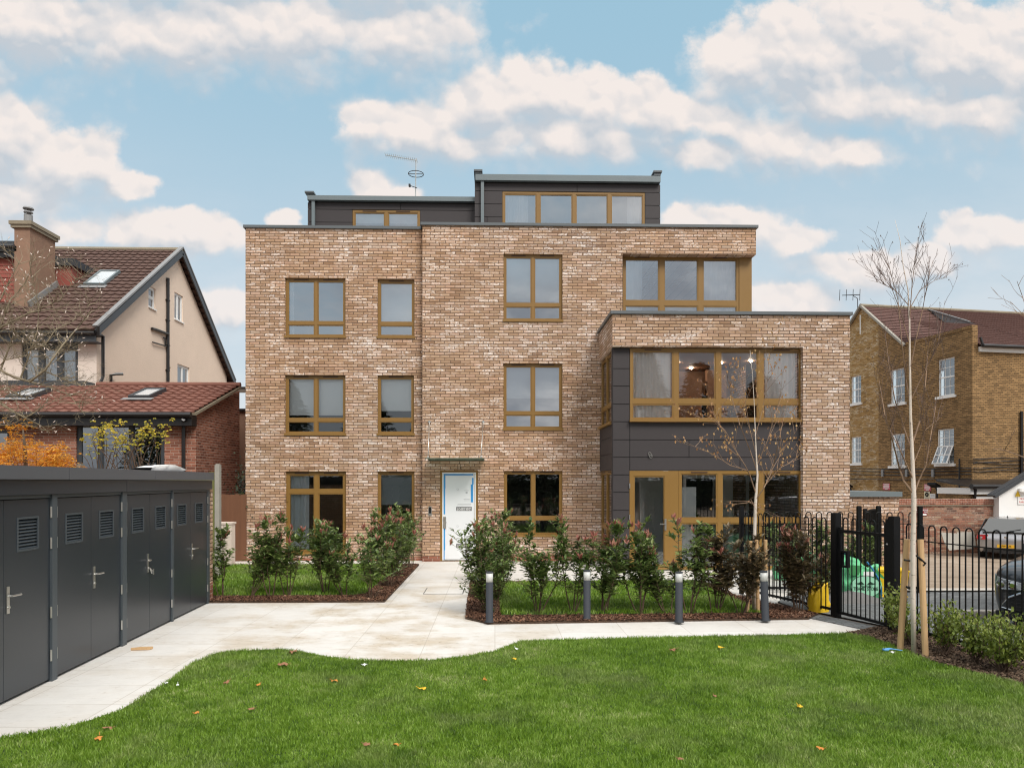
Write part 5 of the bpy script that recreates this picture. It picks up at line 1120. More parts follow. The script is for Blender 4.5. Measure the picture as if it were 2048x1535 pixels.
# ------------------------------------------------------------------ bags and sacks behind the gate
def bag_mat():
    m, t, b = newmat('woven_green_bag'); o = t.new('ShaderNodeTexCoord').outputs['Object']
    n = t.noise(o, 4., 5, .6); t.put(b.inputs['Base Color'], t.ramp(n, [(.3, (.08, .42, .17)), (.6, (.18, .62, .31)), (.8, (.34, .74, .47))])); b.inputs['Roughness'].default_value = .55
    bn = t.new('ShaderNodeBump'); bn.inputs['Strength'].default_value = .8; bn.inputs['Distance'].default_value = .05; t.put(bn.inputs['Height'], t.noise(o, 7., 5)); t.put(b.inputs['Normal'], bn.outputs[0]); return m
mt['bag'] = bag_mat(); mt['bagdark'] = M('bag_lining', (.012, .16, .035), .6); mt['bluestrap'] = M('blue_strap', (.02, .16, .34), .6); mt['logo'] = M('dark_green_print', (.008, .05, .022), .6); mt['logopale'] = M('pale_green_print', (.30, .62, .42), .6)
def crumple(name, parent, w_, d_, h_, seed, mat, top_amp=.14, world=False, bulge=.08, lid=True):
    from mathutils import noise as mn
    rn = random.Random(seed); b = MB(); N, K = 44, 16; rings = []
    for k in range(K):
        s = k / (K - 1); row = []
        for i in range(N):
            a = i * 2 * math.pi / N; c_, s_ = math.cos(a), math.sin(a); q = (abs(c_) ** 5 + abs(s_) ** 5) ** (-.2)
            pv = Vector((c_ * 1.5, s_ * 1.5, s * 2.2 + seed * 3.7)); nz = mn.noise(pv) * .16 + mn.noise(pv * 2.7) * .09 + mn.noise(pv * 6) * .035
            sc_ = 1 + bulge * math.sin(s * math.pi) - .25 * max(0, s - .55) + nz * min(1, s * 3)
            zt = h_ * (s + (mn.noise(Vector((c_ * 1.1, s_ * 1.1, seed * 1.9))) * .55 + mn.noise(Vector((c_ * 3, s_ * 3, seed))) * .18) * max(0, s - .45) * 1.3)
            row.append(b.p((c_ * q * w_ / 2 * sc_, s_ * q * d_ / 2 * sc_, zt)))
        rings.append(row)
    for k in range(K - 1):
        for i in range(N): b.f.append([rings[k][i], rings[k][(i+1) % N], rings[k+1][(i+1) % N], rings[k+1][i]])
    c0 = b.p((0, 0, h_ * (.62 if lid else .8)))
    if lid:
        for i in range(N): b.f.append([rings[-1][i], rings[-1][(i+1) % N], c0])
    return part(name, b, mt[mat], parent, world, True)
def bulk_bag(u, v, w_, d_, h_, seed, rz, label, logo=False, straps=True):
    p = gnd(u, v); p.z = gz(p.x, p.y); e = empty('bulk_bag', p, label, 'bulk bag', 'green bulk bags behind the gate', rz)
    bd = crumple('bag_body', e, w_, d_, h_, seed, 'bag')
    b = MB(); fl = [(-w_ * .42, -d_ * .49, h_ * .98), (-w_ * .05, -d_ * .55, h_ * .96), (-w_ * .15, -d_ * .60, h_ * .70), (-w_ * .38, -d_ * .58, h_ * .66)]; b.prism(fl, (.0, .01, 0)); part('folded_flap', b, mt['bagdark'], e, False)
    b = MB(); b.prism([(w_ * .28, -d_ * .5, h_ * .95), (w_ * .58, -d_ * .45, h_ * .62), (w_ * .60, -d_ * .5, h_ * .55), (w_ * .30, -d_ * .56, h_ * .70)], (0, .01, 0)); part('folded_flap', b, mt['bagdark'], e, False)
    if straps:
        b = MB(); b.tube([(w_ * .08, -d_ * .54, h_ * 1.08), (w_ * .20, -d_ * .58, h_ * .9), (w_ * .36, -d_ * .58, h_ * .62), (w_ * .46, -d_ * .56, h_ * .3), (w_ * .47, -d_ * .53, 0)], .016, 4); part('lifting_strap', b, mt['bluestrap'], e, False)
    if logo:
        y = -d_ * .60; b = MB(); n = 28; b.prism([(.02 + .27 * math.cos(k * 2 * math.pi / n), y, h_ * .36 + .20 * math.sin(k * 2 * math.pi / n)) for k in range(n)], (0, .004, 0)); lg = part('round_logo', b, mt['logopale'], e, False)
        b = MB(); b.tube([(.02 + .27 * math.cos(k * 2 * math.pi / n), y - .004, h_ * .36 + .20 * math.sin(k * 2 * math.pi / n)) for k in range(n + 1)], .005, 4)
        for s_ in (-1, 1): b.prism([(.02 + s_ * .02, y - .003, h_ * .42), (.02 + s_ * .08, y - .003, h_ * .51), (.02 + s_ * .13, y - .003, h_ * .46), (.02 + s_ * .19, y - .003, h_ * .45), (.02 + s_ * .12, y - .003, h_ * .41)], (0, .002, 0))
        for j in (0, 1): b.tube([(.02 - .10 + k * .03, y - .004, h_ * .385 - j * .02 + .006 * math.sin(k * 2)) for k in range(8)], .004, 4)
        part('logo_print', b, mt['logo'], lg); text('THAMES STONE', .085, 'logo', lg, (.02, y - .004, h_ * .29), sx=.72)
        b = MB(); b.box(-.02, .16, y - .004, y, h_ * .66, h_ * .80); part('white_tag', b, mt['white'], e, False)
bulk_bag(1713, 1190, .66, .60, .62, 3, R(-6), 'upright green bulk bag with a round logo behind the gate', True)
bulk_bag(1655, 1168, .90, .75, .66, 5, R(12), 'crumpled green bulk bag left of the gate post, behind railings')
bulk_bag(1585, 1158, .62, .6, .52, 8, R(30), 'half hidden green bulk bag behind the reddish shrub', straps=False)
for (u, v, w_, d_, h_, sd_, mat, lab) in ((1682, 1183, .34, .26, .50, 11, 'white', 'white printed sack squeezed between the two green bags'), (1626, 1213, .16, .16, .36, 12, 'white', 'small white sack standing behind the railing'), (1637, 1222, .30, .2, .40, 13, 'yellow', 'yellow plastic sack behind the railing left of the gate post')):
    p = gnd(u, v); e = empty('sack', p, lab, 'sack', None, .3); crumple('sack_body', e, w_, d_, h_, sd_, mat)
    if u == 1682:
        b = MB()
        for z in (.18, .22, .27, .33): b.box(-.12, .12, -d_ * .62, -d_ * .615, z, z + .015)
        part('printed_lines', b, mt['ink'], e, False)
p = gnd(1776, 1190); p.z = gz(p.x, p.y); e = empty('yellow_grit_box', p, 'plain yellow plastic bin standing right of the green bag', 'grit bin', None, R(-6))
b = MB(); b.prism([(-.27, -.2, 0), (.27, -.2, 0), (.27, .2, 0), (-.27, .2, 0)], (0, 0, .02)); a0 = [(-.25, -.18), (.25, -.18), (.25, .18), (-.25, .18)]; a1 = [(-.28, -.21), (.28, -.21), (.28, .21), (-.28, .21)]
for k in range(4): b.poly([(*a0[k], .02), (*a0[(k+1) % 4], .02), (*a1[(k+1) % 4], .47), (*a1[k], .47)])
part('bin_body', b, mt['yellow'], e, False)
b = MB(); b.box(-.295, .295, -.225, .225, .47, .49); b.prism([(-.28, -.21, .5), (.28, -.21, .5), (.24, -.1, .53), (-.24, -.1, .53)], (0, .25, .0)); part('bin_rim', b, mt['yellow'], e, False)

from mathutils import noise as mnn
hp = gnd(1712, 1204); b = MB(); rows = []
for k in range(7):
    rr = .62 * k / 6; rows.append([b.p((hp.x + rr * math.cos(a * .349), hp.y + .2 + rr * .6 * math.sin(a * .349), gz(hp.x, hp.y) + .17 * (1 - (k / 6) ** 1.4) + .03 * mnn.noise(Vector((a * .8, k, 1))) * (k < 6) - .005 * (k == 6))) for a in range(18)])
for k in range(6):
    for a in range(18): b.f.append([rows[k][a], rows[k][(a+1) % 18], rows[k+1][(a+1) % 18], rows[k+1][a]])
mt['sand'] = M('grey_sand', (.13, .125, .12), .95, 0., .35, 8., bump=.6)
tag(part('sand_heap', b, mt['sand'], None, smooth=True), 'low heap of spilled grey sand before the logo bag behind the gate', 'sand heap')
# ------------------------------------------------------------------ cars
def paint(name, col, metal=.6):
    m, t, b = newmat(name); b.inputs['Base Color'].default_value = (*col, 1); b.inputs['Metallic'].default_value = metal; b.inputs['Roughness'].default_value = .28; b.inputs['Coat Weight'].default_value = 1.; b.inputs['Coat Roughness'].default_value = .05
    o = t.new('ShaderNodeTexCoord').outputs['Object']; k = t.m('MULTIPLY_ADD', t.noise(o, 3., 4), .25, .88); t.put(b.inputs['Base Color'], t.mix(1., col, t.xyz(k, k, k), 'MULTIPLY')); return m
mt['silver'] = paint('silver_paint', (.36, .36, .375), .6); mt['darkpaint'] = paint('dark_grey_paint', (.045, .052, .06), .5)
mt['carglass'] = M('tinted_car_glass', (.035, .045, .05), .06, 0., .03, 1., spec=.9); mt['tyre'] = M('tyre_rubber', (.012, .012, .012), .85); mt['rim'] = M('alloy_rim', (.40, .40, .41), .35, .8)
mt['taillamp'] = M('red_tail_lamp', (.45, .012, .02), .15, spec=.8); mt['headlamp'] = M('clear_headlamp', (.50, .53, .56), .12, .35, .15, 25., spec=.9); mt['plate'] = M('yellow_plate', (.75, .42, .02), .45); mt['chrome'] = M('chrome_trim', (.65, .66, .68), .12, 1.); mt['trim'] = M('black_car_trim', (.014, .014, .015), .5)
def loft(b, st, sub=4):
    """st: list of (y, [(x, z) from sill to roof centre]); mirrored, closed at both ends"""
    P = []
    for y, pr in st:
        row = [(x, y, z) for x, z in pr]; row = row + [(-x, y, z) for x, z in pr[::-1][1:]]; P.append(row)
    ids = [[b.p(q) for q in row] for row in P]
    for i in range(len(ids) - 1):
        for k in range(len(ids[0]) - 1): b.f.append([ids[i][k], ids[i][k+1], ids[i+1][k+1], ids[i+1][k]])
    b.f.append(ids[0][::-1]); b.f.append(ids[-1])
def sec(w0, w1, w2, w3, z0, z1, z2, z3): # sill, widest, belt, roof edge, crown
    return [(w0 * .92, z0), (w0, z0 + .05), (w1, (z0 + z1) / 2), (w1, z1), (w2 + .01, z2 - .03), (w2, z2), (w2 * .45 + w3 * .55, z2 * .45 + z3 * .55), (w3 + .02, z3 - .05), (w3 - .06, z3), (w3 * .5, z3 + .018), (0, z3 + .025)]
def smooth_obj(o, lv=2):
    md = o.modifiers.new('s', 'SUBSURF'); md.levels = lv; md.render_levels = lv
def wheels(root, ys_, hw, r=.33):
    for y in ys_:
        for s_ in (-1, 1):
            b = MB(Matrix.Translation((s_ * (hw - .11), y, r)) @ Matrix.Rotation(R(90), 4, 'Y')); b.lathe([(r * .62, -.10), (r * .95, -.105), (r, -.07), (r, .07), (r * .95, .105), (r * .62, .10)], 28); wh = part('wheel', b, mt['tyre'], root, False, True)
            b = MB(Matrix.Translation((s_ * (hw - .11), y, r)) @ Matrix.Rotation(R(90), 4, 'Y')); b.lathe([(.05, -.085), (.06, .085)], 12)
            for k in range(5): a = k * 1.2566; b.bar((.03 * math.cos(a), .03 * math.sin(a), s_ * .08), (r * .60 * math.cos(a), r * .60 * math.sin(a), s_ * .085), .06, .02)
            b.lathe([(r * .60, -.09), (r * .64, .09)], 24); part('rim', b, mt['rim'], wh)
# silver hatchback, seen from behind: rear at y=0, nose towards +y
cp = at(2012, 1100, 24.2); cp.z = gz(cp.x, cp.y) - .02
hc = empty('parked_hatchback', (cp.x, cp.y, cp.z), 'silver hatchback parked before the white garage, seen from behind', 'car', 'parked cars', R(-40))
st = [(.0, [(.52, .42), (.60, .45), (.66, .55), (.68, .62), (.69, .68), (.69, .70), (.69, .71), (.68, .72), (.6, .725), (.3, .73), (0, .73)]),
      (.05, [(.70, .30), (.78, .34), (.84, .50), (.85, .66), (.83, .74), (.82, .76), (.81, .80), (.78, .82), (.7, .83), (.35, .84), (0, .84)]),
      (.13, sec(.80, .86, .82, .76, .24, .62, .90, 1.00)), (.38, sec(.82, .875, .82, .64, .22, .62, .95, 1.26)), (.66, sec(.83, .885, .82, .58, .20, .62, .96, 1.42)),
      (.95, sec(.84, .885, .82, .57, .18, .60, .96, 1.465)), (1.5, sec(.84, .885, .82, .57, .18, .60, .95, 1.49)), (2.3, sec(.84, .885, .82, .59, .18, .60, .93, 1.44)), (2.75, sec(.84, .885, .81, .60, .18, .60, .92, 1.18)), (3.0, sec(.84, .885, .80, .64, .18, .60, .90, .98)),
      (3.7, sec(.82, .87, .76, .60, .2, .58, .80, .86)), (4.1, sec(.74, .78, .68, .5, .24, .5, .66, .70)), (4.2, sec(.62, .66, .58, .4, .28, .48, .58, .60))]
b = MB(); loft(b, st); bd = part('body', b, mt['silver'], hc, False, True); smooth_obj(bd)
b = MB(); b.prism([(-.72, .06, .97), (.72, .06, .97), (.55, .50, 1.42), (-.55, .50, 1.42)], (0, -.03, .02)); part('rear_window', b, mt['carglass'], hc, False)
b = MB(); b.prism([(-.53, .48, 1.44), (.53, .48, 1.44), (.54, .46, 1.425), (-.54, .46, 1.425)], (0, .28, .045)); part('roof_spoiler', b, mt['silver'], hc, False)
b = MB(); b.bar((.0, .03, 1.0), (.42, .12, 1.10), .02, .015); b.lathe([(.03, 0), (.03, .03)], 8, (0, .08, .96)); part('rear_wiper', b, mt['trim'], hc, False)
for s_ in (-1, 1):
    b = MB(); b.prism([(s_ * .52, .06, .88), (s_ * .82, .10, .87), (s_ * .85, .12, .71), (s_ * .58, .03, .71)], (s_ * .025, -.05, .0)); b.prism([(s_ * .80, .11, .86), (s_ * .855, .36, .86), (s_ * .88, .30, .74), (s_ * .82, .13, .72)], (s_ * .025, -.025, 0)); part('tail_lamp', b, mt['taillamp'], hc, False)
    b = MB(); b.prism([(s_ * .83, .75, .98), (s_ * .83, 2.45, .96), (s_ * .64, 2.1, 1.36), (s_ * .66, .85, 1.40)], (s_ * .02, 0, .01)); part('side_window', b, mt['carglass'], hc, False)
b = MB(); b.box(-.26, .26, -.035, -.005, .44, .55); pl = part('number_plate', b, mt['plate'], hc, False); text('LP09 RUK', .088, 'black', pl, (0, -.037, .495), sx=.85)
b = MB(); b.box(-.66, .66, -.02, .10, .27, .42); part('lower_bumper', b, mt['trim'], hc, False)
b = MB(); b.T = Matrix.Translation((0, .035, .80)) @ Matrix.Rotation(R(90), 4, 'X'); b.lathe([(.052, -.02), (.055, .015), (.03, .02)], 16); part('tailgate_badge', b, mt['chrome'], hc, False)
b = MB(); b.tube([(0, .75, 1.49), (0, .70, 1.54)], .012, 5); b.lathe([(.03, 0), (.015, .02)], 8, (0, .75, 1.485)); part('roof_aerial', b, mt['trim'], hc, False)
wheels(hc, (.80, 3.35), .885, .31)
# dark suv facing the camera: nose at y=0 towards -y
cp = Vector((7.60, 9.2, gz(7.60, 9.2))); sv = empty('parked_suv', cp, 'dark grey suv nosing into the frame behind the railing on the right', 'car', 'parked cars', R(-58))
st = [(.0, [(.60, .30), (.66, .34), (.70, .42), (.72, .52), (.74, .62), (.74, .66), (.74, .72), (.72, .78), (.66, .82), (.35, .85), (0, .86)]),
      (.10, [(.74, .22), (.82, .27), (.86, .45), (.87, .60), (.86, .72), (.85, .76), (.84, .82), (.80, .88), (.72, .915), (.38, .945), (0, .955)]),
      (.35, [(.82, .20), (.89, .26), (.915, .48), (.92, .66), (.91, .78), (.90, .83), (.88, .90), (.82, .955), (.72, .985), (.38, 1.005), (0, 1.01)]),
      (.9, [(.84, .22), (.91, .28), (.92, .48), (.92, .70), (.91, .84), (.90, .90), (.86, .97), (.80, 1.03), (.70, 1.055), (.36, 1.075), (0, 1.08)]),
      (1.30, [(.84, .22), (.91, .28), (.92, .48), (.92, .70), (.91, .88), (.90, .95), (.86, 1.02), (.80, 1.09), (.68, 1.12), (.34, 1.14), (0, 1.15)]),
      (1.5, sec(.86, .92, .88, .72, .22, .70, 1.0, 1.24)), (2.0, sec(.86, .92, .88, .64, .22, .70, 1.02, 1.58)), (2.6, sec(.86, .92, .88, .62, .22, .70, 1.03, 1.66)), (3.6, sec(.86, .92, .88, .62, .22, .70, 1.05, 1.65)), (4.2, sec(.84, .91, .84, .60, .24, .70, 1.06, 1.52)), (4.45, sec(.76, .84, .76, .62, .3, .65, .95, 1.1))]
b = MB(); loft(b, st); bd = part('body', b, mt['darkpaint'], sv, False, True); smooth_obj(bd)
for s_ in (-1, 1):
    b = MB(); b.prism([(s_ * .46, -.005, .72), (s_ * .72, .025, .76), (s_ * .86, .20, .80), (s_ * .85, .16, .66), (s_ * .70, .00, .615), (s_ * .46, -.01, .625)], (0, -.045, 0)); hl = part('headlamp', b, mt['headlamp'], sv, False)
    for xx in (.56, .72):
        b = MB(); b.T = Matrix.Translation((s_ * xx, -.05 + (xx - .56) * .25, .68)) @ Matrix.Rotation(R(90), 4, 'X'); b.lathe([(.05, -.02), (.052, .012), (.03, .016)], 14); part('lamp_lens', b, mt['chrome'], hl)
    b = MB(); b.tube([(s_ * .45, -.06, .59), (s_ * .62, -.045, .50), (s_ * .72, -.02, .36), (s_ * .55, -.04, .33)], .014, 6); part('chrome_trim', b, mt['chrome'], sv, False)
    b = MB(); b.box(s_ * .93 - .06, s_ * .93 + .06, 1.42, 1.52, 1.02, 1.16); part('wing_mirror', b, mt['darkpaint'], sv, False)
    b = MB(); b.prism([(s_ * .90, 1.75, 1.06), (s_ * .90, 3.9, 1.1), (s_ * .68, 3.6, 1.56), (s_ * .68, 2.15, 1.56)], (s_ * .02, 0, .01)); part('side_window', b, mt['carglass'], sv, False)
b = MB()
for z in (.62, .655, .69, .725): b.box(-.44, .44, -.05, -.02, z, z + .014)
part('grille_slats', b, mt['chrome'], sv, False)
b = MB(); b.box(-.45, .45, -.03, -.005, .61, .75); b.box(-.62, .62, -.035, -.008, .34, .55); part('grille', b, mt['trim'], sv, False)
b = MB()
for z in (.38, .43, .48): b.box(-.58, .58, -.05, -.036, z, z + .012)
b.box(-.78, .78, -.03, .03, .22, .30); part('lower_grille', b, mt['trim'], sv, False)
b = MB(); b.prism([(-.80, 1.36, 1.16), (.80, 1.36, 1.16), (.66, 1.98, 1.60), (-.66, 1.98, 1.60)], (0, -.012, .02)); part('windscreen', b, mt['carglass'], sv, False)
b = MB(); b.box(-.26, .26, -.065, -.05, .46, .57); pl = part('number_plate', b, mt['white'], sv, False); 
wheels(sv, (.95, 3.65), .92, .36)
# kerb block behind the railings
kb = MB(); q = gnd(1985, 1236); kb.box(q.x - .45, q.x + .35, q.y, q.y + .16, -.02, .10); kb.box(q.x - .44, q.x + .34, q.y + .01, q.y + .15, .10, .112); tag(part('kerb_stone', kb, mt['kerb']), 'pale kerb stone on the road in front of the dark suv', 'kerb stone')

# ------------------------------------------------------------------ plants
def rot_dir(rn, spread, base=(0, 0, 1)):
    a = rn.uniform(0, 2 * math.pi); s = spread * math.sqrt(rn.random()); return (Vector(base) + Vector((math.cos(a) * s, math.sin(a) * s, 0))).normalized()
def photinia(seed, h, r, n_stem, leaves, red, dark=0., red_top=.22, llen=.112, low=.20, name='photinia_shrub'):
    rn = random.Random(seed); leaves *= 3.0 if leaves < 800 else 1.6; r *= 1.62 if leaves < 1800 else 1.1; e = empty(name, (0, 0, 0), '', 'shrub'); st = MB(); lf = MB(); rd = MB(); tips = []
    for i in range(n_stem):
        a = rn.uniform(0, 6.28); rr = r * rn.uniform(.25, 1.); hh = h * (1. if i == 0 else rn.uniform(.60, .98)); p0 = Vector((math.cos(a) * .05, math.sin(a) * .05, 0)); p3 = Vector((math.cos(a) * rr, math.sin(a) * rr, hh))
        k = 6; pts = [p0.lerp(p3, j / k) + Vector((rn.uniform(-.02, .02), rn.uniform(-.02, .02), 0)) + Vector((math.cos(a), math.sin(a), 0)) * rr * .18 * math.sin(j / k * math.pi) for j in range(k + 1)]
        st.tube(pts, [.011 - .0085 * j / k for j in range(k + 1)], 4); tips.append((pts, hh, True))
        for s_ in range(5 + int(leaves / n_stem / 22)):
            t = rn.uniform(.10 if low < .1 else .24, .94); j = int(t * k); b0 = pts[j].lerp(pts[j+1], t * k - j); d = rot_dir(rn, 1.3, (0, 0, .8)); L = rn.uniform(.16, .42) * (1.2 - t * .75) * (r / .28) ** .5; q = [b0, b0 + d * L * .5 + Vector((0, 0, .01)), b0 + d * L + Vector((0, 0, .03))]
            st.tube(q, [.004, .003, .0015], 3); tips.append((q, hh, False))
    ld = leaf_w = None; tot = len(tips)
    for (pts, hh, main) in tips:
        n = int(leaves / tot * (2.4 if main else .85)) + 1
        for i in range(n):
            t = low + (1 - low) * rn.random() ** .85 if main else rn.uniform(.15, 1.); k = len(pts) - 1; j = min(int(t * k), k - 1); b0 = pts[j].lerp(pts[j+1], t * k - j); d = rot_dir(rn, 1.6, (0, 0, .55 if b0.z < h * .8 else 1.)); d.z += rn.uniform(-.35, .15)
            L = llen * rn.uniform(.65, 1.25)
            (lf).leaf(b0, d, (0, 0, 1), L, L * .46, .10)
        if (main and rn.random() < red * .9) or (not main and pts[-1].z > h * (1 - red_top) and rn.random() < red * .55):
            for i in range(9 if main else 5):
                d = rot_dir(rn, .75, (0, 0, 1)); L = llen * rn.uniform(.8, 1.25); rd.leaf(pts[-1] - Vector((0, 0, rn.uniform(0, .06))), d, (rn.uniform(-1, 1), rn.uniform(-1, 1), .3), L, L * .36, .15)
    part('stems', st, mt['stem'], e, False); part('foliage', lf, mt['photiniadark' if dark else 'photinia'], e, False)
    if rd.f: part('red_new_leaves', rd, mt['redleaf'], e, False)
    return e
PR = random.Random(9)
def put(e, u, v, label, group, z=.03, rz=0., s=1.):
    e.location = gnd(u + PR.uniform(-9, 9), v, z); e.rotation_euler = (PR.uniform(-.10, .10), PR.uniform(-.12, .12), rz); e.scale = (s, s, s); e['label'] = label; e['group'] = group
GL, GR = 'photinia shrubs in the left front hedge', 'photinia shrubs in the right front hedge'
LH = [(441, 1193, 1.30, .20, 3, 190, .5, 'thin photinia with red tips right against the end of the bin store'), (492, 1192, 1.02, .28, 4, 330, .1, 'short bushy green photinia, second from the bin store'), (536, 1192, 1.50, .22, 4, 320, .7, 'tall red tipped photinia left of the french doors, third from the bin store'), (572, 1190, 1.18, .24, 4, 280, .25, 'photinia at the left jamb of the french doors, fourth from the bin store'), (648, 1188, 1.36, .27, 5, 480, .5, 'full photinia before the middle of the french doors'), (694, 1190, 1.05, .24, 4, 300, .3, 'green photinia at the right jamb of the french doors'), (742, 1196, 1.10, .25, 4, 260, .2, 'sparse photinia at the path corner of the left hedge')]
for i, (u, v, h, r, ns, lv, red, lab) in enumerate(LH): put(photinia(20 + i, h, r, ns, lv, red), u, v, lab, GL)
LP = [(775, 1172, 1.42, .34, 8, 1050, .85, 'dense photinia with a broad red top nearest the viewer beside the path'), (797, 1152, 1.45, .36, 8, 1000, .55, 'dense photinia second along the left of the path'), (818, 1135, 1.50, .36, 8, 900, .2, 'dense photinia on the left of the path nearest the entrance')]
for i, (u, v, h, r, ns, lv, red, lab) in enumerate(LP): put(photinia(40 + i, h, r, ns, lv, red), u, v, lab, 'dense photinias left of the path')
RP = [(988, 1226, 1.42, .40, 10, 1650, .22, 'dense photinia at the near corner right of the path, behind the first bollard'), (985, 1196, 1.50, .38, 9, 1300, .28, 'dense photinia right of the path, middle of three'), (975, 1166, 1.50, .36, 8, 1000, .2, 'dense photinia right of the path nearest the entrance door')]
for i, (u, v, h, r, ns, lv, red, lab) in enumerate(RP): put(photinia(50 + i, h, r, ns, lv, red, llen=.095, low=.02), u, v, lab, 'dense photinias right of the path')
RH = [(1078, 1234, 1.38, .28, 5, 470, .12, 0, 'green photinia below the lower window right of the entrance'), (1140, 1233, 1.50, .22, 4, 360, .7, 0, 'red tipped photinia left of the second bollard'), (1212, 1232, 1.42, .26, 5, 420, .55, 0, 'pink tipped photinia right of the second bollard'), (1283, 1234, 1.45, .27, 6, 560, .75, 0, 'full red topped photinia before the glazed bay door'), (1335, 1234, 1.05, .22, 4, 280, .25, 0, 'low photinia just left of the third bollard'), (1376, 1234, 1.45, .22, 4, 260, .4, 0, 'slim photinia before the white inner door, right of third bollard'), (1432, 1232, 1.25, .26, 6, 430, .3, 1, 'bronze leaved photinia between the third bollard and the birch'), (1482, 1234, 1.22, .26, 6, 430, .15, 1, 'bronze leaved photinia just left of the birch stakes'), (1588, 1230, 1.30, .30, 7, 620, .65, 1, 'dark photinia with red top right of the last bollard'), (1622, 1226, .95, .24, 5, 300, .15, 1, 'dark photinia in front of the green bags')]
for i, (u, v, h, r, ns, lv, red, dk, lab) in enumerate(RH): put(photinia(60 + i, h, r, ns, lv, red, dk), u, v - 8, lab, GR)
for i, (u, Y, h, lab) in enumerate(((1575, 13.6, 1.2, 'leggy shrub behind the far railing below the bay windows'), (1660, 13.9, 1.35, 'leggy shrub behind the far railing left of the gate'), (1715, 14.1, 1.3, 'leggy shrub behind the far railing seen through the gate'))):
    e = photinia(80 + i, h, .3, 5, 330, .1); e.location = (X(u, Y), Y, 0); e['label'] = lab; e['group'] = 'shrubs behind the far railing'
def griselinia(seed, h, r, n, leaves):
    rn = random.Random(seed); e = empty('griselinia_shrub', (0, 0, 0), '', 'shrub'); st = MB(); lf = MB()
    for i in range(n):
        d = rot_dir(rn, .75 * r / h * 1.6); hh = h * rn.uniform(.55, 1.0); k = 5; side = Vector((d.x, d.y, 0)) * r * .25
        pts = [Vector((rn.uniform(-.05, .05), rn.uniform(-.05, .05), 0)).lerp(d * hh, j / k) + side * math.sin(j / k * 3.14) + Vector((rn.uniform(-.012, .012), rn.uniform(-.012, .012), 0)) for j in range(k + 1)]
        st.tube(pts, [.008 - .006 * j / k for j in range(k + 1)], 4)
        for q in range(leaves // n):
            t = .25 + .75 * rn.random(); j = min(int(t * k), k - 1); b0 = pts[j].lerp(pts[j+1], t * k - j) + Vector((rn.gauss(0, .045), rn.gauss(0, .045), rn.gauss(0, .02))); dd = rot_dir(rn, 1.1, (0, 0, .75)); L = rn.uniform(.038, .062); lf.leaf(b0, dd, (rn.uniform(-1, 1), rn.uniform(-1, 1), .6), L, L * .62, .08)
    part('stems', st, mt['stem'], e, False); part('foliage', lf, mt['laurel'], e, False); return e
GS = [(1785, 1268, .78, .26, 12, 620, 'small yellow green shrub against the right gate post'), (1812, 1290, .62, .22, 10, 420, 'small yellow green shrub behind the birch stakes'), (1890, 1308, .70, .28, 16, 900, 'rounded yellow green shrub right of the birch stakes'), (1948, 1326, .68, .26, 15, 900, 'yellow green shrub second from the right edge along the railing'), (2012, 1344, .72, .34, 22, 1500, 'broad yellow green shrub nearest the right edge'), (1648, 1218, .70, .14, 5, 190, 'thin yellowing shrub in front of the yellow sack')]
for i, (u, v, h, r, n, lv, lab) in enumerate(GS): put(griselinia(100 + i, h, r, n, lv), u, v, lab, 'low yellow green shrubs along the railing', .01)

# ------------------------------------------------------------------ trees
def grow(mb, tips, rn, p, d, L, r, depth, seg=5, wob=.12, up=.12, kids_=(3, 5), ratio=(.45, .7), ang=.7, nside=5, t0=.3):
    pts, rad = [p], [r]; q = p.copy(); dd = d.normalized()
    for i in range(seg):
        dd = (dd + Vector((rn.gauss(0, wob), rn.gauss(0, wob), rn.gauss(0, wob) * .6 + up / seg))).normalized(); q = q + dd * L / seg; pts.append(q.copy()); rad.append(max(r * (1 - .85 * (i + 1) / seg), .0016))
    mb.tube(pts, rad, nside if r > .008 else 3, False)
    if depth <= 0: tips.append(pts); return
    tips.append(pts)
    for k in range(rn.randint(*kids_)):
        t = rn.uniform(t0, .97); j = min(int(t * seg), seg - 1); b0 = pts[j].lerp(pts[j+1], t * seg - j); ax_ = (pts[j+1] - pts[j]).normalized(); a = rn.uniform(0, 6.28)
        o = ax_.orthogonal().normalized(); o = Matrix.Rotation(a, 3, ax_) @ o; nd = (ax_ * math.cos(ang * rn.uniform(.6, 1.2)) + o * math.sin(ang)).normalized()
        grow(mb, tips, rn, b0, nd, L * rn.uniform(*ratio) * (1.15 - .5 * t), max(r * (1 - .85 * t) * .6, .002), depth - 1, max(3, seg - 1), wob, up, kids_, ratio, ang, nside, t0)
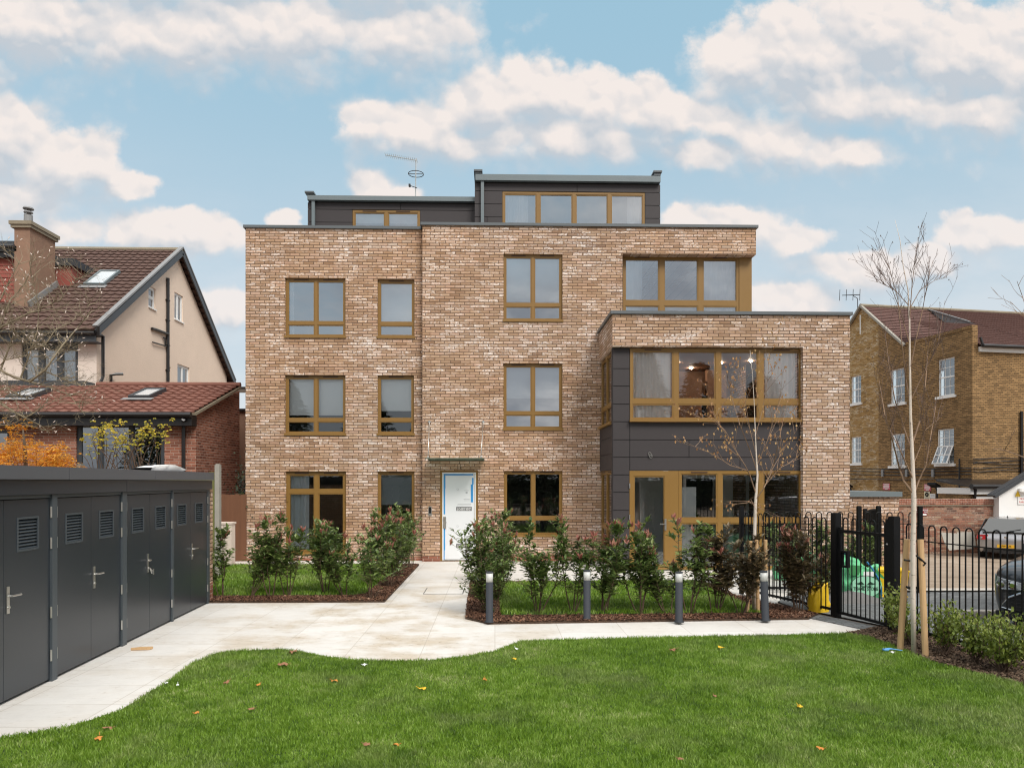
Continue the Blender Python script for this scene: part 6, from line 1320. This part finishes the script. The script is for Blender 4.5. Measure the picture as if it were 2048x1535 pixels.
# young birch in the hedge, with a few gold leaves
def path3(pts, Y, dy=()): return [at(u, v, Y + (dy[i] if i < len(dy) else 0)) for i, (u, v) in enumerate(pts)]
YB1 = 11.3; e = empty('young_birch', at(1513, 1232, YB1), 'young white birch with gold leaves in front of the charcoal bay', 'tree'); rn = random.Random(7)
tr = MB(); tr.tube(path3([(1508, 1228), (1508, 1150), (1509, 1080), (1511, 1005), (1515, 950), (1512, 900), (1510, 850), (1508, 800), (1505, 750), (1500, 700)], YB1), [.031, .029, .027, .024, .016, .010, .007, .005, .0035, .002], 10)
part('trunk', tr, mt['birch'], e, smooth=True)
br = MB(); tips = []; 
for pts, r in (([(1511, 1000), (1528, 975), (1545, 940), (1560, 870), (1575, 800)], .016), ([(1511, 985), (1500, 950), (1490, 930), (1465, 890), (1440, 850), (1415, 810)], .015), ([(1514, 940), (1500, 900), (1480, 850), (1462, 790), (1450, 730)], .013), ([(1514, 930), (1535, 880), (1550, 830), (1570, 760)], .012), ([(1513, 910), (1500, 860), (1490, 800), (1480, 730)], .010), ([(1495, 940), (1460, 930), (1430, 910), (1400, 895), (1372, 888)], .010), ([(1530, 970), (1560, 935), (1590, 920), (1605, 895)], .010), ([(1511, 870), (1525, 820), (1535, 760), (1540, 705)], .009), ([(1540, 945), (1570, 895), (1600, 850), (1612, 800)], .009), ([(1470, 895), (1450, 860), (1430, 840), (1395, 835)], .008), ([(1510, 990), (1498, 1000), (1492, 1010)], .005)):
    P = path3(pts, YB1, [k * rn.uniform(-.14, .14) for k in range(6)]); br.tube(P, [r * .72 * (1 - .85 * i / (len(P) - 1)) for i in range(len(P))], 5, False); tips.append(P)
    for k in range(8):
        t = rn.uniform(.2, .95); n = len(P) - 1; j = min(int(t * n), n - 1); b0 = P[j].lerp(P[j+1], t * n - j); ax_ = (P[j+1] - P[j]).normalized(); nd = (ax_ + rot_dir(rn, .75, (0, 0, .15))).normalized(); grow(br, tips, rn, b0, nd, rn.uniform(.3, .65), .0042, 1, 4, .10, .1, (1, 3), (.4, .65), .6, 3)
part('branches', br, mt['twig'], e)
lf = MB()
for P in tips:
    for k in range(3):
        if rn.random() < .60:
            q = P[-1] if k == 0 else P[rn.randint(1, len(P) - 1)]; lf.leaf(q, (rn.uniform(-.5, .5), rn.uniform(-.5, .5), -1), (rn.uniform(-1, 1), rn.uniform(-1, 1), .2), rn.uniform(.04, .06), .034, .1)
part('leaves', lf, mt['birchleaf'], e)
# young birch by the railings, bare
YB2 = gnd(1828, 1308).y; e = empty('young_birch', gnd(1828, 1308), 'tall bare young birch with white trunk before the black railing', 'tree'); rn = random.Random(12)
tr = MB(); tr.tube(path3([(1828, 1310), (1826, 1200), (1826, 1100), (1828, 1000), (1825, 920), (1821, 830), (1820, 740), (1819, 640), (1816, 580), (1806, 530), (1800, 480), (1790, 440)], YB2), [.031, .030, .029, .028, .022, .016, .012, .009, .0065, .005, .0035, .0018], 10); part('trunk', tr, mt['birch'], e, smooth=True)
br = MB(); tw = MB(); tips = []
for pts, r in (([(1826, 985), (1808, 962), (1800, 940), (1785, 880), (1770, 830), (1758, 760)], .018), ([(1829, 985), (1838, 960), (1852, 930), (1860, 880), (1872, 810), (1880, 730)], .013), ([(1824, 900), (1806, 850), (1790, 800), (1778, 730), (1770, 660)], .012), ([(1824, 890), (1840, 840), (1850, 780), (1856, 700), (1860, 620)], .012), ([(1823, 820), (1812, 760), (1804, 690), (1796, 600), (1780, 540), (1765, 500)], .010), ([(1820, 740), (1832, 680), (1845, 620), (1856, 560), (1866, 520)], .009), ([(1820, 690), (1800, 620), (1785, 580), (1762, 545)], .008), ([(1819, 640), (1824, 570), (1830, 520), (1835, 475)], .007), ([(1827, 960), (1800, 900), (1770, 840), (1745, 800)], .011), ([(1822, 800), (1850, 740), (1876, 690), (1890, 600)], .008), ([(1818, 620), (1840, 580), (1870, 560), (1895, 555)], .006), ([(1817, 610), (1790, 580), (1760, 565), (1738, 560)], .006), ([(1826, 930), (1842, 890), (1850, 860), (1880, 835)], .008)):
    P = path3(pts, YB2, [k * rn.uniform(-.10, .10) for k in range(6)]); br.tube(P, [r * .9 * (1 - .85 * i / (len(P) - 1)) for i in range(len(P))], 5, False)
    for k in range(13):
        t = rn.uniform(.15, .98); n = len(P) - 1; j = min(int(t * n), n - 1); b0 = P[j].lerp(P[j+1], t * n - j); ax_ = (P[j+1] - P[j]).normalized(); nd = (ax_ + rot_dir(rn, .55, (0, 0, .6))).normalized(); grow(tw, tips, rn, b0, nd, rn.uniform(.2, .5), 0.0032, 1, 4, .10, .14, (1, 3), (.4, .7), .6, 3)
part('branches', br, mt['twig'], e); part('twigs', tw, mt['darktwig'], e)
lf = MB()
for P in tips:
    if rn.random() < .30: lf.leaf(P[-1], (rn.uniform(-.3, .3), rn.uniform(-.3, .3), -.6), (rn.uniform(-1, 1), 1, .2), rn.uniform(.02, .035), .010, .1)
part('catkins', lf, mt['stem'], e)
# branch tips of the next birch, whose trunk is outside the frame
e = empty('young_birch', Vector((7.05, 7.6, 0)), 'bare birch at the right edge, only its twig tips in view', 'tree'); rn = random.Random(15)
tr = MB(); p0 = Vector((7.05, 7.6, 0)); tr.tube([p0, p0 + Vector((.02, .03, 2)), p0 + Vector((-.02, .02, 3.4)), p0 + Vector((.03, 0, 4.9))], [.045, .04, .022, .004], 9); part('trunk', tr, mt['birch'], e, smooth=True)
br = MB(); tips = []
for pts, r in (([(2140, 820), (2100, 700), (2060, 640), (2044, 590), (2034, 562)], .007), ([(2140, 760), (2080, 660), (2048, 630), (2020, 602)], .006), ([(2140, 960), (2090, 935), (2048, 914), (2010, 900), (1985, 897)], .010), ([(2140, 900), (2160, 800), (2170, 700)], .012)):
    P = path3(pts, 7.6, [0, .1, -.1, .1, 0]); br.tube(P, [r * (1 - .7 * i / (len(P) - 1)) for i in range(len(P))], 5, False)
    for k in range(5):
        t = rn.uniform(.2, .95); n = len(P) - 1; j = min(int(t * n), n - 1); b0 = P[j].lerp(P[j+1], t * n - j); grow(br, tips, rn, b0, (P[j+1] - P[j]).normalized() + rot_dir(rn, .6, (0, 0, .2)), .28, .003, 1, 4, .1, .1, (1, 2), (.4, .7), .6, 3)
part('branches', br, mt['twig'], e)
# stakes
def stake(p, q, wd, label, grp, bark=True):
    p, q = Vector(p), Vector(q); e = empty('tree_stake', p, label, 'stake', grp); b = MB(); b.tube([p, p.lerp(q, .5), q], [wd / 2, wd / 2, wd / 2 * .96], 12); part('pole', b, mt['stake'], e, smooth=False); return e
d2 = YB2 + .10
stake(gnd(1800, 1302), at(1814, 1078, d2), .074, 'leaning round pine stake left of the white trunk by the railing', 'pine stakes of the birch by the railing')
stake(gnd(1851, 1313), at(1841, 1078, d2 - .05), .074, 'leaning round pine stake right of the white trunk by the railing', 'pine stakes of the birch by the railing')
for (u0, u1, v1, lab) in ((1494, 1501, 1081, 'pine stake left of the gold leaved birch trunk'), (1516, 1513, 1079, 'pine stake directly before the gold leaved birch trunk'), (1531, 1531, 1079, 'pine stake right of the gold leaved birch, above the last bollard')):
    stake(at(u0, 1232, YB1 - .12 + (u0 > 1520) * .1), at(u1, v1, YB1 - .10), .06, lab, 'pine stakes of the gold leaved birch')
def tie(name, pts, r, label):
    b = MB(); b.tube(pts, r, 6); tag(part(name, b, mt['black']), label, 'tree tie')
tie('tree_tie', [at(1808, 1119, d2 - .06), at(1822, 1121, d2 - .08), at(1829, 1108, d2 - .07), at(1838, 1115, d2 - .1), at(1851, 1126, d2 - .12), at(1846, 1130, d2 - .12)], .014, 'upper black rubber tie looping the birch by the railing to its stakes')
tie('tree_tie', [at(1812, 1172, d2 - .04), at(1822, 1177, d2 - .08), at(1832, 1178, d2 - .08)], .014, 'lower short black tie on the birch by the railing')
# magnolia in front of the house, growing from outside the frame
mroot = at(-60, 962, 14.2); mroot.z = 0; e = empty('magnolia_tree', mroot, 'leafless lichened magnolia with pale buds before the pebbledashed house', 'tree'); rn = random.Random(31)
tr = MB(); tr.tube([mroot, mroot + Vector((.1, 0, 1.5)), at(-60, 850, 14.2), at(-70, 700, 14.2), at(-40, 620, 14.2)], [.16, .14, .12, .08, .05], 10); part('trunk', tr, mt['barklich'], e, smooth=True)
br = MB(); tips = []; fine = MB()
for pts, r in (([(-55, 830), (-20, 770), (0, 740), (30, 755), (60, 763), (90, 740), (125, 690), (160, 650), (185, 615)], .035), ([(-58, 840), (-10, 800), (40, 830), (80, 850), (100, 866)], .03), ([(-60, 790), (-30, 700), (0, 655), (30, 640), (60, 625), (100, 618), (140, 622)], .03), ([(60, 763), (100, 775), (140, 790), (170, 830)], .016), ([(40, 758), (55, 720), (75, 660), (78, 610), (60, 540)], .018), ([(90, 742), (110, 750), (140, 765), (165, 772)], .012), ([(-65, 740), (-40, 650), (0, 600), (20, 560), (40, 520)], .026), ([(0, 742), (20, 690), (30, 660), (10, 610)], .02), ([(50, 700), (90, 690), (110, 660), (150, 640), (185, 600)], .013), ([(0, 655), (20, 600), (40, 580), (55, 555), (65, 520)], .014), ([(-20, 790), (10, 775), (40, 790), (60, 800)], .02), ([(-30, 850), (20, 850), (60, 830), (110, 800), (140, 790)], .015), ([(60, 625), (120, 600), (150, 560), (175, 540)], .010), ([(-40, 770), (10, 720), (50, 712), (90, 715), (130, 725)], .012), ([(20, 690), (60, 680), (100, 700), (140, 705)], .010)):
    P = path3(pts, 14.2, [k * rn.uniform(-.12, .12) for k in range(9)]); br.tube(P, [r * (1 - .80 * i / (len(P) - 1)) for i in range(len(P))], 6, False)
    for k in range(25):
        t = rn.uniform(.1, .98); n = len(P) - 1; j = min(int(t * n), n - 1); b0 = P[j].lerp(P[j+1], t * n - j); ax_ = (P[j+1] - P[j]).normalized(); nd = (ax_ * .5 + rot_dir(rn, 1.2, (0, 0, .35))).normalized(); grow(fine, tips, rn, b0, nd, rn.uniform(.25, .62), .008, 2, 4, .22, .12, (2, 3), (.45, .75), .8, 4)
part('branches', br, mt['barklich'], e, smooth=True); part('twigs', fine, mt['barklich'], e)
lf = MB()
for P in tips:
    if rn.random() < .10:
        q = P[-1]; d = (P[-1] - P[-2]).normalized(); lf.tube([q, q + d * .018, q + d * .045, q + d * .062], [.003, .009, .008, .001], 5)
part('buds', lf, mt['bud'], e)['kind'] = 'stuff'
# orange maple
mp = at(55, 962, 15.0); mp.z = 0; e = empty('japanese_maple', mp, 'small maple with bright orange autumn leaves behind the bin store', 'tree'); rn = random.Random(41); tr = MB(); tips = []
tr.tube([mp, mp + Vector((0, 0, 1.6)), at(50, 900, 15.0), at(45, 850, 15.0)], [.06, .05, .035, .01], 8); part('trunk', tr, mt['bark'], e, smooth=True)
br = MB(); bx = mp + Vector((0, 0, 1.6))
for k in range(16):
    a = rn.uniform(0, 6.28); d = Vector((math.cos(a), math.sin(a) * .7, rn.uniform(.35, 1.2))); grow(br, tips, rn, bx + Vector((0, 0, rn.uniform(-.2, .6))), d, rn.uniform(.7, 1.15), .014, 2, 4, .15, .15, (3, 4), (.45, .7), .7, 4)
part('branches', br, mt['bark'], e); lf = MB()
for P in tips:
    for k in range(13):
        q = P[rn.randint(1, len(P) - 1)] + Vector((rn.gauss(0, .10), rn.gauss(0, .10), rn.gauss(0, .06)))
        for s_ in range(4): d = rot_dir(rn, 1.6, (0, 0, -.25)); L = rn.uniform(.05, .09); lf.leaf(q, d, (rn.uniform(-.6, .6), rn.uniform(-.6, .6), 1), L, L * .36, .1)
part('leaves', lf, mt['maple'], e)
# yellow leaved climber by the patio doors
vp = at(250, 962, 15.3); vp.z = 0; e = empty('climbing_shrub', vp, 'straggly climber with yellow leaves in front of the patio doors', 'shrub'); rn = random.Random(51); br = MB(); lf = MB()
for k in range(42):
    u = rn.uniform(165, 345); v1 = rn.uniform(838, 905) if not 215 < u < 245 else rn.uniform(825, 860); p0 = at(rn.uniform(190, 320), 960, 15.3 + rn.uniform(-.3, .3)); p3 = at(u, v1, 15.3 + rn.uniform(-.4, .4)); md = p0.lerp(p3, .55) + Vector((rn.uniform(-.4, .4), 0, rn.uniform(.1, .4))); P = [p0 - Vector((0, 0, 1.)), p0, p0.lerp(md, .5) + Vector((0, 0, .1)), md, p3.lerp(md, .4), p3]; br.tube(P, [.010, .009, .007, .005, .003, .002], 4, False)
    for j in range(9 if rn.random() < .5 else 3):
        q = P[rn.randint(3, 5)] + Vector((rn.gauss(0, .06), rn.gauss(0, .06), rn.gauss(0, .07))); 
        for s_ in range(3): d = rot_dir(rn, 1.5, (0, 0, -.4)); L = rn.uniform(.045, .08); lf.leaf(q, d, (rn.uniform(-.6, .6), -1, .5), L, L * .6, .08)
part('stems', br, mt['stem'], e); part('leaves', lf, mt['yellowleaf'], e)
# dark ivy mass beside the fence post
ip = Vector((X(464, 18.2), 19.6, 0)); e = empty('ivy_bush', ip, 'dark ivy covered bush behind the brown closeboard panel', 'shrub'); rn = random.Random(61); b = MB(); b.tube([ip, ip + Vector((0, 0, 1.5)), ip + Vector((.05, 0, 2.6))], [.05, .04, .02], 6); part('stem', b, mt['stem'], e); lf = MB()
for k in range(2600):
    q = ip + Vector((rn.gauss(0, .22), rn.gauss(0, .22), 1.35 + rn.gauss(.25, .42))); lf.leaf(q, rot_dir(rn, 1.5, (0, 0, -.3)), (rn.uniform(-.5, .5), -1, .6), rn.uniform(.05, .09), .05, .1)
part('foliage', lf, mt['ivy'], e)

# ------------------------------------------------------------------ trees behind the camera, seen only in the windows
rn = random.Random(71); nr = np.random.default_rng(71); lf = MB()
for k, (x, y, h, r) in enumerate(((-18.5, -24, 11, 3.6), (-11.5, -26, 10.2, 3.8), (-6, -23, 7.5, 3.4), (-1, -27, 7.2, 3.2), (3.4, -24, 6.6, 3.4), (8.2, -24, 12.4, 2.7), (12.6, -25, 13, 3.), (17.2, -25, 12, 3.2), (23, -26, 11, 3.6), (-25, -25, 10, 3.8), (30, -25, 9, 3.6), (-31, -26, 9, 3.6))):
    lf.tube([(x, y, 0), (x, y, h * .9)], [.22, .03], 6)
    for j in range(3200):
        t = rn.random() ** .8; z = h * (.06 + .94 * t); rr = r * (1 - t) ** .6 * rn.uniform(.25, 1.) + .08; a = rn.uniform(0, 6.28); q = (x + rr * math.cos(a), y + rr * math.sin(a), z + rn.uniform(-.1, .1)); lf.leaf(q, (math.cos(a), math.sin(a), rn.uniform(-.5, .3)), (0, 0, 1), rn.uniform(.4, .8), .32, .1)
    if k < 11: lf.box(x - .1, x + 5.2, y - .6, y - .5, 0, 2.2)
tag(part('distant_trees', lf, mt['conifer']), 'row of dark conifers across the garden', 'trees', kind='stuff')

# ------------------------------------------------------------------ grass, bark chips, litter
def inside(poly, P):
    x, y = P[:, 0], P[:, 1]; r = np.zeros(len(P), bool); n = len(poly); j = n - 1
    for i in range(n):
        xi, yi = poly[i]; xj, yj = poly[j]; c_ = ((yi > y) != (yj > y)) & (x < (xj - xi) * (y - yi) / (yj - yi + 1e-12) + xi); r ^= c_; j = i
    return r
def vnoise(P, s, seed):
    g_ = np.random.default_rng(seed).random((64, 64)); q = P * s; i = np.floor(q).astype(int); f = q - i; f = f * f * (3 - 2 * f); g2 = lambda a, b_: g_[a % 64, b_ % 64]
    return (g2(i[:,0], i[:,1]) * (1-f[:,0]) + g2(i[:,0]+1, i[:,1]) * f[:,0]) * (1-f[:,1]) + (g2(i[:,0], i[:,1]+1) * (1-f[:,0]) + g2(i[:,0]+1, i[:,1]+1) * f[:,0]) * f[:,1]
def grass(name, poly, dens, z, hgt, mat, seed, grow_out=0., wid=.0032):
    nr = np.random.default_rng(seed); pa = np.array(poly); lo, hi = pa.min(0), pa.max(0); A = np.prod(hi - lo); n = int(A * dens); P = lo + nr.random((n, 2)) * (hi - lo)
    d = np.hypot(P[:, 0], P[:, 1]); keep = nr.random(n) < np.clip((5.6 / np.maximum(d, 5.6)) ** 1.3, 0, 1) if dens > 5000 else np.ones(n, bool)
    if dens > 5000: keep &= np.abs(P[:, 0]) < .80 * P[:, 1] + .8
    P = P[keep]; P = P[inside(poly, P)]; n = len(P)
    cl = vnoise(P, 2.2, 1) * .5 + vnoise(P, 7., 2) * .5; th = nr.random(n) * 2 * np.pi; h = hgt * (.45 + .75 * nr.random(n)) * (.55 + .8 * cl); ln = h * (.15 + .65 * nr.random(n)); wd = wid * (.7 + .7 * nr.random(n))
    ld = nr.random(n) * 2 * np.pi; off = nr.normal(0, .012 if grow_out else 0, (n, 2)); dx, dy = np.cos(th) * wd, np.sin(th) * wd; lx, ly = np.cos(ld) * ln, np.sin(ld) * ln
    V = np.zeros((n, 5, 3)); bx, by = P[:, 0] + off[:, 0], P[:, 1] + off[:, 1]
    V[:, 0] = np.c_[bx - dx, by - dy, np.full(n, z)]; V[:, 1] = np.c_[bx + dx, by + dy, np.full(n, z)]
    V[:, 2] = np.c_[bx + dx * .8 + lx * .35, by + dy * .8 + ly * .35, z + h * .6]; V[:, 3] = np.c_[bx - dx * .8 + lx * .35, by - dy * .8 + ly * .35, z + h * .6]; V[:, 4] = np.c_[bx + lx, by + ly, z + h]
    base_ = np.arange(n)[:, None] * 5; lp = (base_ + np.array([0, 1, 2, 3, 3, 2, 4])[None]).ravel(); sz = np.tile([4, 3], n)
    o = np_mesh(name, V.reshape(-1, 3), lp, sz, mat); return tag(o, kind='stuff')
def grass_mat():
    m, t, b = newmat('grass_blade'); g_ = t.new('ShaderNodeNewGeometry'); o = t.new('ShaderNodeTexCoord').outputs['Object']
    n = t.m('ADD', t.m('MULTIPLY', t.noise(t.vm('MULTIPLY', o, (1, 1, .2)), .9, 4, .6), .6), t.m('MULTIPLY', t.noise(t.vm('MULTIPLY', o, (1, 1, .2)), 5., 4, .6), .5))
    v = t.m('MULTIPLY_ADD', g_.outputs['Random Per Island'], .55, t.m('MULTIPLY_ADD', n, 2.0, -.85), clamp=True)
    c = t.ramp(v, [(0, (.055, .11, .008)), (.28, (.115, .22, .013)), (.55, (.19, .325, .024)), (.8, (.28, .41, .065)), (1, (.46, .49, .22))])
    pn = t.vm('MULTIPLY', o, (1, 1, 0)); c = t.mix(t.ss(t.noise(pn, .75, 6, .68), .47, .66, 0., .55), c, (.25, .29, .11)); c = t.mix(t.ss(t.noise(t.vm('ADD', pn, (5, 9, 0)), 1.3, 6, .68), .56, .70, 0., .55), c, (.05, .12, .008)); c = t.mix(t.ss(t.noise(t.vm('ADD', pn, (2, 4, 0)), 2.6, 4, .7), .66, .76, 0., .6), c, (.26, .20, .10))
    t.put(b.inputs['Base Color'], c); b.inputs['Roughness'].default_value = .5
    tl = t.new('ShaderNodeBsdfTranslucent'); t.put(tl.inputs[0], c); mx = t.new('ShaderNodeMixShader'); mx.inputs[0].default_value = .3
    t.l.new(b.outputs[0], mx.inputs[1]); t.l.new(tl.outputs[0], mx.inputs[2]); t.l.new(mx.outputs[0], t.n['Material Output'].inputs[0]); return m
mt['grass'] = grass_mat()
tag(grass('lawn_grass', LAWN, 17500, .015, .040, mt['grass'], 5, 1., .0028), 'mown bright green lawn in the foreground', 'grass')
tag(grass('inner_grass', LIN, 1500, .035, .075, mt['grass'], 6, 0, .006), 'green grass behind the left hedge', 'grass')
tag(grass('garden_grass', RIN, 1500, .035, .075, mt['grass'], 7, 0, .006), 'green grass behind the right hedge', 'grass')
mt['chips'] = leaf_mat('bark_chip', [(0, (.035, .014, .008)), (.45, (.105, .045, .024)), (.8, (.20, .095, .05)), (1, (.42, .28, .19))], .9, 0.); mt['soilbits'] = leaf_mat('soil_crumb', [(0, (.04, .024, .014)), (.5, (.11, .066, .04)), (1, (.26, .18, .12))], .95, 0.)
def chips(name, poly, holes, dens, z, mat, seed, size=.03):
    nr = np.random.default_rng(seed); pa = np.array(poly); lo, hi = pa.min(0), pa.max(0); n = int(np.prod(hi - lo) * dens); P = lo + nr.random((n, 2)) * (hi - lo); k = inside(poly, P)
    for h_ in holes: k &= ~inside(h_, P)
    P = P[k]; n = len(P); th = nr.random(n) * 6.28; L = size * (.5 + nr.random(n)); W = L * (.3 + .4 * nr.random(n)); tz = nr.normal(0, .35, (n, 2)); c_, s_ = np.cos(th), np.sin(th); V = np.zeros((n, 4, 3))
    for i, (a, b_) in enumerate(((-1, -1), (1, -1), (1, 1), (-1, 1))):
        x = a * L / 2; y = b_ * W / 2; V[:, i] = np.c_[P[:, 0] + x * c_ - y * s_, P[:, 1] + x * s_ + y * c_, z + .012 + x * tz[:, 0] + y * tz[:, 1]]
    o = np_mesh(name, V.reshape(-1, 3), np.arange(4 * n), np.full(n, 4), mat); return tag(o, kind='stuff')
tag(chips('bark_mulch', LBED, [LIN], 3800, .03, mt['chips'], 11), 'brown bark mulch under the left hedge', 'mulch')
tag(chips('hedge_mulch', RBED, [RIN], 3800, .03, mt['chips'], 12), 'brown bark mulch under the right hedge', 'mulch')
tag(chips('soil_crumbs', SBED, [], 2600, .012, mt['soilbits'], 13, .028), 'dark crumbly soil under the shrubs along the railing', 'soil')
rn = random.Random(81)
mt['leafbrown'] = M('dry_brown_leaf', (.27, .135, .065), .8, 0., .3, 20.); mt['leaforange'] = M('fallen_orange_leaf', (.55, .22, .04), .8, 0., .25, 20.); mt['leafyellow'] = M('fallen_yellow_leaf', (.80, .45, .02), .7, 0., .2, 20.); mt['paper'] = M('white_scrap', (.75, .76, .72), .8)
def fallen(u, v, mat, L, label, name='fallen_leaf', cat='leaf', grp='fallen leaves on the lawn', z=.055):
    b = MB(); p = gnd(u, v, z); a = rn.uniform(0, 6.28); n = 14; c0 = b.p((0, 0, .012)); ring = []
    for k in range(n):
        t = k * 2 * math.pi / n; r = L * (.36 + .16 * abs(math.cos(t * 2.5)) + .1 * math.cos(t)) ; ring.append(b.p((r * math.cos(t), r * math.sin(t) * .72, rn.uniform(-.2, .35) * L * .6)))
    for k in range(n): b.f.append([c0, ring[k], ring[(k+1) % n]])
    b2 = len(b.v); b.tube([(L * .5, 0, .005), (L * .85, .02 * L, .02)], .0025, 4)
    o = part(name, b, mt[mat], None, smooth=False); o.location = p; o.rotation_euler = (rn.uniform(-.2, .2), rn.uniform(-.2, .2), a); tag(o, label, cat, grp)
    md = o.modifiers.new('t', 'SOLIDIFY'); md.thickness = .0015
for (u, v, m_, L, lab) in ((846, 1376, 'leafyellow', .085, 'bright yellow fallen leaf in the middle of the lawn'), (1030, 1317, 'leafyellow', .06, 'yellow fallen leaf near the lawn edge below the first bollard'), (1440, 1293, 'leafyellow', .07, 'yellow fallen leaf below the third bollard on the lawn'), (1345, 1299, 'leafbrown', .10, 'long brown fallen leaf left of the yellow one on the right lawn'), (563, 1328, 'leafbrown', .12, 'flat brown leaf near the rounded lawn edge on the left'), (670, 1361, 'leaforange', .085, 'orange brown leaf with a stalk left of the middle of the lawn'), (452, 1364, 'leafbrown', .08, 'curled brown leaf on the left lawn near the paving'), (516, 1369, 'leaforange', .05, 'small orange leaf beside the curled brown leaf'), (585, 1303, 'leafbrown', .11, 'brown leaf lying on the lawn edge beside the paving'), (501, 1417, 'leafbrown', .07, 'pale brown leaf on the lower left lawn'), (197, 1475, 'leaforange', .09, 'orange brown leaf at the bottom left near the paving'), (212, 1455, 'leafbrown', .08, 'brown leaf just above the orange leaf at bottom left'), (394, 1424, 'leaforange', .05, 'orange leaf on the left lawn below the doors of the store'), (791, 1488, 'leaforange', .05, 'orange leaf at the bottom middle of the lawn'), (735, 1487, 'leafbrown', .06, 'dark brown leaf at the bottom middle of the lawn'), (1601, 1413, 'leafyellow', .075, 'tan leaf alone on the right half of the lawn'), (1638, 1495, 'leaforange', .06, 'forked tan leaf at the bottom right of the lawn'), (970, 1358, 'leaforange', .06, 'orange leaf right of the bright yellow leaf'), (1363, 1517, 'leafbrown', .05, 'small brown leaf at the bottom edge right of centre'), (1430, 1391, 'leafbrown', .05, 'small brown leaf on the right lawn in a dull patch')):
    fallen(u, v, m_, L, lab)
for (u, v, L, lab) in ((731, 1328, .06, 'round white scrap on the lawn edge left of the yellow leaf'), (1034, 1297, .06, 'flat white scrap at the lawn edge below the first bollard'), (333, 1365, .05, 'white scrap on the paving side of the left lawn'), (355, 1369, .04, 'second small white scrap near the left lawn edge'), (1784, 1303, .05, 'white scrap beside the left birch stake')): fallen(u, v, 'paper', L, lab, 'paper_scrap', 'scrap', 'white scraps on the lawn')
mt['blueplastic'] = M('blue_plastic', (.10, .32, .62), .5)
b = MB(); p = gnd(1778, 1299, .05)
for k in range(5): b.tube([p + Vector((-.05, 0, .004 * k)), p + Vector((.02, .01 * k, .012)), p + Vector((.06 + .02 * k, -.02 * k + .03, .004))], .007, 5)
b.box(p.x - .07, p.x - .01, p.y - .02, p.y + .03, p.z - .01, p.z + .014); tag(part('blue_glove', b, mt['blueplastic'], None, smooth=True), 'pale blue rubber glove lying at the lawn edge by the birch stake', 'glove')
b = MB(); q = gnd(283, 1299, .0); b.prism([(q.x - .12, q.y - .03, .004), (q.x + .10, q.y - .01, .004), (q.x + .12, q.y + .05, .004), (q.x - .02, q.y + .04, .004)], (0, 0, .03)); tag(part('wood_wedge', b, mt['stake']), 'small timber wedge lying on the paving before the bin store', 'wood offcut')
